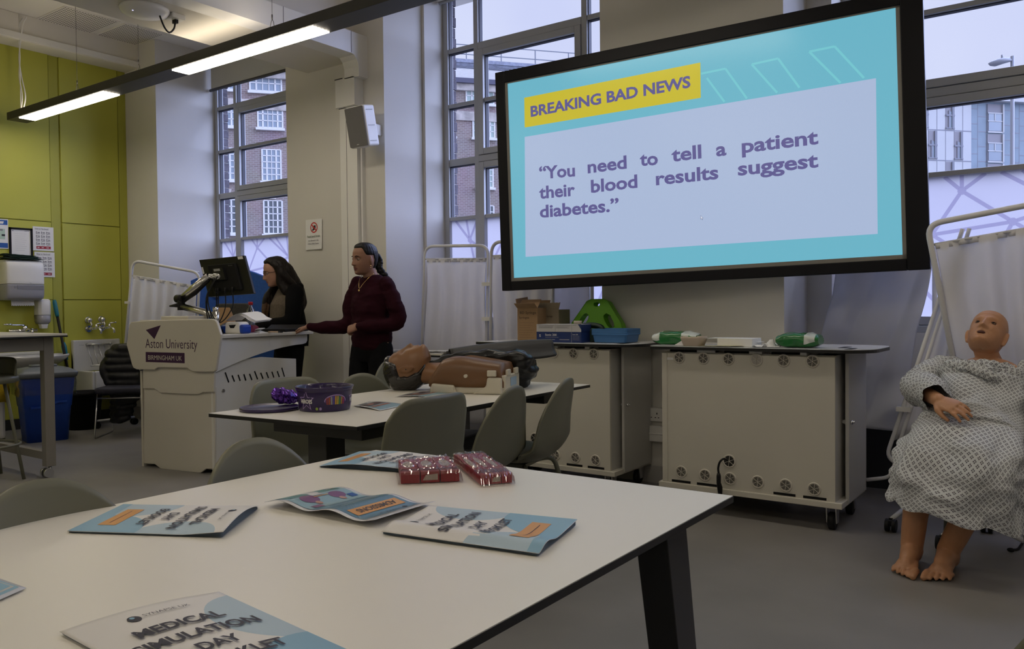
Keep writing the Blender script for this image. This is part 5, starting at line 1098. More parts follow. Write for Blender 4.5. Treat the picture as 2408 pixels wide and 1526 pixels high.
def glove_box(p, lab, rz=0, tilt=0):
    t = thing('glove_box', lab, 'box', p, rz, 'blue glove boxes'); b = MB(); b.use(GB); b.box(0,gw,0,.12,0,gh); b.use(GW); b.add([(0,0,gh+.0005),(gw,0,gh+.0005),(gw,.12,gh+.0005),(0,.12,gh+.0005)], [(0,1,2,3)]); b.build('carton', None, t)
    b = MB(); text_on(b, 'Sonic 200', WHITEP, (gw*.2,-.0006,gh*.62), lx, lz, gw*.26, gh*.2)
    rect_on(b, GW, (0,0,0), lx, lz, gw*.2, gw*.5, gh*.48, gh*.5, .0006); rect_on(b, GW, (0,0,0), lx, lz, gw*.2, gw*.42, gh*.25, gh*.29, .0006); rect_on(b, GW, (0,0,0), lx, lz, gw*.52, gw*.74, gh*.25, gh*.29, .0006); rect_on(b, GW, (0,0,0), lx, lz, gw*.785, gw*.79, 0, gh, .0006); text_on(b, 'Sonic 200', WHITEP, (gw*.81,-.0006,gh*.72), lx, lz, gw*.12, gh*.1); text_on(b, 'S', WHITEP, (gw*.065,-.0012,gh*.5), lx, lz, gw*.035, gh*.25)
    for k in range(4): rect_on(b, GW, (0,0,0), lx, lz, gw*.81, gw*.96, gh*(.6-.12*k), gh*(.615-.12*k), .0006)
    b.build('print', None, t); return t
glove_box(p, 'blue glove box lying on the trolley top under a white sided box')
p2_ = Vector((p.x,p.y,p.z+gh+.001)); t = thing('glove_box', 'white sided glove box with blue corner resting on the blue one', 'box', p2_, 0, 'blue glove boxes')
b = MB(); b.use(GW); b.box(0,gw,0,.12,0,gh*.72); b.use(GB); b.prism([(gw*.93,gh*.73),(gw+.001,gh*.73),(gw+.001,gh*.2)], -.001, .0, 'y'); b.box(gw-.001,gw+.001,0,.12,0,gh*.7); b.build('carton', None, t)
b = MB()
for x0_, x1_, z in ((.02,.40,.6),(.05,.38,.5),(.05,.38,.42),(.05,.36,.34),(.45,.76,.6),(.45,.75,.5),(.45,.7,.42),(.45,.74,.34),(.82,.9,.6)): rect_on(b, GREYI, (0,0,0), lx, lz, gw*x0_, gw*x1_, gh*z, gh*(z+.03), .0006)
rect_on(b, GREYI, (0,0,0), lx, lz, gw*.425, gw*.43, 0, gh*.72, .0006); rect_on(b, GREYI, (0,0,0), lx, lz, gw*.79, gw*.795, 0, gh*.72, .0006); b.build('print', None, t)
p3_ = ctop(1352, YL+.25); t = thing('glove_box', 'blue and white glove box standing behind the blue trays', 'box', p3_, -.15, 'blue glove boxes'); b = MB(); b.use(GB); b.box(0,.12,0,.08,0,gh*.85); b.use(GW); b.prism([(.0,.0),(.08,0),(.12,gh*.5),(.03,gh*.55)], -.001, 0, 'y'); b.build('carton', None, t)
# green rescue board
p = ctop(1404, YL+.40); d = depth(p); gx = hgt(1350,1464,d)/.82/2; gz = hgt(703,800,d)
GBR = mat('bright_green_plastic', (.15,.46,.012,1), .35); t = thing('rescue_board', 'bright green moulded board with hand holes leaning on the wall', 'board', p, 0)
def gpoly(s=1.0): return [(x*gx*s, z*gz) for x, z in ((-1,.0),(-1,.30),(-.95,.42),(-.40,.95),(-.25,1.0),(.25,1.0),(.40,.95),(.95,.42),(1,.30),(1,0))]
def holed(outer, holes, y0, y1, mb):
    bm = bmesh.new(); loops = []
    for L in [outer]+holes:
        vs = [bm.verts.new((p[0], y0, p[1])) for p in L]; loops.append([bm.edges.new((vs[k], vs[(k+1) % len(vs)])) for k in range(len(vs))])
    r = bmesh.ops.triangle_fill(bm, use_beauty=True, use_dissolve=False, edges=[e for l in loops for e in l]); bm.verts.index_update()
    vs = [v.co.copy() for v in bm.verts]; fs = [[v.index for v in f.verts] for f in bm.faces]; es = [[v.index for v in e.verts] for e in bm.edges if e.is_boundary]; bm.free(); n = len(vs)
    mb.add(vs+[Vector((v.x, y1, v.z)) for v in vs], fs+[[k+n for k in f[::-1]] for f in fs]+[(a, c, c+n, a+n) for a, c in es])
import bmesh
def oval(cx, cz, rx, rz_, ang=0, n=16):
    out = []
    for k in range(n):
        a = 2*math.pi*k/n; x, z = rx*math.copysign(abs(math.cos(a))**.75, math.cos(a)), rz_*math.copysign(abs(math.sin(a))**.75, math.sin(a)); out.append((cx+x*math.cos(ang)-z*math.sin(ang), cz+x*math.sin(ang)+z*math.cos(ang)))
    return out
b = MB(); b.M = Matrix.Rotation(-.12, 4, 'X'); holed(gpoly(), [oval(0,gz*.87,gx*.12,gz*.055), oval(-gx*.50,gz*.47,gx*.135,gz*.20,-.62), oval(gx*.50,gz*.47,gx*.135,gz*.20,.62)], -.025, .025, b); b.build('board', GBR, t, bevel=.012, seg=3)
# dark green jug, tape roll, stacked trays
p = ctop(1392, YL+.22); d = depth(p); t = thing('plastic_jug', 'dark green plastic jug between the glove box and the blue trays', 'jug', p, .2); jh = hgt(762,800,d); DKG = mat('very_dark_green', (.006,.022,.014,1), .35)
b = MB(); b.prism(rrect(-.05,.05,-.06,.06,.02), 0, jh*.8); b.build('body', DKG, t, bevel=.01)
b = MB(); b.tube(smoothpath([(-.11,0,jh*.75),(-.07,0,jh*.95),(0,0,jh*1.02),(.06,0,jh*.9),(.07,0,jh*.7)], 6), .018, 10); b.build('handle', DKG, t)
p = ctop(1341, YL+.30); p.z = ctop(1341,YL+.3).z+.13; 
q = Vector((p3_.x-.01, p3_.y-.02, p2_.z+gh*.72+.001)); q = Vector((p2_.x+gw*.80, p2_.y+.07, p2_.z+gh*.72+.001)); t = thing('tape_roll', 'roll of clear tape on top of the glove boxes', 'tape', q); b = MB(); b.lathe([(.014,0),(.026,0),(.026,.02),(.014,.02),(.014,0)], n=24, caps=False); b.build('roll', mat('tape_cream', (.45,.40,.32,1), .5), t)
p = ctop(1430, YL+.10); d = depth(p); tw = hgt(1390,1468,d)/.82/2; th = hgt(773,802,d); TRB = mat('blue_tray', (.05,.16,.38,1), .4)
for k in range(3):
    t = thing('plastic_tray', ['bottom light blue tray of the stack on the trolley','middle light blue tray of the stack on the trolley','top light blue tray of the stack on the trolley'][k], 'tray', (p.x,p.y+.1,p.z+k*th*.17), 0, 'stacked light blue trays'); hh = th*.80; b = MB()
    R = lambda s, z: [(x,y,z) for x, y in rrect(-tw*s,tw*s,-.09*s,.09*s,.012)]
    b.loft([R(.90,.002), R(.92,hh*.3), R(.985,hh), R(1.02,hh), R(1.02,hh-.012), R(.97,hh-.014), R(.91,.006)], caps=True, smooth=False); b.build('tray_shell', TRB, t)
# wipes packs
WGRN = mat('green_film', (.012,.15,.03,1), .22, coat=.4); WWHT = mat('white_film', (.62,.66,.62,1), .25, coat=.4)
def wipes(px0, px1, py0, py1, Y, lab, side, rz):
    p = ctop((px0+px1)/2, Y); d = depth(p); w_ = hgt(px0,px1,d)/.84; h_ = hgt(py0,py1,d); t = thing('wipes_pack', lab, 'packet', p, rz); b = MB(); D_ = .13
    def f(u, v, k=0):
        a = 2*math.pi*v; cx = (u-.5)*w_; e = 1-abs(2*u-1)**5; wob = noise.noise((u*6, math.cos(a)*2, math.sin(a)*2+k))*.012
        yy = D_/2*math.copysign(abs(math.cos(a))**.6, math.cos(a)); zz = h_/2+h_/2*math.copysign(abs(math.sin(a))**.65, math.sin(a))*(.55+.45*e)
        return Vector((cx, yy+wob, max(.0, zz+(wob if zz > .02 else 0))))
    n, m = 28, 24
    b.use(WWHT); b.use(WGRN); full = [[f(i/m, k/n) for k in range(n)] for i in range(m+1)]
    fl_, ms_ = [], []
    for i in range(m):
        for k in range(n):
            u = (i+.5)/m; z = (full[i][k].z+full[i+1][k].z)/2; front = full[i][k].y < 0
            wht = (u > .66 and u < .92 and z > h_*.45) if side > 0 else ((u < .17 and z > h_*.35) or (u > .66 and z > h_*.75))
            fl_.append((i*n+k, i*n+(k+1)%n, (i+1)*n+(k+1)%n, (i+1)*n+k)); ms_.append(0 if wht else 1)
    o_ = len(b.mi); b.add([p for r in full for p in r], fl_, True); b.mi[o_:] = ms_
    b.use(WGRN); b.add(full[0], [tuple(range(n))]); b.add(full[-1], [tuple(range(n))[::-1]]); b.build('pack', None, t)
wipes(1548,1636,776,807,YC+.13, 'crumpled green and white wipes pack at the boxes end of the trolley top', -1, .12)
wipes(1840,1921,778,811,YC+.12, 'green wipes pack with white corner at the rounded end of the trolley top', 1, .05)
p = ctop(1632, YC+.06); t = thing('kidney_dish', 'small brown pulp dish on the trolley top beside the white box', 'dish', (p.x,p.y,p.z)); d = depth(p); kw = hgt(1612,1655,d)/.82/2
b = MB(); b.loft([[(x,y,z) for x, y in rrect(-kw*s,kw*s,-.05*s,.05*s,.02)] for z, s in ((0,.82),(.034,1),(.04,1.04),(.052,1.04),(.052,.98),(.012,.8))]); b.build('dish', mat('pulp_beige', (.50,.42,.34,1), .8), t)
p = ctop(1722, YC+.12); d = depth(p); bw_ = hgt(1672,1770,d)/.84/2; bh_ = hgt(788,807,d); t = thing('white_box', 'flat open white carton on the trolley top', 'box', p, -.04); b = MB(); b.box(-bw_*.45,bw_,-.06,.07,0,bh_); b.build('carton', PAPER, t, bevel=.001)
b = MB(); b.box(-bw_,-bw_*.45,-.06,.07,0,.002); b.prism([(-bw_*.45,bh_),(-bw_*.98,bh_*.95),(-bw_*.98,bh_*.92),(-bw_*.45,bh_*.97)], -.06, .07, 'y'); b.box(bw_,bw_*1.12,.0,.07,bh_*.5,bh_*.55); b.build('flap', PAPER, t)
p = ctop(1690, YC+.03); t = thing('swab_sheet', 'pale yellow paper sheets under the white carton', 'paper', p); b = MB()
for k in range(3): b.M = Matrix.Rotation(.3*k-.2, 4, 'Z') @ Matrix.Translation((-.06+.06*k,0,.001+.002*k)); b.sheet(lambda u, v: (-.07+.14*u, -.035+.07*v, .004*abs(noise.noise((u*3,v*3,k)))), 6, 4)
b.build('sheets', mat('pale_yellow', (.62,.57,.36,1), .8), t)
p = ctop(1805, YC+.08); t = thing('tissue', 'crumpled white tissue on the trolley top', 'tissue', p); b = MB()
b.sheet(lambda u, v: (-.07+.14*u, -.05+.1*v, .003+.035*max(0,noise.noise((u*5+3,v*5,2)))*(1.6 if .4 < u < .9 else .5)+.028*math.exp(-((u-.65)**2+(v-.5)**2)*30)), 20, 14, smooth=False); b.build('sheet', PAPER, t)
p = ctop(1596, YC+.03); t = thing('folded_paper', 'small folded white paper overhanging the trolley corner', 'paper', (p.x,p.y,p.z)); b = MB(); b.prism([(-.03,0.001),(.05,.001),(.02,.03)], -.0, .003, 'y'); b.add([(-.17,-.01,.002),(-.02,-.02,.002),(.02,.05,.002),(-.12,.06,.002)], [(0,1,2,3)]); b.build('sheet', PAPER, t)
# ================================================================== curtain screens by the windows
def scr(name, lab, c, **k):
    TL, TR, BR, BL = c; t = thing('privacy_screen', lab, 'screen', ((TL.x+TR.x)/2,(TL.y+TR.y)/2,0)); screen_panel(t, TL, TR, BR, BL, **k); return t
def feet(t, pts):
    Wi = WM[t.name].inverted()
    for p in pts:
        q = Wi @ Vector(p); b = MB(); b.tube([q, (q.x,q.y,.08)], .011); b.tube([(q.x,q.y-.2,.08),(q.x,q.y+.2,.08)], .012); b.build('foot', TUBEW, t)
        for s in (-.2,.2): castor(t, (p[0], p[1]+s, 0))
Yq = 5.02
c1 = [ony(1000,579,Yq), ony(1149,577,Yq), ony(1140,860,Yq), ony(985,860,Yq)]; c1[2].z = c1[3].z = .16
t = scr('s', 'white curtain screen with rounded tube frame beside the maroon jumper person', c1, folds=4, amp=.012, seed=1, curt=(.07,.95)); feet(t, [c1[2]-Vector((0,0,0)), c1[3]])
c2 = [ony(1156,570,4.96), ony(1300,560,4.93), ony(1298,860,4.93), ony(1150,860,4.96)]; c2[2].z = c2[3].z = .16
t2_ = scr('s', 'white curtain screen half hidden behind the big display left edge', c2, folds=4, amp=.014, seed=2, curt=(.07,.95)); feet(t2_, [c2[2]])
Wi = WM[t2_.name].inverted()
for py in (668, 750): b = MB(); q = Wi @ ony(1146,py,4.99); b.box(q.x-.04,q.x+.04,q.y-.02,q.y+.02,q.z-.014,q.z+.014); b.build('hinge_clip', WHITEP, t2_)
c3 = [ony(1236,575,5.14), ony(1392,560,5.14), ony(1392,860,5.14), ony(1234,860,5.14)]; c3[2].z = c3[3].z = .16
scr('s', 'pale curtain screen standing behind the cardboard boxes', c3, folds=3, amp=.008, seed=4, curt=(.05,.95))
# side table with papers below the middle window
q = ony(985,826,4.72); t = thing('side_table', 'low white table with papers behind the training manikin', 'table', (q.x,4.72,0)); zt2 = q.z
b = MB(); b.use(TOPW); b.box(-.34,.42,-.2,.20,zt2-.012,zt2); b.use(EDGE); b.box(-.342,.422,-.202,.202,zt2-.026,zt2-.0125); b.build('tabletop', None, t)
for x, y in ((-.28,-.14),(.2,-.14),(-.28,.15),(.34,.15)): b = MB(); b.box(x-.02,x+.02,y-.02,y+.02,0,zt2-.026); b.build('leg', DGREY, t)
for k, (x, y, r, lab) in enumerate(((-.28,-.08,.1,'white papers on the side table nearest the standing person'),(-.02,-.1,-.15,'white papers on the side table beside the manikin face'),(.2,-.05,.2,'white papers at the trolley end of the side table'))):
    pp_ = thing('loose_papers', lab, 'papers', (q.x+x,4.72+y,zt2+.001), r); b = MB()
    for j in range(3): b.M = Matrix.Rotation(.12*j,4,'Z'); b.sheet(lambda u, v: (-.105+.21*u, -.07+.14*v, .002+.003*j+.008*abs(noise.noise((u*2+k,v*2,j)))), 6, 4)
    b.build('sheets', PAPER, pp_)
# plastic sheeting over a screen beyond the near trolley
c4 = [ony(1972,600,5.12), ony(2195,600,5.08), ony(2120,1075,5.02), ony(1900,1050,5.08)]; c4[2].z = .42; c4[3].z = .42
t = thing('covered_screen', 'crumpled white sheeting hung over a screen behind the trolley', 'screen', (-1.0,5.07,0)); Wi = WM[t.name].inverted(); TL, TR, BR, BL = [Wi @ p for p in c4]
b = MB()
def shf(u, v):
    p = TL.lerp(BL, v).lerp(TR.lerp(BR, v), u); k = noise.noise((u*2.5, v*3.5, 4))*.05+noise.noise((u*6, v*6, 7))*.02+.03*abs(math.sin(7*(u+.3*v)))
    return p+Vector((.01*math.sin(9*v), -k-.04*v*v, 0))
b.sheet(shf, 50, 60); b.build('sheeting', SHEETM, t, solid=.002)
b = MB(); b.tube([TL+Vector((0,.04,.03)), TR+Vector((0,.04,.03))], .013); b.tube([TL+Vector((0,.04,.03)), (TL.x,TL.y+.06,.0)], .013); b.tube([TR+Vector((0,.04,.03)), (TR.x,TR.y+.06,0)], .013); b.build('rail', TUBEW, t)
b = MB(); b.box(-1.50,.62,5.385,5.40,0,.50); tag(b.build('shadow_panel', mat('painted_shadow_dark', (.02,.02,.024,1), .6)), kind='structure')  # added dark panel: paints the shadow under the third window bay
# screen behind the seated manikin
c5 = [ony(2180,528,4.62), ony(2500,466,4.62), None, None]; dn = (ony(2237,830,4.62)-ony(2184,560,4.62)).normalized(); k_ = (c5[0].z-.14)/-dn.z
c5[3] = c5[0]+dn*k_; c5[2] = c5[1]+Vector((.0,0,-(c5[1].z-.14)))
t = thing('privacy_screen', 'grey white curtain screen on castors behind the seated manikin', 'screen', ((c5[3].x+c5[2].x)/2,4.62,0)); screen_panel(t, c5[0], c5[1], c5[2], c5[3], folds=3, amp=.02, seed=6, curt=(.075,.86), rad=.07, r=.015)
# folded leaf with rounded tube bottom, and its castor feet
f0, f1, f2, f3 = ony(2264,538,4.70), ony(2083,1078,4.70), ony(2105,1112,4.70), ony(2190,1125,4.70)
t = thing('privacy_screen', 'folded white tube leaf leaning beside the seated manikin', 'screen', (f1.x,4.70,0)); Wi = WM[t.name].inverted()
b = MB(); b.tube(fillet([Wi @ f0, Wi @ f1, Wi @ f3], .06, 6), .0105, 12); b.tube(fillet([Wi @ (f0+Vector((.03,.0,0))), Wi @ ony(2110,1058,4.70), Wi @ ony(2098,1122,4.70), Wi @ ony(2038,1128,4.70)], .05, 6), .010, 12); b.build('tube_frame', TUBEW, t)
b = MB(); g0_, g1_ = Wi @ f0, Wi @ f1; g2_ = Wi @ ony(2292,545,4.70); g3_ = Wi @ ony(2180,1050,4.70); b.sheet(lambda u, v: g0_.lerp(g1_,.05+.87*v).lerp(g2_.lerp(g3_,.05+.87*v),.06+.9*u)+Vector((0,.008*math.sin(9*u),0)), 14, 14); b.build('curtain', CURTAIN, t, solid=.0015)
b = MB(); b.box(*( (Wi @ ony(2118,962,4.69)).x+s for s in (-.02,.05)), (Wi @ ony(2118,962,4.69)).y-.015, (Wi @ ony(2118,962,4.69)).y+.02, (Wi @ ony(2118,962,4.69)).z-.012, (Wi @ ony(2118,962,4.69)).z+.012); b.build('clip', WHITEP, t)
for pa, pb in (((2095,1222),(2128,1195)), ((2215,1262),(2250,1236)), ((2408,1272),(2345,1240))):
    a_, c_ = onz(*pa, .06), onz(*pb, .10); b = MB(); b.tube([Wi @ a_, Wi @ c_], .012); b.build('foot', TUBEW, t); 
    if pa[0] < 2400: castor(t, (a_.x, a_.y, 0))
q = onz(2318,1258,0); castor(t, (q.x,q.y+.05,0))
b = MB(); b.tube(smoothpath([onz(2408,1270,.006), onz(2395,1290,.006), onz(2380,1293,.006)], 6), .006, 8); b.ball(tuple(onz(2377,1293,.013)), .016, .012, .010); tag(b.build('power_lead', BLACK), 'thin black lead lying on the floor at the seated manikin side', 'cable')
# ================================================================== tables
LAM = mat('white_laminate', (.80,.77,.70,1), .33, noise_s=1.5, noise_a=.02)
TZ = .74
t = thing('meeting_table', 'large white table with black edge and slanted black legs in front', 'table', (-1.13,.55,0), math.radians(.4))
x0, x1, y0, y1 = -.525, .513, -1.0, 1.10
b = MB(); b.use(LAM); b.box(x0,x1,y0,y1,TZ-.0015,TZ); b.use(EDGE); b.box(x0-.001,x1+.001,y0-.001,y1+.001,TZ-.014,TZ-.0016); b.build('tabletop', None, t)
LEGB = mat('black_steel', (.03,.03,.031,1), .4)
b = MB(); b.box(-.40,.40,-.62,-.56,TZ-.06,TZ-.0145); b.box(-.44,.40,.84,.90,TZ-.06,TZ-.0145); b.box(-.03,.03,-.6,.88,TZ-.06,TZ-.02); b.build('underframe', LEGB, t)
for sx in (-1, 1):
    for top_y, bot_y in ((.87,1.02),(-.59,-.74)):
        b = MB(); xa = .455 if sx > 0 else -.44; b.loft([[(xa+i*.03*1,bot_y+j*.035,0) for i, j in ((-1,-1),(1,-1),(1,1),(-1,1))], [(xa+i*.033,top_y+j*.045,TZ-.0145) for i, j in ((-1,-1),(1,-1),(1,1),(-1,1))]], smooth=False); b.build('leg', LEGB, t, bevel=.002)
NL, NR, FR = onz(494,972,TZ), onz(839,1003,TZ), onz(1387,904,TZ)
e = (FR-NR); T2L = e.length; rz2 = math.atan2(e.y, e.x)-math.pi/2
t = thing('training_table', 'white table with grey height adjustable legs carrying the training manikin', 'table', (NR.x,NR.y,0), rz2)
T2W = .765
b = MB(); b.use(LAM); b.add([(-T2W,-.02,TZ),(0,0,TZ),(0,T2L,TZ),(-T2W,T2L,TZ),(-T2W,-.02,TZ-.0015),(0,0,TZ-.0015),(0,T2L,TZ-.0015),(-T2W,T2L,TZ-.0015)], [(0,1,2,3),(7,6,5,4),(0,4,5,1),(1,5,6,2),(2,6,7,3),(3,7,4,0)])
b.use(EDGE); b.add([(-T2W-.001,-.021,TZ-.0016),(.001,-.001,TZ-.0016),(.001,T2L+.001,TZ-.0016),(-T2W-.001,T2L+.001,TZ-.0016),(-T2W-.001,-.021,TZ-.015),(.001,-.001,TZ-.015),(.001,T2L+.001,TZ-.015),(-T2W-.001,T2L+.001,TZ-.015)], [(0,1,2,3),(7,6,5,4),(0,4,5,1),(1,5,6,2),(2,6,7,3),(3,7,4,0)]); b.build('tabletop', None, t)
LEGC = mat('charcoal_metal', (.055,.055,.052,1), .5)
b = MB(); b.box(-.52,-.25,.25,1.50,TZ-.075,TZ-.0155); b.box(-.62,-.14,.17,.29,TZ-.085,TZ-.0155); b.box(-.62,-.14,1.46,1.58,TZ-.085,TZ-.0155); b.build('underframe', LEGC, t, bevel=.003)
for y in (.23, 1.52):
    b = MB(); b.box(-.435,-.335,y-.05,y+.05,.42,TZ-.085); b.box(-.445,-.325,y-.06,y+.06,.05,.42); b.build('leg', LEGC, t, bevel=.003)
    b = MB(); b.box(-.68,-.10,y-.045,y+.045,.012,.05); b.build('foot', LEGC, t, bevel=.006)
# ================================================================== shell chairs
SHELL = mat('sage_shell', (.185,.182,.132,1), .38, noise_s=1.5, noise_a=.04)
def shell_chair(label, square=False, arm=None):
    t = thing('shell_chair', label, 'chair', group='sage shell chairs')
    prof = smoothpath([(.235,.425),(.21,.447),(.12,.452),(.0,.442),(-.10,.437),(-.175,.462),(-.215,.53),(-.235,.62),(-.252,.72),(-.272,.83)], 5)
    prof = [(p[0], p[1]) for p in [(q[0], q[1]) for q in [(v.x, v.y) for v in [Vector((a[0],a[1],0)) for a in prof]]]]
    if not square: prof = [(y, z if z < .46 else .46+(z-.46)*.96) for y, z in prof]
    n = len(prof); cum = [0]
    for a, c in zip(prof, prof[1:]): cum.append(cum[-1]+math.hypot(c[0]-a[0], c[1]-a[1]))
    def at(s):
        s = min(max(s,0),1)*cum[-1]
        for i in range(n-1):
            if cum[i+1] >= s:
                k = (s-cum[i])/(cum[i+1]-cum[i]); a, c = prof[i], prof[i+1]; return (a[0]+(c[0]-a[0])*k, a[1]+(c[1]-a[1])*k, c[0]-a[0], c[1]-a[1])
        return (*prof[-1], prof[-1][0]-prof[-2][0], prof[-1][1]-prof[-2][1])
    def f(u, v):
        x = 2*u-1; ax = abs(x)
        vt = 1-(.10*(ax**7) if square else .42*(1-math.sqrt(max(0,1-ax**2.3*.995)))); vb = .02+.10*(1-math.sqrt(max(0,1-ax**3*.98)))
        s = vb+(vt-vb)*v
        y, z, dy, dz = at(s); L = math.hypot(dy, dz); ny, nz_ = -dz/L, dy/L
        if s < .52: ny, nz_ = 0, 1
        else:
            q = min(1,(s-.52)/.2); ny, nz_ = .85*q, 1-q
        wdt = .225+.012*math.sin(s*3) - (.012 if square else .03)*max(0,(s-.55)/.45)
        c = (.028 if s < .45 else .05)*(ax**2.2)
        return Vector((x*wdt, y+ny*c, z+nz_*c))
    b = MB(); b.sheet(f, 22, 40); b.build('shell', SHELL, t, solid=.011)
    b = MB(); b.box(-.12,.12,-.10,.12,.415,.430); b.build('seat_bracket', OLTUBE, t)
    for sx in (-1, 1):
        for fy in (1, -1):
            b = MB(); b.tube(fillet([(sx*.05,fy*.06,.418),(sx*.175,fy*.12 if fy > 0 else -.13,.420),(sx*.225,.215 if fy > 0 else -.235,.004)], .05, 5), .0115, 10); b.build('leg', OLTUBE, t)
    return t
def put(o, x, y, ang): o.location = (x, y, 0); o.rotation_euler = (0,0,ang); WM[o.name] = Matrix.Translation((x,y,0)) @ Matrix.Rotation(ang,4,'Z'); return o
H_ = math.pi/2
ch = shell_chair('sage shell chair with rounded back at the near end of the front table'); sq = shell_chair('square backed sage shell chair at the near corner of the training table', square=True)
def chair_at(src, px, py, z, ang, lab=None, back=(0,-.262)):
    """place so that the middle of the back's top edge stands at a seen point of the given height"""
    q = onz(px, py, z); c, s = math.cos(ang), math.sin(ang); x, y = q.x-(back[0]*c-back[1]*s), q.y-(back[0]*s+back[1]*c)
    return put(src, x, y, ang) if lab is None else dup(src, (x,y,0), ang, lab)
put(ch, -1.76, .98, H_*.95+math.pi*0)           # placeholder, moved below
SEATS = []
def rel(src, X, Y, ang, lab=None):   # X, Y = where the back's top centre stands
    c, s = math.cos(ang), math.sin(ang); x, y = X-(.262*s), Y-(-.262*c)
    return put(src, x, y, ang) if lab is None else dup(src, (x,y,0), ang, lab)
q = onz(595,1031,.815); rel(ch, q.x, q.y, -H_+.02); ch['label'] = 'sage shell chair with rounded back at the front table, the far one of two'
q = onz(92,1133,.812); rel(ch, q.x, q.y, -H_+.05, 'sage shell chair with rounded back at the front table, cut by the frame edge')
rel(sq, -1.91, 2.20, H_+.03)
rel(ch, -1.97, 2.745, H_+.12, 'rounded sage shell chair at the training table, middle of the three with backs turned')
rel(ch, -1.97, 3.16, H_+.22, 'rounded sage shell chair at the training table, closest to the cream trolleys')
rel(sq, -2.985, 2.38, -H_+.06, 'square backed sage shell chair between the lectern and the chocolate tub')
q = onz(850,880,.81); rel(ch, q.x, q.y, -H_-.25, 'rounded sage shell chair behind the leaflets, facing the training table')
q = onz(925,850,.80); rel(ch, q.x, q.y, -H_-.2, 'sage shell chair hidden behind the manikin head beside the standing person')
# dark upholstered stools under the training table
for x, y, a, lab in ((-2.74,3.13,.3,'black cushioned chair pushed under the training table behind the shell chairs'),(-3.5,3.08,-.5,'black cushioned chair under the far long side of the training table')):
    t = thing('office_stool', lab, 'chair', (x,y,0), a, 'black cushioned stools'); b = MB(); b.prism(rrect(-.21,.21,-.21,.21,.05), .43, .50); b.build('seat', CHF, t, bevel=.02, seg=3)
    b = MB(); b.cyl((0,0,.08),(0,0,.43),.028); b.build('column', BLACK, t)
    for k in range(5):
        a2 = 2*math.pi*k/5; b = MB(); b.beam((0,0,.10),(.27*math.cos(a2),.27*math.sin(a2),.07),.04,.03); lg = b.build('leg', BLACK, t); c_ = MB(); c_.cyl((.27*math.cos(a2)-.02,.27*math.sin(a2),.03),(.27*math.cos(a2)+.02,.27*math.sin(a2),.03),.03); c_.build('castor', BLACK, lg)
# olive chair edge at the frame corner
q = onz(2405,1480,.78); rel(ch, q.x+.10, q.y+.05, H_+.5, 'sage shell chair cut off at the lower frame corner')
# ================================================================== print-work on the front table
CVW = mat('cover_white', (.74,.72,.70,1), .4); CVB = mat('cover_light_blue', (.23,.42,.57,1), .4); CVD = mat('cover_mid_blue', (.16,.34,.50,1), .35); ORG = mat('cover_orange', (.62,.29,.07,1), .4); CVP = mat('cover_pale_blue', (.42,.54,.63,1), .4); INKP = mat('cover_ink', (.022,.022,.045,1), .5)
def fan(d, m, pts, l, S, step=.010, M_=14):
    """flat print patch laid over a curled sheet: outline subdivided, filled by shrinking rings"""
    P = []
    for a, c in zip(pts, pts[1:]+pts[:1]):
        k = max(1, int(math.hypot(c[0]-a[0], c[1]-a[1])/step))
        P += [(a[0]+(c[0]-a[0])*q/k, a[1]+(c[1]-a[1])*q/k) for q in range(k)]
    n = len(P); cx, cy = sum(p[0] for p in P)/n, sum(p[1] for p in P)/n; d.use(m)
    d.add([S(cx,cy,l)]+[S(cx+(x-cx)*k/M_, cy+(y-cy)*k/M_, l) for k in range(1, M_+1) for x, y in P], [(0,1+j,1+(j+1)%n) for j in range(n)]+[(1+(k-1)*n+j,1+k*n+j,1+k*n+(j+1)%n,1+(k-1)*n+(j+1)%n) for k in range(1, M_) for j in range(n)])
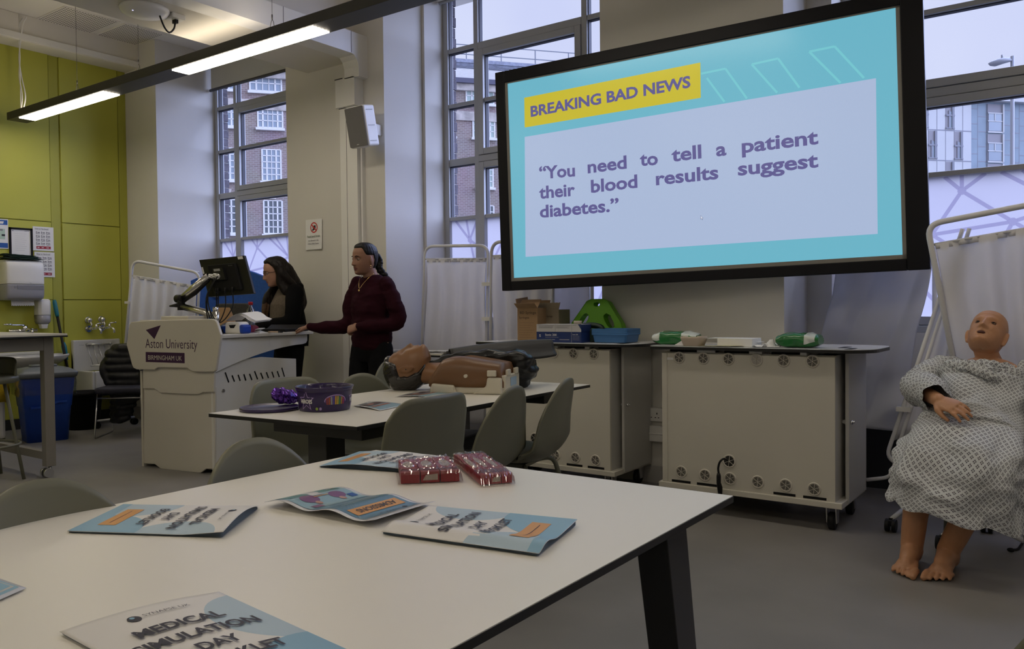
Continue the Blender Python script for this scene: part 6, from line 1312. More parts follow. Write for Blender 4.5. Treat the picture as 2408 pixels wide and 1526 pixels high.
def booklet(label, TLp, TRp, BRp, BLp, pages=6, bow=.0, curl=(0,0,0,0), lift_fn=None):
    """A4 booklet lying on the table: corners seen at table height give place and turn, the size is A4."""
    TL_, TR_, BR_, BL_ = [onz(*p, TZ) for p in (TLp, TRp, BRp, BLp)]
    c = (TL_+TR_+BR_+BL_)/4; ux = ((TR_-TL_)+(BR_-BL_)).normalized(); uy = ((TL_-BL_)+(TR_-BR_)).normalized()
    w_ = ((TR_-TL_).length+(BR_-BL_).length)/2; h_ = ((TL_-BL_).length+(TR_-BR_).length)/2
    ang = math.atan2(ux.y, ux.x); t = thing('booklet', label, 'booklet', (c.x,c.y,TZ+.001), ang, 'medical simulation booklets')
    Wi = WM[t.name].inverted(); Q = [Wi @ p for p in (BL_, BR_, TR_, TL_)]
    def base(s, r): return Q[0].lerp(Q[1], s).lerp(Q[3].lerp(Q[2], s), r)
    lf_ = lift_fn or (lambda s, r: 0)
    def S(x, y, l=0): s, r = x/.21, y/.297; p = base(s, r); return Vector((p.x, p.y, .003+lf_(s, r)+l))
    b = MB(); b.use(CVW); b.sheet(lambda u, v: S(.21*u, .297*v), 30, 40); b.build('cover', None, t, solid=.0004)
    pg = MB(); pg.use(mat('page_edges', (.30,.36,.42,1), .6) if 'page_edges' not in MATS else MATS['page_edges'])
    for k in range(pages): pg.sheet(lambda u, v, k=k: (lambda p: Vector((p.x,p.y,max(.0002, p.z*(.15+.8*k/pages)))))(S(.21*(.01+.985*u), .297*(.008+.985*v), -.0008)), 8, 10)
    pg.build('pages', None, t)
    d = MB()
    def poly(m, pts, l): fan(d, m, pts, l, S)
    clip = lambda P: [(min(max(x,.0005),.2095), min(max(y,.0005),.2965)) for x, y in P]
    poly(CVP, clip(disc(.220,.198,.082,40)), .0003); poly(CVP, clip(disc(.01,.050,.088,40)), .0003)
    poly(CVB, clip(disc(.195,.022,.108,44)), .0006); poly(CVB, [(.0005,.0005),(.12,.0005),(.12,.030),(.0005,.022)], .0006)
    poly(ORG, [(.045,.034),(.165,.034),(.165,.070),(.045,.070)], .0010); poly(INKP, [(.06,.050),(.15,.050),(.15,.0515),(.06,.0515)], .0013)
    def lett(tx, x, y, wd, cap, bold=.03): 
        vs, fs = textmesh(tx, bold); x0_, x1_ = min(v.x for v in vs), max(v.x for v in vs); sx = wd/(x1_-x0_); sy = cap/.7
        d.use(INKP); d.add([S(x+(v.x-x0_)*sx, y+v.y*sy, .0024) for v in vs], fs)
    lett('MEDICAL', .048, .213, .114, .0190); lett('SIMULATION', .024, .178, .162, .0190); lett('DAY', .078, .142, .054, .0190); lett('BOOKLET', .045, .107, .120, .0190)
    lett('SYNAPSE UK', .085, .263, .062, .0062, 0)
    poly(INKP, disc(.074,.266,.0085,14), .0010); poly(CVB, disc(.0725,.2685,.0032,8), .0014)
    d.build('cover_print', None, t); return t
booklet('booklet with curled page corner beside the lower edge shell chair, cover turned sideways', (610,1198),(525,1266),(158,1254),(290,1190), lift_fn=lambda s, r: .020*r*r*math.sin(math.pi*min(1,s*.9+.1))*.6+.030*max(0,r-.75)*s)
booklet('booklet at the far end of the front table beside the chocolate packs', (1060,1084),(945,1112),(750,1100),(845,1065), lift_fn=lambda s, r: .010*math.sin(math.pi*r)+.012*max(0,.3-r)/.3*s*0+.02*max(0,r-.7))
booklet('booklet with white spine band nearest the table edge beside the laminated card', (897,1258),(1010,1203),(1358,1237),(1268,1311), lift_fn=lambda s, r: .010*math.exp(-((s-.2)/.16)**2)+.008*s)
booklet('booklet with bold title closest to the camera at the lower frame edge', (140,1493),(515,1408),(930,1600),(560,1726), lift_fn=lambda s, r: .006*s+.006*math.sin(math.pi*s))
def leafcard(name, label, cat, C, fn):
    TL_, TR_, BR_, BL_ = [onz(*p, TZ) for p in C]; c = (TL_+TR_+BR_+BL_)/4; ux = ((TR_-TL_)+(BR_-BL_)); ang = math.atan2(ux.y, ux.x)
    t = thing(name, label, cat, (c.x,c.y,TZ+.001), ang); Wi = WM[t.name].inverted(); Q = [Wi @ p for p in (BL_, BR_, TR_, TL_)]
    def S(s, r, l=0): p = Q[0].lerp(Q[1], s).lerp(Q[3].lerp(Q[2], s), r); return Vector((p.x, p.y, .0015+fn(s, r)+l))
    def poly(d, m, pts, l=.0006): fan(d, m, pts, l, S, .05, 12)
    def lett(d, tx, m, x, y, wd, cap, bold=.02, l=.0018):
        vs, fs = textmesh(tx, bold); x0_, x1_ = min(v.x for v in vs), max(v.x for v in vs); d.use(m); d.add([S(x+(v.x-x0_)*wd/(x1_-x0_), y+v.y*cap/.7, l) for v in vs], fs)
    return t, S, poly, lett
R4 = lambda a, c, e_, f_: [(a,e_),(c,e_),(c,f_),(a,f_)]
GLOSSW = mat('laminated_white', (.66,.67,.70,1), .25, coat=.2); ADB = mat('card_deep_blue', (.07,.19,.28,1), .3, coat=.15); ADL = mat('card_light_blue', (.24,.40,.48,1), .3, coat=.15); PLUM = mat('card_plum', (.17,.05,.17,1), .3, coat=.15); SKN = mat('card_skin', (.45,.24,.17,1), .3, coat=.4); TEALC = mat('card_teal', (.08,.24,.23,1), .3, coat=.15)
t, S_, poly, lett = leafcard('laminated_card', 'glossy laminated admissions card in the middle of the front table', 'card', ((1025,1190),(880,1243),(622,1192),(770,1153)), lambda s, r: .010*math.sin(2.2*math.pi*r+.4)**2+.006*s)
b = MB(); b.use(GLOSSW); b.sheet(lambda u, v: S_(u, v), 30, 44); b.build('card', None, t, solid=.0006)
d = MB(); poly(d, ADB, R4(.06,.94,.04,.90), .0007); poly(d, ADL, R4(.06,.94,.04,.42), .001)
poly(d, ORG, R4(.12,.88,.70,.80), .0014); lett(d, 'ADMISSIONS', INKP, .20, .725, .60, .05); lett(d, 'SYNAPSE UK', INKP, .32, .85, .36, .022, 0); poly(d, INKP, disc(.26,.862,.03,12,.02), .0016)
for k in range(5): poly(d, mat('card_text', (.35,.48,.55,1), .3) if k == 0 else MATS['card_text'], R4(.2,.8-.1*(k%2),.60-.03*k,.608-.03*k), .0015)
poly(d, TEALC, R4(.1,.9,.05,.18), .0014); poly(d, PLUM, disc(.30,.27,.11,14,.06), .0016); poly(d, PLUM, disc(.70,.25,.12,14,.07), .0016); poly(d, SKN, disc(.32,.34,.04,12,.03), .0018); poly(d, SKN, disc(.68,.33,.04,12,.03), .0018); poly(d, GLOSSW, R4(.44,.60,.10,.22), .0018); poly(d, PLUM, R4(.72,.86,.36,.41), .0018); poly(d, GLOSSW, R4(.12,.24,.08,.15), .0018); poly(d, BLUEP, R4(.1,.2,.30,.36), .0018); poly(d, ORG, R4(.4,.62,.235,.245), .002)
poly(d, GLOSSW, R4(.05,.95,.025,.032), .0018); poly(d, GLOSSW, R4(.05,.95,.905,.912), .0018); d.build('card_print', None, t)
t, S_, poly, lett = leafcard('laminated_card', 'corner of a blue bordered white card at the lower left table edge', 'card', ((62,1388),(-10,1420),(-160,1385),(-60,1345)), lambda s, r: .001)
b = MB(); b.use(GLOSSW); b.sheet(lambda u, v: S_(u, v), 8, 8); b.build('card', None, t, solid=.0006); d = MB(); poly(d, CVB, R4(.08,.92,.06,.92), .0006); poly(d, GLOSSW, R4(.14,.86,.1,.86), .0009); poly(d, CVB, R4(.18,.82,.13,.82), .0012); poly(d, INKP, disc(.5,.6,.12,12,.06), .0015); d.build('card_print', None, t)
# chocolate multipacks
REDP = mat('red_card', (.34,.015,.025,1), .35); CRM = mat('cream_print', (.52,.44,.36,1), .35); FILM = glass_mat('clear_wrap', (.95,.94,.95,1), .16, .08)
def choc(label, C, hz, seed):
    TL_, TR_, BR_, BL_ = [onz(*p, TZ) for p in C]; c = (TL_+TR_+BR_+BL_)/4; ux = ((TR_-TL_)+(BR_-BL_)); ang = math.atan2(ux.y, ux.x); t = thing('chocolate_pack', label, 'sweets', (c.x,c.y,TZ+.001), ang, 'red chocolate multipacks'); Wi = WM[t.name].inverted(); Q = [Wi @ p for p in (BL_, BR_, TR_, TL_)]
    P = lambda s, r, z: (lambda p: Vector((p.x,p.y,z)))(Q[0].lerp(Q[1], s).lerp(Q[3].lerp(Q[2], s), r))
    for k in range(3):
        a, e_ = k/3+.01, (k+1)/3-.01; b = MB(); b.use(REDP); b.add([P(a,.04,.001),P(e_,.04,.001),P(e_,.96,.001),P(a,.96,.001),P(a,.04,hz),P(e_,.04,hz),P(e_,.96,hz),P(a,.96,hz)], [(3,2,1,0),(4,5,6,7),(0,1,5,4),(1,2,6,5),(2,3,7,6),(3,0,4,7)])
        m = (a+e_)/2
        b.use(CRM); b.add([P(m+.10*math.cos(q_)*1.0, .55+.22*math.sin(q_), hz+.0004) for q_ in [2*math.pi*j/16 for j in range(16)]], [tuple(range(16))]); b.use(MATS['maroon_print'] if 'maroon_print' in MATS else mat('maroon_print', (.14,.01,.03,1), .4)); b.add([P(a,.12,hz+.0003),P(e_,.12,hz+.0003),P(e_,.26,hz+.0003),P(a,.26,hz+.0003)], [(0,1,2,3)])
        if k == 1: b.use(CRM); b.add([P(a+.03,.04,hz*.25)+Vector((0,-.0004,0)),P(e_-.03,.04,hz*.25)+Vector((0,-.0004,0)),P(e_-.03,.04,hz*.8)+Vector((0,-.0004,0)),P(a+.08,.04,hz*.7)+Vector((0,-.0004,0))], [(0,1,2,3)])
        b.build('bar', None, t)
    b = MB()
    def wrap(u, v):
        s = -.045+1.09*u; r = -.03+1.06*v; ed = min(min(s+.045, 1.045-s)*14, min(r+.03, 1.03-r)*14, 1); ed = max(0, ed)
        return P(s, r, .002+(hz+.0025)*min(1,ed**.5)+.005*abs(noise.noise((u*7,v*7,seed)))*ed+.003*noise.noise((u*19,v*17,seed)))
    b.sheet(wrap, 40, 34, smooth=False); b.build('clear_wrapper', FILM, t); return t
choc('red chocolate multipack in clear wrap lying next to the far booklet', ((935,1106),(1052,1096),(1083,1135),(942,1141)), .026, 1)
choc('red chocolate multipack in crinkled clear wrap closest to the shell chairs', ((1064,1088),(1133,1083),(1208,1139),(1132,1145)), .022, 5)
# ================================================================== things on the training table
PUR = mat('purple_plastic', (.020,.007,.070,1), .3, coat=.3); PURL = mat('purple_print', (.06,.025,.15,1), .4); LILAC = mat('lilac_glow', (.40,.28,.58,1), .4)
c = onz(764,968,TZ); d_ = depth(c); c = c+Vector((c.x,c.y,0)).normalized()*.075; c.z = TZ+.001; rt = 133/FPX*depth(c)/2
vx = Vector((-c.y, c.x, 0)).normalized(); fx = -Vector((c.x,c.y,0)).normalized(); va = math.atan2(-fx.y,-fx.x)-math.pi/2   # local -y looks at the room's middle
t = thing('sweet_tub', 'round purple chocolate tub without its lid on the training table', 'tub', c, va)
th_ = (975-925)/FPX*depth(c)+.010
b = MB(); b.lathe([(.01,.0),(rt*.86,0),(rt*.885,.004),(rt*.955,th_*.80),(rt*.955,th_*.82),(rt*.985,th_*.83),(rt*.985,th_*.87),(rt*1.0,th_*.93),(rt*1.02,th_*.97),(rt*1.02,th_),(rt*.985,th_),(rt*.95,th_*.9),(rt*.86,.006),(.01,.006)], n=56, caps=False); b.build('tub_body', PUR, t)
Rz = lambda z: rt*(.888+.067*min(1,z/(th_*.80)))
def cyl(a, z, l=.0006): r = Rz(z)+l; return Vector((r*math.sin(a), -r*math.cos(a), z))
b = MB()
def ring_poly(m, pts, l): 
    n = len(pts); cx, cy = sum(p[0] for p in pts)/n, sum(p[1] for p in pts)/n; b.use(m)
    b.add([cyl(cx,cy,l)]+[cyl(cx+(x-cx)*k/3, cy+(y-cy)*k/3, l) for k in (1,2,3) for x, y in pts], [(0,1+j,1+(j+1)%n) for j in range(n)]+[(1+(k-1)*n+j,1+k*n+j,1+k*n+(j+1)%n,1+(k-1)*n+(j+1)%n) for k in (1,2) for j in range(n)])
for a0 in (-.74, 1.42, -2.6):
    st = [(a0+(.30 if k % 2 == 0 else .13)*math.sin(2*math.pi*k/10), th_*.46+(.033 if k % 2 == 0 else .014)*math.cos(2*math.pi*k/10)*(th_/.085)) for k in range(10)]
    ring_poly(LILAC, [(a0+(p[0]-a0)*1.22, th_*.46+(p[1]-th_*.46)*1.18) for p in st], .0006); ring_poly(PUR, st, .0009)
    vs, fs = textmesh('HEROES', .03); x0_, x1_ = min(v.x for v in vs), max(v.x for v in vs); b.use(WHITEP); b.add([cyl(a0-.27+.54*(v.x-x0_)/(x1_-x0_), th_*.36+v.y*th_*.22, .0014) for v in vs], fs)
    if a0 < 1:
        ring_poly(mat('badge_green', (.30,.42,.06,1), .5) if 'badge_green' not in MATS else MATS['badge_green'], [(a0+.44+.05*math.cos(q_), th_*.14+.05*rt*math.sin(q_)) for q_ in [2*math.pi*k/14 for k in range(14)]], .0008); ring_poly(LILAC, [(a0+.58+.05*math.cos(q_), th_*.14+.05*rt*math.sin(q_)) for q_ in [2*math.pi*k/14 for k in range(14)]], .0008)
for a0 in (.42, -1.9):
    ring_poly(LILAC, [(a0-.42,th_*.40)]+[(a0+.44*math.cos(math.pi-math.pi*k/12), th_*.44+th_*.27*math.sin(math.pi*k/12)) for k in range(13)]+[(a0+.42,th_*.40)], .0006)
    ring_poly(PURL, [(a0-.40,th_*.36)]+[(a0+.41*math.cos(math.pi-math.pi*k/12), th_*.42+th_*.25*math.sin(math.pi*k/12)) for k in range(13)]+[(a0+.40,th_*.36)], .0008)
    cols = [(.25,.04,.05),(.35,.08,.03),(.30,.30,.32),(.08,.05,.3),(.55,.30,.05),(.5,.40,.05),(.05,.2,.10),(.4,.2,.05),(.3,.03,.1)]
    for k, cc in enumerate(cols):
        m = MATS.get('bar_%d' % k) or mat('bar_%d' % k, (*cc,1), .4); x = a0-.36+.08*k; hgt_ = th_*(.18+.06*math.sin(math.pi*k/8)); ring_poly(m, [(x,th_*.3),(x+.065,th_*.3),(x+.06+.01*(k-4)/4,th_*.34+hgt_*1.3),(x+.01*(k-4)/4,th_*.34+hgt_*1.3)], .0011)
b.build('tub_print', None, t)
b = MB()
for k in range(16):
    r_ = random.Random(k+3); a = r_.uniform(0,6.28); q = r_.uniform(0,rt*.68); x, y, z = q*math.cos(a), q*math.sin(a), th_*(.52+.22*(q/(rt*.7)))+.002*(k % 3)
    b.use(MATS['bar_%d' % (k % 9)] if k % 3 == 0 else PURL); b.M = Matrix.Translation((x,y,z)) @ Euler((r_.uniform(-.3,.3),r_.uniform(-.3,.3),r_.uniform(0,3))).to_matrix().to_4x4(); b.box(-.024,.024,-.009,.009,-.005,.005)
b.M = None; b.use(PURL); b.lathe([(.001,th_*.48),(rt*.9,th_*.48)], n=30); sw = b.build('sweets', None, t); sw['kind'] = 'stuff'
lc = onz(634,966,TZ); lc = lc+Vector((lc.x,lc.y,0)).normalized()*.03; rl = 136/FPX*depth(lc)/2; t = thing('tub_lid', 'flat round purple tub lid lying beside the chocolate tub', 'lid', (lc.x,lc.y,TZ+.001)); b = MB(); b.lathe([(.01,.0),(rl*.97,0),(rl,.004),(rl,.012),(rl*.97,.014),(rl*.92,.010),(.01,.011)], n=48); b.build('lid', PUR, t)
bc = onz(676,962,TZ); bc = bc+Vector((bc.x,bc.y,0)).normalized()*.06; t = thing('sweet_bag', 'crumpled shiny purple sweet bag resting behind the tub lid', 'packet', (bc.x,bc.y,TZ+.016), va+.35)
FOIL = mat('purple_foil', (.13,.05,.36,1), .18, metal=.75); b = MB(); bw2 = 75/FPX*depth(bc)/2; bh2 = 46/FPX*depth(bc)
def bag(u, v):
    a = 2*math.pi*u; e_ = math.sin(math.pi*min(1,v*.96+.02))**.6; x = -bw2+2*bw2*v; nn_ = noise.noise((math.cos(a)*1.7+4, math.sin(a)*1.7, v*5)); n2 = noise.noise((math.cos(a)*4, math.sin(a)*4, v*12))
    hz = bh2*(1.0-.55*v)
    return Vector((x, .030*e_*math.cos(a)*(1+.5*nn_)+.008*n2, max(0, hz*.5*(1+math.sin(a)*e_*(1+.35*nn_))+.012*n2)))
b.sheet(bag, 26, 26, smooth=False); b.add([bag(k/26,0) for k in range(26)], [tuple(range(26))]); b.build('bag', FOIL, t)
PHOT = mat('leaflet_photo', (.09,.06,.06,1), .3); PINKS = mat('leaflet_skin', (.42,.2,.16,1), .35)
def leaflet(lab, C, fn):
    t, S_, poly, lett = leafcard('leaflet', lab, 'leaflet', C, fn); b = MB(); b.use(GLOSSW); b.sheet(lambda u, v: S_(u, v), 10, 12); b.build('sheet', None, t, solid=.0005)
    d = MB(); poly(d, ADL, R4(.05,.95,.05,.5), .0007); poly(d, PHOT, R4(.1,.9,.52,.80), .0009); poly(d, PINKS, disc(.42,.66,.12,12,.07), .0012); poly(d, mat('leaflet_brick', (.30,.10,.05,1), .4) if 'leaflet_brick' not in MATS else MATS['leaflet_brick'], R4(.12,.88,.34,.44), .0012); poly(d, INKP, R4(.15,.6,.86,.9), .0012); d.build('print', None, t); return t
leaflet('glossy leaflet with a portrait lying beside the chocolate tub', ((832,956),(868,945),(958,953),(893,967)), lambda s, r: .004*math.sin(math.pi*r))
leaflet('glossy leaflet lying beside the manikin shoulder on the training table', ((928,934),(985,921),(1062,926),(1000,934)), lambda s, r: .003*math.sin(math.pi*r))
# ================================================================== figures
EYEW = mat('eye_white', (.55,.52,.49,1), .2); IRIS = mat('dark_iris', (.015,.009,.006,1), .1); BROWH = mat('dark_brow', (.010,.007,.006,1), .7)
def face_parts(root, M, skin, gaze=0.0, brow=BROWH, rootM=None):
    Wi = rootM.inverted() if rootM else WM[root.name].inverted(); Q = Wi @ M
    for sx in (-1, 1):
        c = Vector((sx*.031, .0735, .0005)); b = MB(); b.M = Q; b.use(EYEW); b.ball(c, .0118, n=18, m=14); b.use(IRIS); d = Vector((gaze, 1, -.12)).normalized(); b.ball(c+d*.0072, .0056, n=14, m=10); b.build('eye', None, root)
        b = MB(); b.M = Q; b.use(skin); b.sheet(lambda u, v, c=c: c+Vector((.0150*math.cos(math.pi*u), .0128*math.sin(math.pi*u)*math.cos(.16+.95*v)+.0012, .0130*math.sin(.16+.95*v)*math.sin(math.pi*u)**.55+.0004)), 14, 7); b.build('eyelid', None, root)
        b = MB(); b.M = Q; b.use(skin); b.sheet(lambda u, v, c=c: c+Vector((.0140*math.cos(math.pi*u), .0122*math.sin(math.pi*u)*math.cos(.40+.7*v)+.0008, -.0128*math.sin(.40+.7*v)*math.sin(math.pi*u)**.55)), 14, 6); b.build('eyelid', None, root)
        b = MB(); b.M = Q; b.use(brow)
        pts = [head_pt(sx*a, z, {}, .0015) for a, z in ((.16,.0175),(.28,.0215),(.42,.0225),(.58,.0175))]; b.tube(smoothpath(pts, 5), [.0019,.0021,.0023,.0025,.0027,.0027,.0028,.0028,.0027,.0026,.0025,.0024,.0022,.0019,.0014,.0009][:len(smoothpath(pts,5))], 8); b.build('eyebrow', None, root)
        b = MB(); b.M = Q; b.use(brow); b.tube([c+Vector((sx*q*.0135, .0105-.45*q*q*.011, .0045-.003*q*q)) for q in (-1,-.5,0,.5,1)], .0012, 6); b.build('eyelash', None, root)
def lips_pick(M):
    Mi = M.inverted()
    def f(c):
        q = Mi @ c; 
        return 1 if (q.y > .06 and abs(q.x) < .0255*(1-abs(q.z+.0705)/.022) and abs(q.z+.0705) < .0125) else 0
    return f
def frame(F): F = Vector(F).normalized(); return F, Vector((F.y,-F.x,0)), Vector((0,0,1))
# ------------------------------------------------------------------ person in the maroon jumper
SKB = mat('brown_skin', (.30,.155,.10,1), .5, noise_s=30, noise_a=.05, sss=.08); LIPB = mat('brown_lips', (.19,.06,.055,1), .4); HAIRB = mat('black_hair', (.004,.0035,.0035,1), .45, spec=.35, bump=.25, bump_s=90)
MARN = mat('maroon_wool', (.024,.0035,.008,1), .9, spec=.15, bump=.12, bump_s=160, noise_s=20, noise_a=.12); TROB = mat('black_trousers', (.007,.007,.008,1), .9, spec=.15, noise_s=14, noise_a=.2); SHOE = mat('dark_shoe', (.012,.011,.011,1), .5); GOLD = mat('gold', (.75,.52,.18,1), .25, metal=1)
bx, by = -4.47, 4.40; F, R, U = frame((.05,-1,0)); O = Vector((bx,by,0))
def L(r, f, u): return O+R*r+F*f+U*u
SC = 1.0
Mh = head_M(L(.02,.045,1.508), F*.96+R*.22+Vector((0,0,-.02)), (0,0,1))
kneeR, kneeL = L(.10,.03,.47), L(-.09,.02,.47)
wristR = L(.47,.19,1.005); elbR = L(.195,.05,1.03); shR = L(.145,-.005,1.318); shL = L(-.145,-.005,1.318); elbL = L(-.235,-.02,1.04); wristL = L(-.035,.185,1.005)
b = MB(); add_head(b, Mh, {'w':.97,'nose':1.0}); add_neck(b, Mh, L(0,-.005,1.365))
torso(b, [(L(0,0,.80),R,F,.11,.08),(L(0,0,.90),R,F,.160,.100),(L(0,0,1.02),R,F,.125,.085),(L(0,.01,1.16),R,F,.135,.095),(L(0,.005,1.27),R,F,.135,.080),(L(0,-.005,1.33),R,F,.100,.055),(L(0,-.01,1.37),R,F,.055,.048)])
for s, kn in ((1,kneeR),(-1,kneeL)):
    an = L(s*.105,.0,.09); limb(b, [L(s*.085,0,.86), kn, an], [.083,.055,.040]); limb(b, [an-U*.035, L(s*.115,.06,.045), L(s*.125,.145,.032)], [.040,.040,.030])
limb(b, [shR-U*.012-R*.01, elbR, wristR], [.038,.034,.026]); limb(b, [shL-U*.012+R*.01, elbL, wristL], [.038,.034,.026])
hdir = (L(.585,.205,.982)-wristR); add_hand(b, hand_M(wristR, hdir, (.15,-.10,1)), side=-1, curl=(.30,.34,.40,.42), thumb=.7, s=.92)
add_hand(b, hand_M(wristL, (R*.92+F*.28-U*.25), (F*.75+U*.5)), side=1, curl=(1.0,1.05,1.1,1.15), thumb=.25, s=.92)
pB = meld(b, 'person', .0042, 3, [SKB, LIPB], lips_pick(Mh)); tag(pB, 'standing person in a maroon jumper and black trousers with one hand on the lectern', 'person')
IDM = Matrix.Identity(4)
face_parts(pB, Mh, SKB, gaze=-.1, rootM=IDM)
b = MB(); hair_cap(b, Mh, {'w':.97}, front=.076, temple=.022, nape=-.075, thick=.007); b.ball(Mh @ Vector((0,-.098,.020)), .026, .024, .030); hb = meld(b, 'hair', .004, 2, [HAIRB], parent=pB)
b = MB(); q0 = Mh @ Vector((0,-.112,.022)); q1 = Mh @ Vector((-.004,-.130,-.015)); q2 = Mh @ Vector((-.012,-.122,-.07)); braid = smoothpath([q0, q1, q2, L(-.055,-.105,1.375), L(-.085,-.122,1.30), L(-.105,-.118,1.235)], 5)
sd = (R*1.0).normalized()
for i, p in enumerate(braid[:-1]):
    d = (braid[i+1]-p).normalized(); sgn = 1 if i % 2 else -1; r = .021 if i < 18 else .016; side_ = d.cross(Vector((.7,-.7,0))).normalized()
    b.ball(p+side_*.009*sgn, r*.95, r*.95, r*1.0, 12, 8)
b.tube(braid, .014, 10); bd_ = meld(b, 'braid', .0042, 1, [HAIRB], parent=pB)
b = MB()
for sx in (-1, 1): 
    if sx > 0 or True: b.ball(Mh @ Vector((sx*.078,.002,-.052)), .0055, n=10, m=8); b.ball(Mh @ Vector((sx*.078,.002,-.064)), .0035, n=8, m=6)
    e_o = b.build('earring', GOLD, pB); b = MB()
b = MB(); torso(b, [(L(0,0,.825),R,F,.140,.108),(L(0,0,.85),R,F,.162,.124),(L(0,0,.92),R,F,.172,.130),(L(0,.006,1.03),R,F,.163,.124),(L(0,.012,1.16),R,F,.158,.122),(L(0,.004,1.27),R,F,.162,.104),(L(0,-.008,1.332),R,F,.135,.080),(L(0,-.012,1.372),R,F,.092,.066),(L(0,-.012,1.388),R,F,.072,.056)])
limb(b, [shR+U*.004, shR.lerp(elbR,.55)+R*.015, elbR-U*.005, elbR.lerp(wristR,.5)-U*.022, wristR-(wristR-elbR).normalized()*.015], [.060,.060,.057,.050,.033]); limb(b, [shL+U*.004, shL.lerp(elbL,.5)-R*.02, elbL-U*.005, elbL.lerp(wristL,.55)-U*.012, wristL-(wristL-elbL).normalized()*.012], [.060,.062,.060,.050,.035])
sw = meld(b, 'jumper', .007, 4, [MARN], parent=pB); wrinkle(sw, .011, (8,8,17), 3)
b = MB(); torso(b, [(L(0,0,.74),R,F,.13,.10),(L(0,0,.82),R,F,.168,.118),(L(0,0,.90),R,F,.168,.115),(L(0,0,.97),R,F,.145,.1)])
for s, kn in ((1,kneeR),(-1,kneeL)): limb(b, [L(s*.085,0,.84), L(s*.10,.02,.65), kn, L(s*.105,.0,.25), L(s*.108,.0,.10)], [.095,.092,.082,.078,.078])
tr = meld(b, 'trousers', .008, 4, [TROB], parent=pB); wrinkle(tr, .006, (8,8,5), 9)
for s in (1,-1): b = MB(); limb(b, [L(s*.106,-.04,.045), L(s*.115,.06,.045), L(s*.125,.155,.036)], [.050,.048,.036]); b.box(*sorted((L(s*.07,0,0).x, L(s*.16,0,0).x)), L(0,.17,0).y, L(0,-.07,0).y, .002, .02); meld(b, 'shoe', .007, 2, [SHOE], parent=pB)
b = MB(); nk = [L(r, f, u) for r, f, u in ((-.052,.025,1.40),(-.046,.068,1.372),(-.022,.108,1.325),(.0,.126,1.288),(.022,.108,1.325),(.046,.068,1.372),(.052,.025,1.40))]; b.tube(smoothpath(nk, 5), .0016, 6); b.ball(L(.0,.131,1.272), .008, .006, .009, 10, 8); b.build('necklace', GOLD, pB)
# ------------------------------------------------------------------ person in the black jacket behind the lectern
SKA = mat('fair_skin', (.44,.245,.17,1), .5, noise_s=30, noise_a=.05, sss=.08); LIPA = mat('pink_lips', (.34,.115,.10,1), .4); HAIRA = mat('dark_brown_hair', (.008,.005,.004,1), .5, spec=.3, bump=.35, bump_s=60); TIPS = mat('brown_hair_tips', (.085,.045,.022,1), .45, bump=.35, bump_s=60)
JKT = mat('black_jacket', (.004,.004,.0045,1), .9, spec=.12, noise_s=10, noise_a=.2); TOPB = mat('taupe_knit', (.12,.095,.07,1), .9, bump=.2, bump_s=220, noise_s=60, noise_a=.15)
F, R, U = frame((-.28,-.96,0)); O = Vector((-5.585,4.53,-.02))
MhA = head_M(L(.01,.105,1.475), F*1.0+R*.24+Vector((0,0,-.22)), (F*.22+U))
shR, shL = L(.155,.01,1.30), L(-.155,.01,1.30); elbR, elbL = L(.22,.10,1.06), L(-.215,.08,1.06); wristR, wristL = L(.10,.33,1.012), L(-.10,.31,1.012)
b = MB(); add_head(b, MhA, {'w':.96,'nose':1.05}); add_neck(b, MhA, L(0,.02,1.34))
torso(b, [(L(0,0,.80),R,F,.11,.08),(L(0,0,.90),R,F,.160,.100),(L(0,.01,1.02),R,F,.130,.09),(L(0,.03,1.16),R,F,.14,.095),(L(0,.025,1.26),R,F,.150,.085),(L(0,.015,1.32),R,F,.125,.062),(L(0,.015,1.35),R,F,.06,.05)])
for s in (1,-1):
    kn, an = L(s*.095,.03,.47), L(s*.10,.0,.09); limb(b, [L(s*.085,0,.86), kn, an], [.083,.055,.040]); limb(b, [an-U*.035, L(s*.11,.06,.045), L(s*.12,.145,.032)], [.040,.040,.030])
limb(b, [shR, elbR, wristR], [.046,.036,.026]); limb(b, [shL, elbL, wristL], [.046,.036,.026])
add_hand(b, hand_M(wristR, F*1.0-R*.35-U*.12, (0,0,1)), side=-1, curl=(.35,.38,.4,.45), thumb=.6, s=.92); add_hand(b, hand_M(wristL, F*1.0+R*.35-U*.12, (0,0,1)), side=1, curl=(.35,.38,.4,.45), thumb=.6, s=.92)
pA = meld(b, 'person', .0042, 3, [SKA, LIPA], lips_pick(MhA)); tag(pA, 'person with long dark hair and black jacket looking down at the lectern', 'person'); face_parts(pA, MhA, SKA, rootM=IDM)
b = MB(); hair_cap(b, MhA, {'w':.96}, front=.078, temple=.045, nape=-.10, thick=.011)
for s in (1,-1):   # curtains of hair in front of the shoulders
    hp = [MhA @ Vector((s*.034,.020,.102)), MhA @ Vector((s*.074,-.012,.050)), MhA @ Vector((s*.084,-.028,-.02)), MhA @ Vector((s*.088,-.020,-.10)), L(s*.090,.13,1.27), L(s*.082,.155,1.17), L(s*.07,.165,1.09)]
    if s < 0: hp = hp[:4]+[L(-.105,.05,1.31), L(-.11,.02,1.27)]
    for k, (o_, r0) in enumerate(((-.03,.026),(.0,.030),(.03,.026))): limb(b, [p+F*o_*(.4+.12*i)+R*s*(-.006*abs(k-1)) for i, p in enumerate(hp)], [.012,r0*.9,r0,r0*1.05,r0*1.05,r0*.85,.008][:len(hp)], 10, 5)
limb(b, [MhA @ Vector((0,-.06,.06)), MhA @ Vector((0,-.085,-.02)), L(0,-.06,1.33), L(0,-.10,1.22), L(0,-.11,1.12)], [.05,.068,.072,.058,.02], 16, 6)
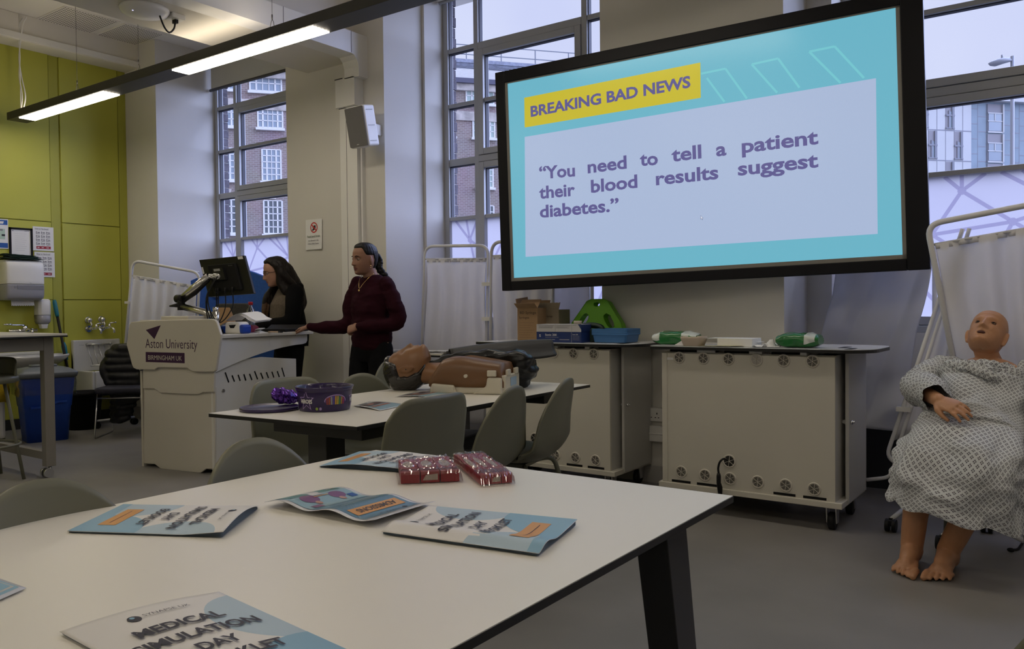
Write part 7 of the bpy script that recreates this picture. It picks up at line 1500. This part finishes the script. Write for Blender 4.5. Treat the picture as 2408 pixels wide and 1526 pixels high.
for s in (1,-1): limb(b, [MhA @ Vector((s*.06,-.04,.06)), MhA @ Vector((s*.082,-.035,-.03)), L(s*.085,-.0,1.35), L(s*.10,-.06,1.26), L(s*.08,-.09,1.18)], [.03,.042,.042,.03,.015], 14, 6)
hz0 = 1.185
ha = meld(b, 'hair', .005, 2, [HAIRA, TIPS], lambda c: 1 if c.z < hz0+.02*noise.noise((c.x*40,c.y*40,0)) and (c-O).dot(F) > .09 else 0, parent=pA); wrinkle(ha, .003, (55,55,4), 5)
b = MB(); torso(b, [(L(0,.01,.855),R,F,.155,.118),(L(0,.01,.95),R,F,.158,.125),(L(0,.03,1.08),R,F,.155,.128),(L(0,.035,1.20),R,F,.158,.112),(L(0,.02,1.30),R,F,.14,.08),(L(0,.015,1.345),R,F,.075,.06)]); tp_ = meld(b, 'knitted_top', .007, 3, [TOPB], parent=pA); wrinkle(tp_, .005, (9,9,6), 2)
b = MB()
def jk(u0, u1):
    for zz in (0,): pass
secs = [(.845,.190,.150,.0),(.95,.195,.150,.0),(1.08,.190,.148,.02),(1.20,.188,.130,.025),(1.29,.172,.10,.012),(1.335,.125,.078,.008),(1.36,.09,.07,.0)]
rings_o, rings_i = [], []
for z, a, d_, f0_ in secs:   # open-fronted shell: wraps the back and sides, ends either side of the knitted top
    ang = [math.radians(150+282*k/40) for k in range(41)]; o_ = [L(a*math.cos(t), f0_+d_*math.sin(t), z) for t in ang]; i_ = [L((a-.014)*math.cos(t), f0_+(d_-.014)*math.sin(t), z) for t in ang]; rings_o.append(o_+i_[::-1])
b.loft(rings_o)
limb(b, [shR, shR.lerp(elbR,.5)+R*.015, elbR-U*.004, elbR.lerp(wristR,.55), wristR-(wristR-elbR).normalized()*.012], [.072,.070,.066,.058,.043]); limb(b, [shL, shL.lerp(elbL,.5)-R*.015, elbL-U*.004, elbL.lerp(wristL,.55), wristL-(wristL-elbL).normalized()*.012], [.072,.070,.066,.058,.043])
limb(b, [L(.09,-.02,1.36), L(.03,-.085,1.35), L(-.03,-.085,1.35), L(-.09,-.02,1.36)], [.024,.034,.034,.024]); jkt = meld(b, 'jacket', .007, 3, [JKT], parent=pA); wrinkle(jkt, .007, (8,8,7), 4)
b = MB(); torso(b, [(L(0,0,.74),R,F,.13,.10),(L(0,0,.82),R,F,.165,.116),(L(0,0,.92),R,F,.15,.11)])
for s in (1,-1): limb(b, [L(s*.085,0,.84), L(s*.095,.02,.65), L(s*.095,.03,.47), L(s*.10,.0,.25), L(s*.10,.0,.09)], [.092,.085,.068,.062,.055])
tr = meld(b, 'trousers', .008, 3, [TROB], parent=pA); wrinkle(tr, .005, (8,8,6), 1)
for s in (1,-1):
    b = MB(); limb(b, [L(s*.10,-.04,.045), L(s*.11,.06,.045), L(s*.12,.155,.036)], [.050,.048,.036]); meld(b, 'shoe', .007, 2, [SHOE], parent=pA)
b = MB(); bpts = [MhA @ Vector((s*.042,.098,.004)) for s in (-1,1)]
for s in (-1,1):
    b.tube([MhA @ Vector((s*.033+.017*math.cos(t),.099-.10*abs(.033*s+.017*math.cos(t))**1.1,.001+.014*math.sin(t))) for t in [2*math.pi*k/18 for k in range(18)]], .0013, 6, closed=True); b.tube([MhA @ Vector((s*.052,.090,.004)), MhA @ Vector((s*.079,.0,.004))], .0013, 6)
b.tube([MhA @ Vector((-.015,.100,.004)), MhA @ Vector((.015,.100,.004))], .0013, 6); b.build('glasses', BLACK, pA)
# ================================================================== seated patient manikin
SKD = mat('manikin_skin', (.50,.255,.135,1), .42, noise_s=22, noise_a=.07, bump=.1, bump_s=110); LIPD = mat('manikin_mouth', (.10,.035,.03,1), .5)
def gown_mat():
    m = mat('patterned_gown', (.55,.56,.56,1), .85); n = m.node_tree.nodes; K = m.node_tree.links; bs = n['Principled BSDF']
    uv = n.new('ShaderNodeUVMap'); mp = n.new('ShaderNodeMapping'); mp.inputs['Rotation'].default_value = (0,0,math.radians(45)); s_ = 1/.0148; mp.inputs['Scale'].default_value = (s_,s_,1); K.new(uv.outputs[0], mp.inputs[0])
    fr = n.new('ShaderNodeVectorMath'); fr.operation = 'FRACTION'; K.new(mp.outputs[0], fr.inputs[0]); sb = n.new('ShaderNodeVectorMath'); sb.operation = 'SUBTRACT'; sb.inputs[1].default_value = (.5,.5,0); K.new(fr.outputs[0], sb.inputs[0])
    ab = n.new('ShaderNodeVectorMath'); ab.operation = 'ABSOLUTE'; K.new(sb.outputs[0], ab.inputs[0]); sx = n.new('ShaderNodeSeparateXYZ'); K.new(ab.outputs[0], sx.inputs[0])
    mx = n.new('ShaderNodeMath'); mx.operation = 'MAXIMUM'; K.new(sx.outputs[0], mx.inputs[0]); K.new(sx.outputs[1], mx.inputs[1]); lt = n.new('ShaderNodeMath'); lt.operation = 'LESS_THAN'; lt.inputs[1].default_value = .285; K.new(mx.outputs[0], lt.inputs[0])
    mn = n.new('ShaderNodeMath'); mn.operation = 'MINIMUM'; K.new(sx.outputs[0], mn.inputs[0]); K.new(sx.outputs[1], mn.inputs[1]); gt = n.new('ShaderNodeMath'); gt.operation = 'GREATER_THAN'; gt.inputs[1].default_value = .045; K.new(mn.outputs[0], gt.inputs[0])
    ml = n.new('ShaderNodeMath'); ml.operation = 'MULTIPLY'; K.new(lt.outputs[0], ml.inputs[0]); K.new(gt.outputs[0], ml.inputs[1])
    mix = n.new('ShaderNodeMixRGB'); mix.inputs[1].default_value = (.58,.60,.61,1); mix.inputs[2].default_value = (.115,.105,.125,1); K.new(ml.outputs[0], mix.inputs[0]); K.new(mix.outputs[0], bs.inputs['Base Color']); return m
GOWN = gown_mat()
rel(ch, -.385, 4.44, math.pi-.15, 'sage shell chair under the seated manikin in the hospital gown')
F = Vector((-.22,-.975,0)).normalized(); R = Vector((F.y,-F.x,0)); U = Vector((0,0,1)); O = Vector((-.36,4.20,0))   # R: its right hand side (towards the trolley)
pel = Vector((-.445,4.09,.53)); nb = Vector((-.415,4.35,.865)); sp_ = (nb-pel).normalized(); sf = (F-sp_*F.dot(sp_)).normalized()
def T_(r, f, t): return pel+(nb-pel)*t+R*r+sf*f
Mhd = head_M(Vector((-.425,4.325,.988)), F*.66+U*.75-R*.13, U*.66-F*.75)
kR, kL = Vector((-.625,3.87,.465)), Vector((-.36,3.80,.47)); aR, aL = Vector((-.665,3.885,.085)), Vector((-.525,3.895,.085))
tR, tL = Vector((-.665,3.715,.022)), Vector((-.545,3.715,.022))
shR, shL = T_(.175,.0,.90), T_(-.175,.0,.90); eR = T_(.225,.09,.42)+Vector((0,0,.02)); wR = Vector((-.575,3.965,.715)); eL = T_(-.275,.06,.42); wL = Vector((-.085,4.02,.60))
b = MB(); add_head(b, Mhd, {'w':1.0,'nose':.95,'open':1,'old':1,'ear':1.15}); add_neck(b, Mhd, nb-Vector((0,0,.02)), .050, .058)
torso(b, [(T_(0,0,-.08),R,sf,.12,.09),(T_(0,0,.05),R,sf,.165,.11),(T_(0,0,.35),R,sf,.145,.10),(T_(0,0,.65),R,sf,.165,.105),(T_(0,-.005,.88),R,sf,.165,.08),(T_(0,-.01,.98),R,sf,.10,.06)])
for hp, kn, an, to, s in ((T_(.09,.0,.0),kR,aR,tR,1),(T_(-.09,.0,.0),kL,aL,tL,-1)):
    limb(b, [hp, kn, kn.lerp(an,.35)+Vector((0,.012,0)), an.lerp(kn,.25), an], [.070,.058,.058,.050,.046]); d = (to-an); d.z = 0; d.normalize(); sd = Vector((-d.y,d.x,0))
    hl = an+Vector((0,0,-.045))-d*.035; limb(b, [hl, an+Vector((0,0,-.02)), an+d*.07+Vector((0,0,-.030)), an+d*.125+Vector((0,0,-.052))], [.036,.046,.037,.027])
    bs_ = an+d*.105; b.loft([ring(bs_+d*q+Vector((0,0,z-bs_.z)), sd, U, a, h, 18) for q, z, a, h in ((-.10,.030,.030,.029),(-.05,.034,.036,.033),(.0,.029,.044,.028),(.035,.022,.047,.021),(.052,.018,.045,.016))])
    for k in range(5):
        o_ = (k-2)*.0185*s*(-1); L_ = (.058,.052,.047,.041,.034)[k]; rr = (.0150,.0100,.0094,.0088,.0082)[k]; st = bs_+d*(.050-.008*max(0,k-1))+sd*(s*(.040-.0215*k)*(1.0)); st.z = .016
        pts = [st-d*.02, st+Vector((0,0,.004)), st+d*L_*.55+Vector((0,0,.003)), st+d*L_-Vector((0,0,.004))]; b.tube(pts, [rr,rr*1.02,rr*1.0,rr*.86], 10); b.ball(pts[-1], rr*.9, n=10, m=8)
limb(b, [shR, eR, wR], [.047,.040,.030]); limb(b, [shL, eL, wL], [.047,.040,.030])
add_hand(b, hand_M(wR, Vector((.80,-.52,-.22)), Vector((-.12,-.50,.85))), side=1, curl=(.28,.24,.28,.36), spread=.10, thumb=.35, s=1.02)
add_hand(b, hand_M(wL, Vector((-.70,-.5,-.4)), Vector((.3,-.6,.72))), side=-1, curl=(.3,.3,.3,.35), thumb=.4, s=1.0)
Mi_ = Mhd.inverted()
def pickD(c): q = Mi_ @ c; return 1 if (q.y > .05 and abs(q.x) < .017 and abs(q.z+.071) < .0055) else 0
md = meld(b, 'patient_manikin', .0042, 3, [SKD]); tag(md, 'bald elderly patient manikin slumped on a chair in a patterned gown', 'manikin')
Q = Mhd
b = MB(); b.M = Q; b.ball((0,.0865,-.0715), .0165, .007, .0062, 18, 10); b.build('mouth', LIPD, md)
for sx in (-1,1):
    b = MB(); b.M = Q; b.use(mat('sunken_eye', (.16,.095,.065,1), .3) if 'sunken_eye' not in MATS else MATS['sunken_eye']); b.ball((sx*.031,.0715,.0005), .0112, n=16, m=12); b.use(IRIS); b.ball((sx*.031,.0795,-.0005), .0052, n=12, m=8); b.build('eye', None, md)
    b = MB(); b.M = Q; b.use(SKD); b.sheet(lambda u, v, sx=sx: Vector((sx*.031+.0135*math.cos(math.pi*u), .0725+.0128*math.sin(math.pi*u)*math.cos(.2+.75*v)+.001, .0005+.0122*math.sin(.15+1.1*v)*math.sin(math.pi*u)**.6)), 12, 6); b.build('eyelid', None, md)
# gown: body and skirt, wrinkled, pattern follows the cloth
def cloth(secs, n=80, seed=0, amp=.012, fold=.0, sm=9, pw=.8, extra=None):
    """rings along a smoothed path: (centre, right, forward, a, b)"""
    C = smoothpath([s[0] for s in secs], sm); m = len(secs)-1; out = []; vl = [0]
    for i, c in enumerate(C):
        t = i/sm; j = min(int(t), m-1); k = t-j; k = k*k*(3-2*k); A, B_ = secs[j], secs[j+1]; r = A[1].lerp(B_[1], k).normalized(); f = A[2].lerp(B_[2], k).normalized(); a = A[3]+(B_[3]-A[3])*k; d = A[4]+(B_[4]-A[4])*k; row = []
        for q in range(n):
            th = 2*math.pi*q/n; w_ = amp*(noise.noise((math.cos(th)*2.2+seed, math.sin(th)*2.2, t*1.6))+.55*noise.noise((math.cos(th)*5, math.sin(th)*5+seed, t*3.4)))+fold*math.sin(th*9+2*noise.noise((t,seed,th)))*.5
            if extra: w_ += extra(th, t)
            row.append(c+r*(a+w_)*math.copysign(abs(math.cos(th))**pw, math.cos(th))+f*(d+w_)*math.copysign(abs(math.sin(th))**pw, math.sin(th)))
        out.append(row)
        if i: vl.append(vl[-1]+(C[i]-C[i-1]).length)
    per = sum((out[len(out)//2][q]-out[len(out)//2][q-1]).length for q in range(n)); return out, (per, vl)
hemF = Vector((0,-1,0))
Xr = Vector((-1,0,0)); lapf = Vector((-.05,-.25,.97)).normalized(); knf = Vector((-.1,-.85,.5)).normalized(); dwf = Vector((-.15,-.985,.05)).normalized()
def knot(th, t):   # bunched tie across the chest
    s = math.sin(th); g = math.exp(-((t-2.35)/.36)**2)*max(0,s)**1.5; return g*(.022*math.sin(t*15+3*math.cos(th))+.030*math.exp(-((math.cos(th)-.05)/.28)**2))+max(0,s)*.010*math.sin(5*math.cos(th)+t*2.1)
secs = [(T_(0,.006,.855),R,sf,.118,.062),(T_(0,.006,.83),R,sf,.172,.090),(T_(0,.010,.74),R,sf,.205,.122),(T_(0,.020,.55),R,sf,.205,.142),(T_(0,.03,.25),R,sf,.205,.145),(pel+F*.06+Vector((0,0,.035)),R,(sf*.5+lapf*.5).normalized(),.225,.125),
        (Vector((-.47,3.97,.535)),R,lapf,.245,.110),(Vector((-.48,3.85,.500)),R,knf,.250,.105),(Vector((-.49,3.80,.425)),R,dwf,.250,.112),(Vector((-.495,3.795,.345)),R,dwf,.250,.112),(Vector((-.497,3.795,.262)),R,dwf,.262,.120)]
def gx(th, t):
    e_ = knot(th, t)
    if t > 5.2: k = sstep(5.2,7.5,t); e_ += k*(.014*math.sin(th*3+1.0+t*.25)+.012*math.sin(th*7+2)+(-.062*math.exp(-((math.cos(th)+.02)/.30)**2)*max(0,math.sin(th))*sstep(5.0,6.4,t)*(1-sstep(7.4,9.4,t))))
    return e_
b = MB(); b.use(GOWN); rg, uvp = cloth(secs, 96, 2, .017, .004, 9, .85, gx)
for i, row in enumerate(rg):   # hem hangs unevenly, lower toward the free side
    t = i/9
    if t > 8:
        k = sstep(8,10,t)
        for q, p in enumerate(row): x = (p-Vector((-.52,3.8,.3))).dot(R)/.28; p.z += k*(.035*x-.010*math.sin(q*.5)); p += F*k*.015*math.sin(q*.42)
b.loft(rg, caps=False, uv=uvp)
def sleeve(p, rs, seed):
    P = smoothpath(p, 8); rows = []; vl = [0]; m = len(p)-1; x = None
    for i in range(len(P)):
        t = i/8; j = min(int(t), m-1); k = t-j; r = rs[j]+(rs[j+1]-rs[j])*k; T = (P[min(i+1,len(P)-1)]-P[max(i-1,0)]).normalized()
        x = T.orthogonal().normalized() if x is None else (x-T*x.dot(T)).normalized(); y = T.cross(x)
        rows.append([P[i]+(x*math.cos(a)+y*math.sin(a))*(r+.010*noise.noise((math.cos(a)*2+seed,math.sin(a)*2,t*2.5))+.005*math.sin(t*13+2*a)) for a in [2*math.pi*q/36 for q in range(36)]])
        if i: vl.append(vl[-1]+(P[i]-P[i-1]).length)
    b.loft(rows, caps=False, uv=(2*math.pi*sum(rs)/len(rs), vl))
sleeve([T_(.12,-.02,.83), shR+R*.012-Vector((0,0,.02)), shR.lerp(eR,.55)+R*.02, eR+R*.01, eR.lerp(wR,.5)+Vector((0,0,.01)), eR.lerp(wR,.88)], [.062,.076,.080,.080,.074,.058], 3)
sleeve([T_(-.12,-.02,.83), shL-R*.012-Vector((0,0,.02)), shL.lerp(eL,.55)-R*.02, eL-R*.01, eL.lerp(wL,.55), eL.lerp(wL,.85)], [.062,.078,.086,.088,.080,.064], 8)
# the tied bunch across the chest
kn_c = T_(.03,.155,.74)
for k, (p0_, p1_, p2_, r) in enumerate(((T_(.15,.08,.80),T_(.08,.140,.72),T_(-.05,.155,.66),.024),(T_(-.13,.09,.79),T_(-.05,.145,.72),T_(.03,.155,.67),.024),(T_(.14,.11,.70),T_(.06,.155,.68),T_(-.07,.155,.58),.020))): sleeve([p0_, p1_, p2_, p2_.lerp(p1_,-.3)-sf*.03], [r*.6,r,r,r*.4], 11+k)
g = b.build('gown', None, md)
# ================================================================== CPR torso and dark things on the training table
BRS = mat('brown_manikin_vinyl', (.165,.082,.036,1), .38, noise_s=4, noise_a=.08); BRF = mat('tan_face_vinyl', (.235,.115,.052,1), .36, noise_s=9, noise_a=.06); CRW = mat('cream_base', (.60,.56,.46,1), .35); HBL = mat('moulded_black_hair', (.012,.010,.009,1), .16, coat=.6, bump=.5, bump_s=55)
c0 = onz(1006,925,TZ); c1 = onz(1178,930,TZ); ax_ = (c1-c0); tl = ax_.length; ax_.normalize(); rzm = math.atan2(ax_.y, ax_.x)+math.radians(4)
cp_ = thing('training_manikin', 'brown resuscitation training torso with black hair lying on the table', 'manikin', (c0.x,c0.y,TZ+.001), rzm)
Wt = .28
def prof(x):   # width scale, height at length x
    u = x/tl; return (.90+.10*math.sin(math.pi*min(1,u*1.1)),   .158*(.80+.20*math.sin(math.pi*(.15+.75*u)))*min(1, (1.02-u)*9+.30)*(.55+.45*sstep(-.02,.16,u)))
b = MB(); rows = []
for i in range(36):
    x = tl*(i/35); ws, hh = prof(x); row = []
    for k in range(40):
        t = math.pi*k/39; y = Wt/2-Wt/2*ws*math.copysign(abs(math.cos(t))**.55, math.cos(t)); z = .03+(hh-.03)*abs(math.sin(t))**.42; z += .014*math.exp(-((y-Wt*.28)/.06)**2-((x-tl*.34)/.08)**2)+.014*math.exp(-((y-Wt*.72)/.06)**2-((x-tl*.34)/.08)**2)-.012*math.exp(-((y-Wt*.5)/.03)**2)*sstep(.1,.3,x/tl)
        row.append(Vector((x,y,z)))
    rows.append(row)
b.loft(rows); b.build('chest_skin', BRS, cp_)
b = MB(); b.use(BRF); rows = []
for i in range(14):
    u = i/13; x = -.105+.15*u; rows.append([Vector((x, Wt/2+(.052+.045*u**2)*math.cos(t), .085-.01*u+(.050+.012*u*u)*math.sin(t))) for t in [2*math.pi*k/24 for k in range(24)]])
b.loft(rows); b.build('neck', None, cp_)
b = MB(); b.prism(rrect(-.0,tl+.004,.006,Wt-.006,.03), .0, .034); b.prism([(tl*.60,.0),(tl*.985,.0),(tl*.985,.075),(tl*.80,.078),(tl*.78,.036)], -.006, .02, 'y'); b.prism([(.01,.0),(tl*.40,.0),(tl*.36,.040),(.02,.046)], -.007, .02, 'y'); b.box(tl-.02,tl+.008,.02,Wt-.02,.0,.085); b.build('base', CRW, cp_, bevel=.008, seg=3)
for y in (.05,.18): b = MB(); b.box(tl-.002,tl+.012,y,y+.05,.082,.110); b.build('clip', CRW, cp_, bevel=.004)
b = MB(); b.box(tl*.86-.022,tl*.86+.022,-.008,.004,.082,.110); b.build('clip', CRW, cp_, bevel=.004)
b = MB(); b.cyl((tl*.52,-.012,.083),(tl*.52,.02,.083),.008); b.build('plug', CRW, cp_)
b = MB(); b.box(tl+.0085,tl+.0095,.10,.20,.03,.07); b.build('label', mat('blue_white_label', (.30,.42,.55,1), .4), cp_)
Ml = Matrix(((0,-1,0,-.150),(0,0,0,0),(0,0,0,0),(0,0,0,1)))
hx = Vector((0,-1,0)); hyv = Vector((-.30,0,.95)).normalized(); hzv = hx.cross(hyv)
Ml = Matrix(((hx.x,hyv.x,hzv.x,-.150),(hx.y,hyv.y,hzv.y,Wt/2),(hx.z,hyv.z,hzv.z,.108),(0,0,0,1)))
if (Ml.to_3x3() @ Vector((0,0,1))).x > 0: Ml = Matrix(((-hx.x,hyv.x,-hzv.x,-.150),(-hx.y,hyv.y,-hzv.y,Wt/2),(-hx.z,hyv.z,-hzv.z,.108),(0,0,0,1)))
b = MB(); add_head(b, Ml, {'w':1.03,'nose':.85,'ear':1.15}); hd_ = meld(b, 'head', .0042, 3, [BRF], parent=cp_)
b = MB(); hair_cap(b, Ml, {'w':1.04}, front=.070, temple=.030, nape=-.10, thick=.012, part=False); meld(b, 'moulded_hair', .004, 2, [HBL], parent=cp_)
b = MB()
for s in (-1,1): b.ball(Ml @ Vector((s*.083,-.006,-.016)), .007, n=10, m=8)
b.build('jaw_pivot', mat('dark_pivot', (.03,.02,.015,1), .3), cp_)
# black coat behind the torso and the rolled dark mat lying over both
cpt = atd(1222, 872, 4.02); cz = TZ+.001
t = thing('padded_jacket', 'shiny black padded jacket heaped at the far end of the training torso', 'jacket', (cpt.x,cpt.y,cz)); Wi = WM[t.name].inverted(); b = MB()
for px, py, dp, r in ((1226,866,4.05,.074),(1212,842,4.10,.05),(1180,840,4.12,.05),(1140,840,4.12,.05),(1095,842,4.10,.046),(1055,846,4.08,.040),(1020,858,4.03,.026),(1222,890,4.06,.05),(1200,885,4.2,.06)):
    q = Wi @ atd(px, py, dp); q.z = max(q.z, r*.9); b.ball(q, r*1.15, r*1.15, r, 16, 12)
    if q.z > r*1.3: b.ball((q.x,q.y,q.z*.45), r*1.2, r*1.2, q.z*.5, 16, 12)
limb(b, [(lambda q: q)(Wi @ atd(px, py, 3.99)) for px, py in ((1000,858),(1030,849),(1065,842),(1110,839),(1180,839),(1225,850))], [.008,.018,.028,.032,.036,.055], 14, 5)
PUF2 = mat('glossy_black_nylon', (.010,.010,.011,1), .3, bump=.4, bump_s=9); o_ = meld(b, 'quilted_shell', .008, 3, [PUF2], parent=t); wrinkle(o_, .012, (16,16,30), 2)
m0, m1 = atd(1058, 833, 4.02), atd(1298, 811, 4.22); MATG = mat('charcoal_mat', (.040,.040,.041,1), .55)
t = thing('rolled_mat', 'dark grey folded mat lying over the training torso and the jacket', 'mat', m0.lerp(m1,.5)); Wi = WM[t.name].inverted(); m0, m1 = Wi @ m0, Wi @ m1; d_ = (m1-m0).normalized(); s_ = d_.cross(Vector((0,0,1))).normalized(); n_ = s_.cross(d_)
def matf(u, v):   # teardrop fold: flap in front, loop at the top, second layer behind
    a = v; tw = .9+.1*math.cos(u*3)
    pts = [(-.085,-.045),(-.05,-.020),(-.030,.012),(-.008,.034),(.020,.036),(.038,.014),(.030,-.012),(.010,-.024),(-.02,-.034),(-.07,-.052)]
    k = a*(len(pts)-1); i = min(int(k), len(pts)-2); f = k-i; x = pts[i][0]+(pts[i+1][0]-pts[i][0])*f; z = pts[i][1]+(pts[i+1][1]-pts[i][1])*f; w_ = (.62+.38*math.sin(math.pi*(.15+.8*(1-u))))
    return m0.lerp(m1, u)+s_*x*-1*w_*tw+n_*z*(w_)+Vector((0,0,.012*math.sin(u*5)*(1 if v < .2 or v > .8 else 0)))
b = MB(); b.sheet(matf, 30, 36); b.build('folded_sheet', MATG, t, solid=.004)
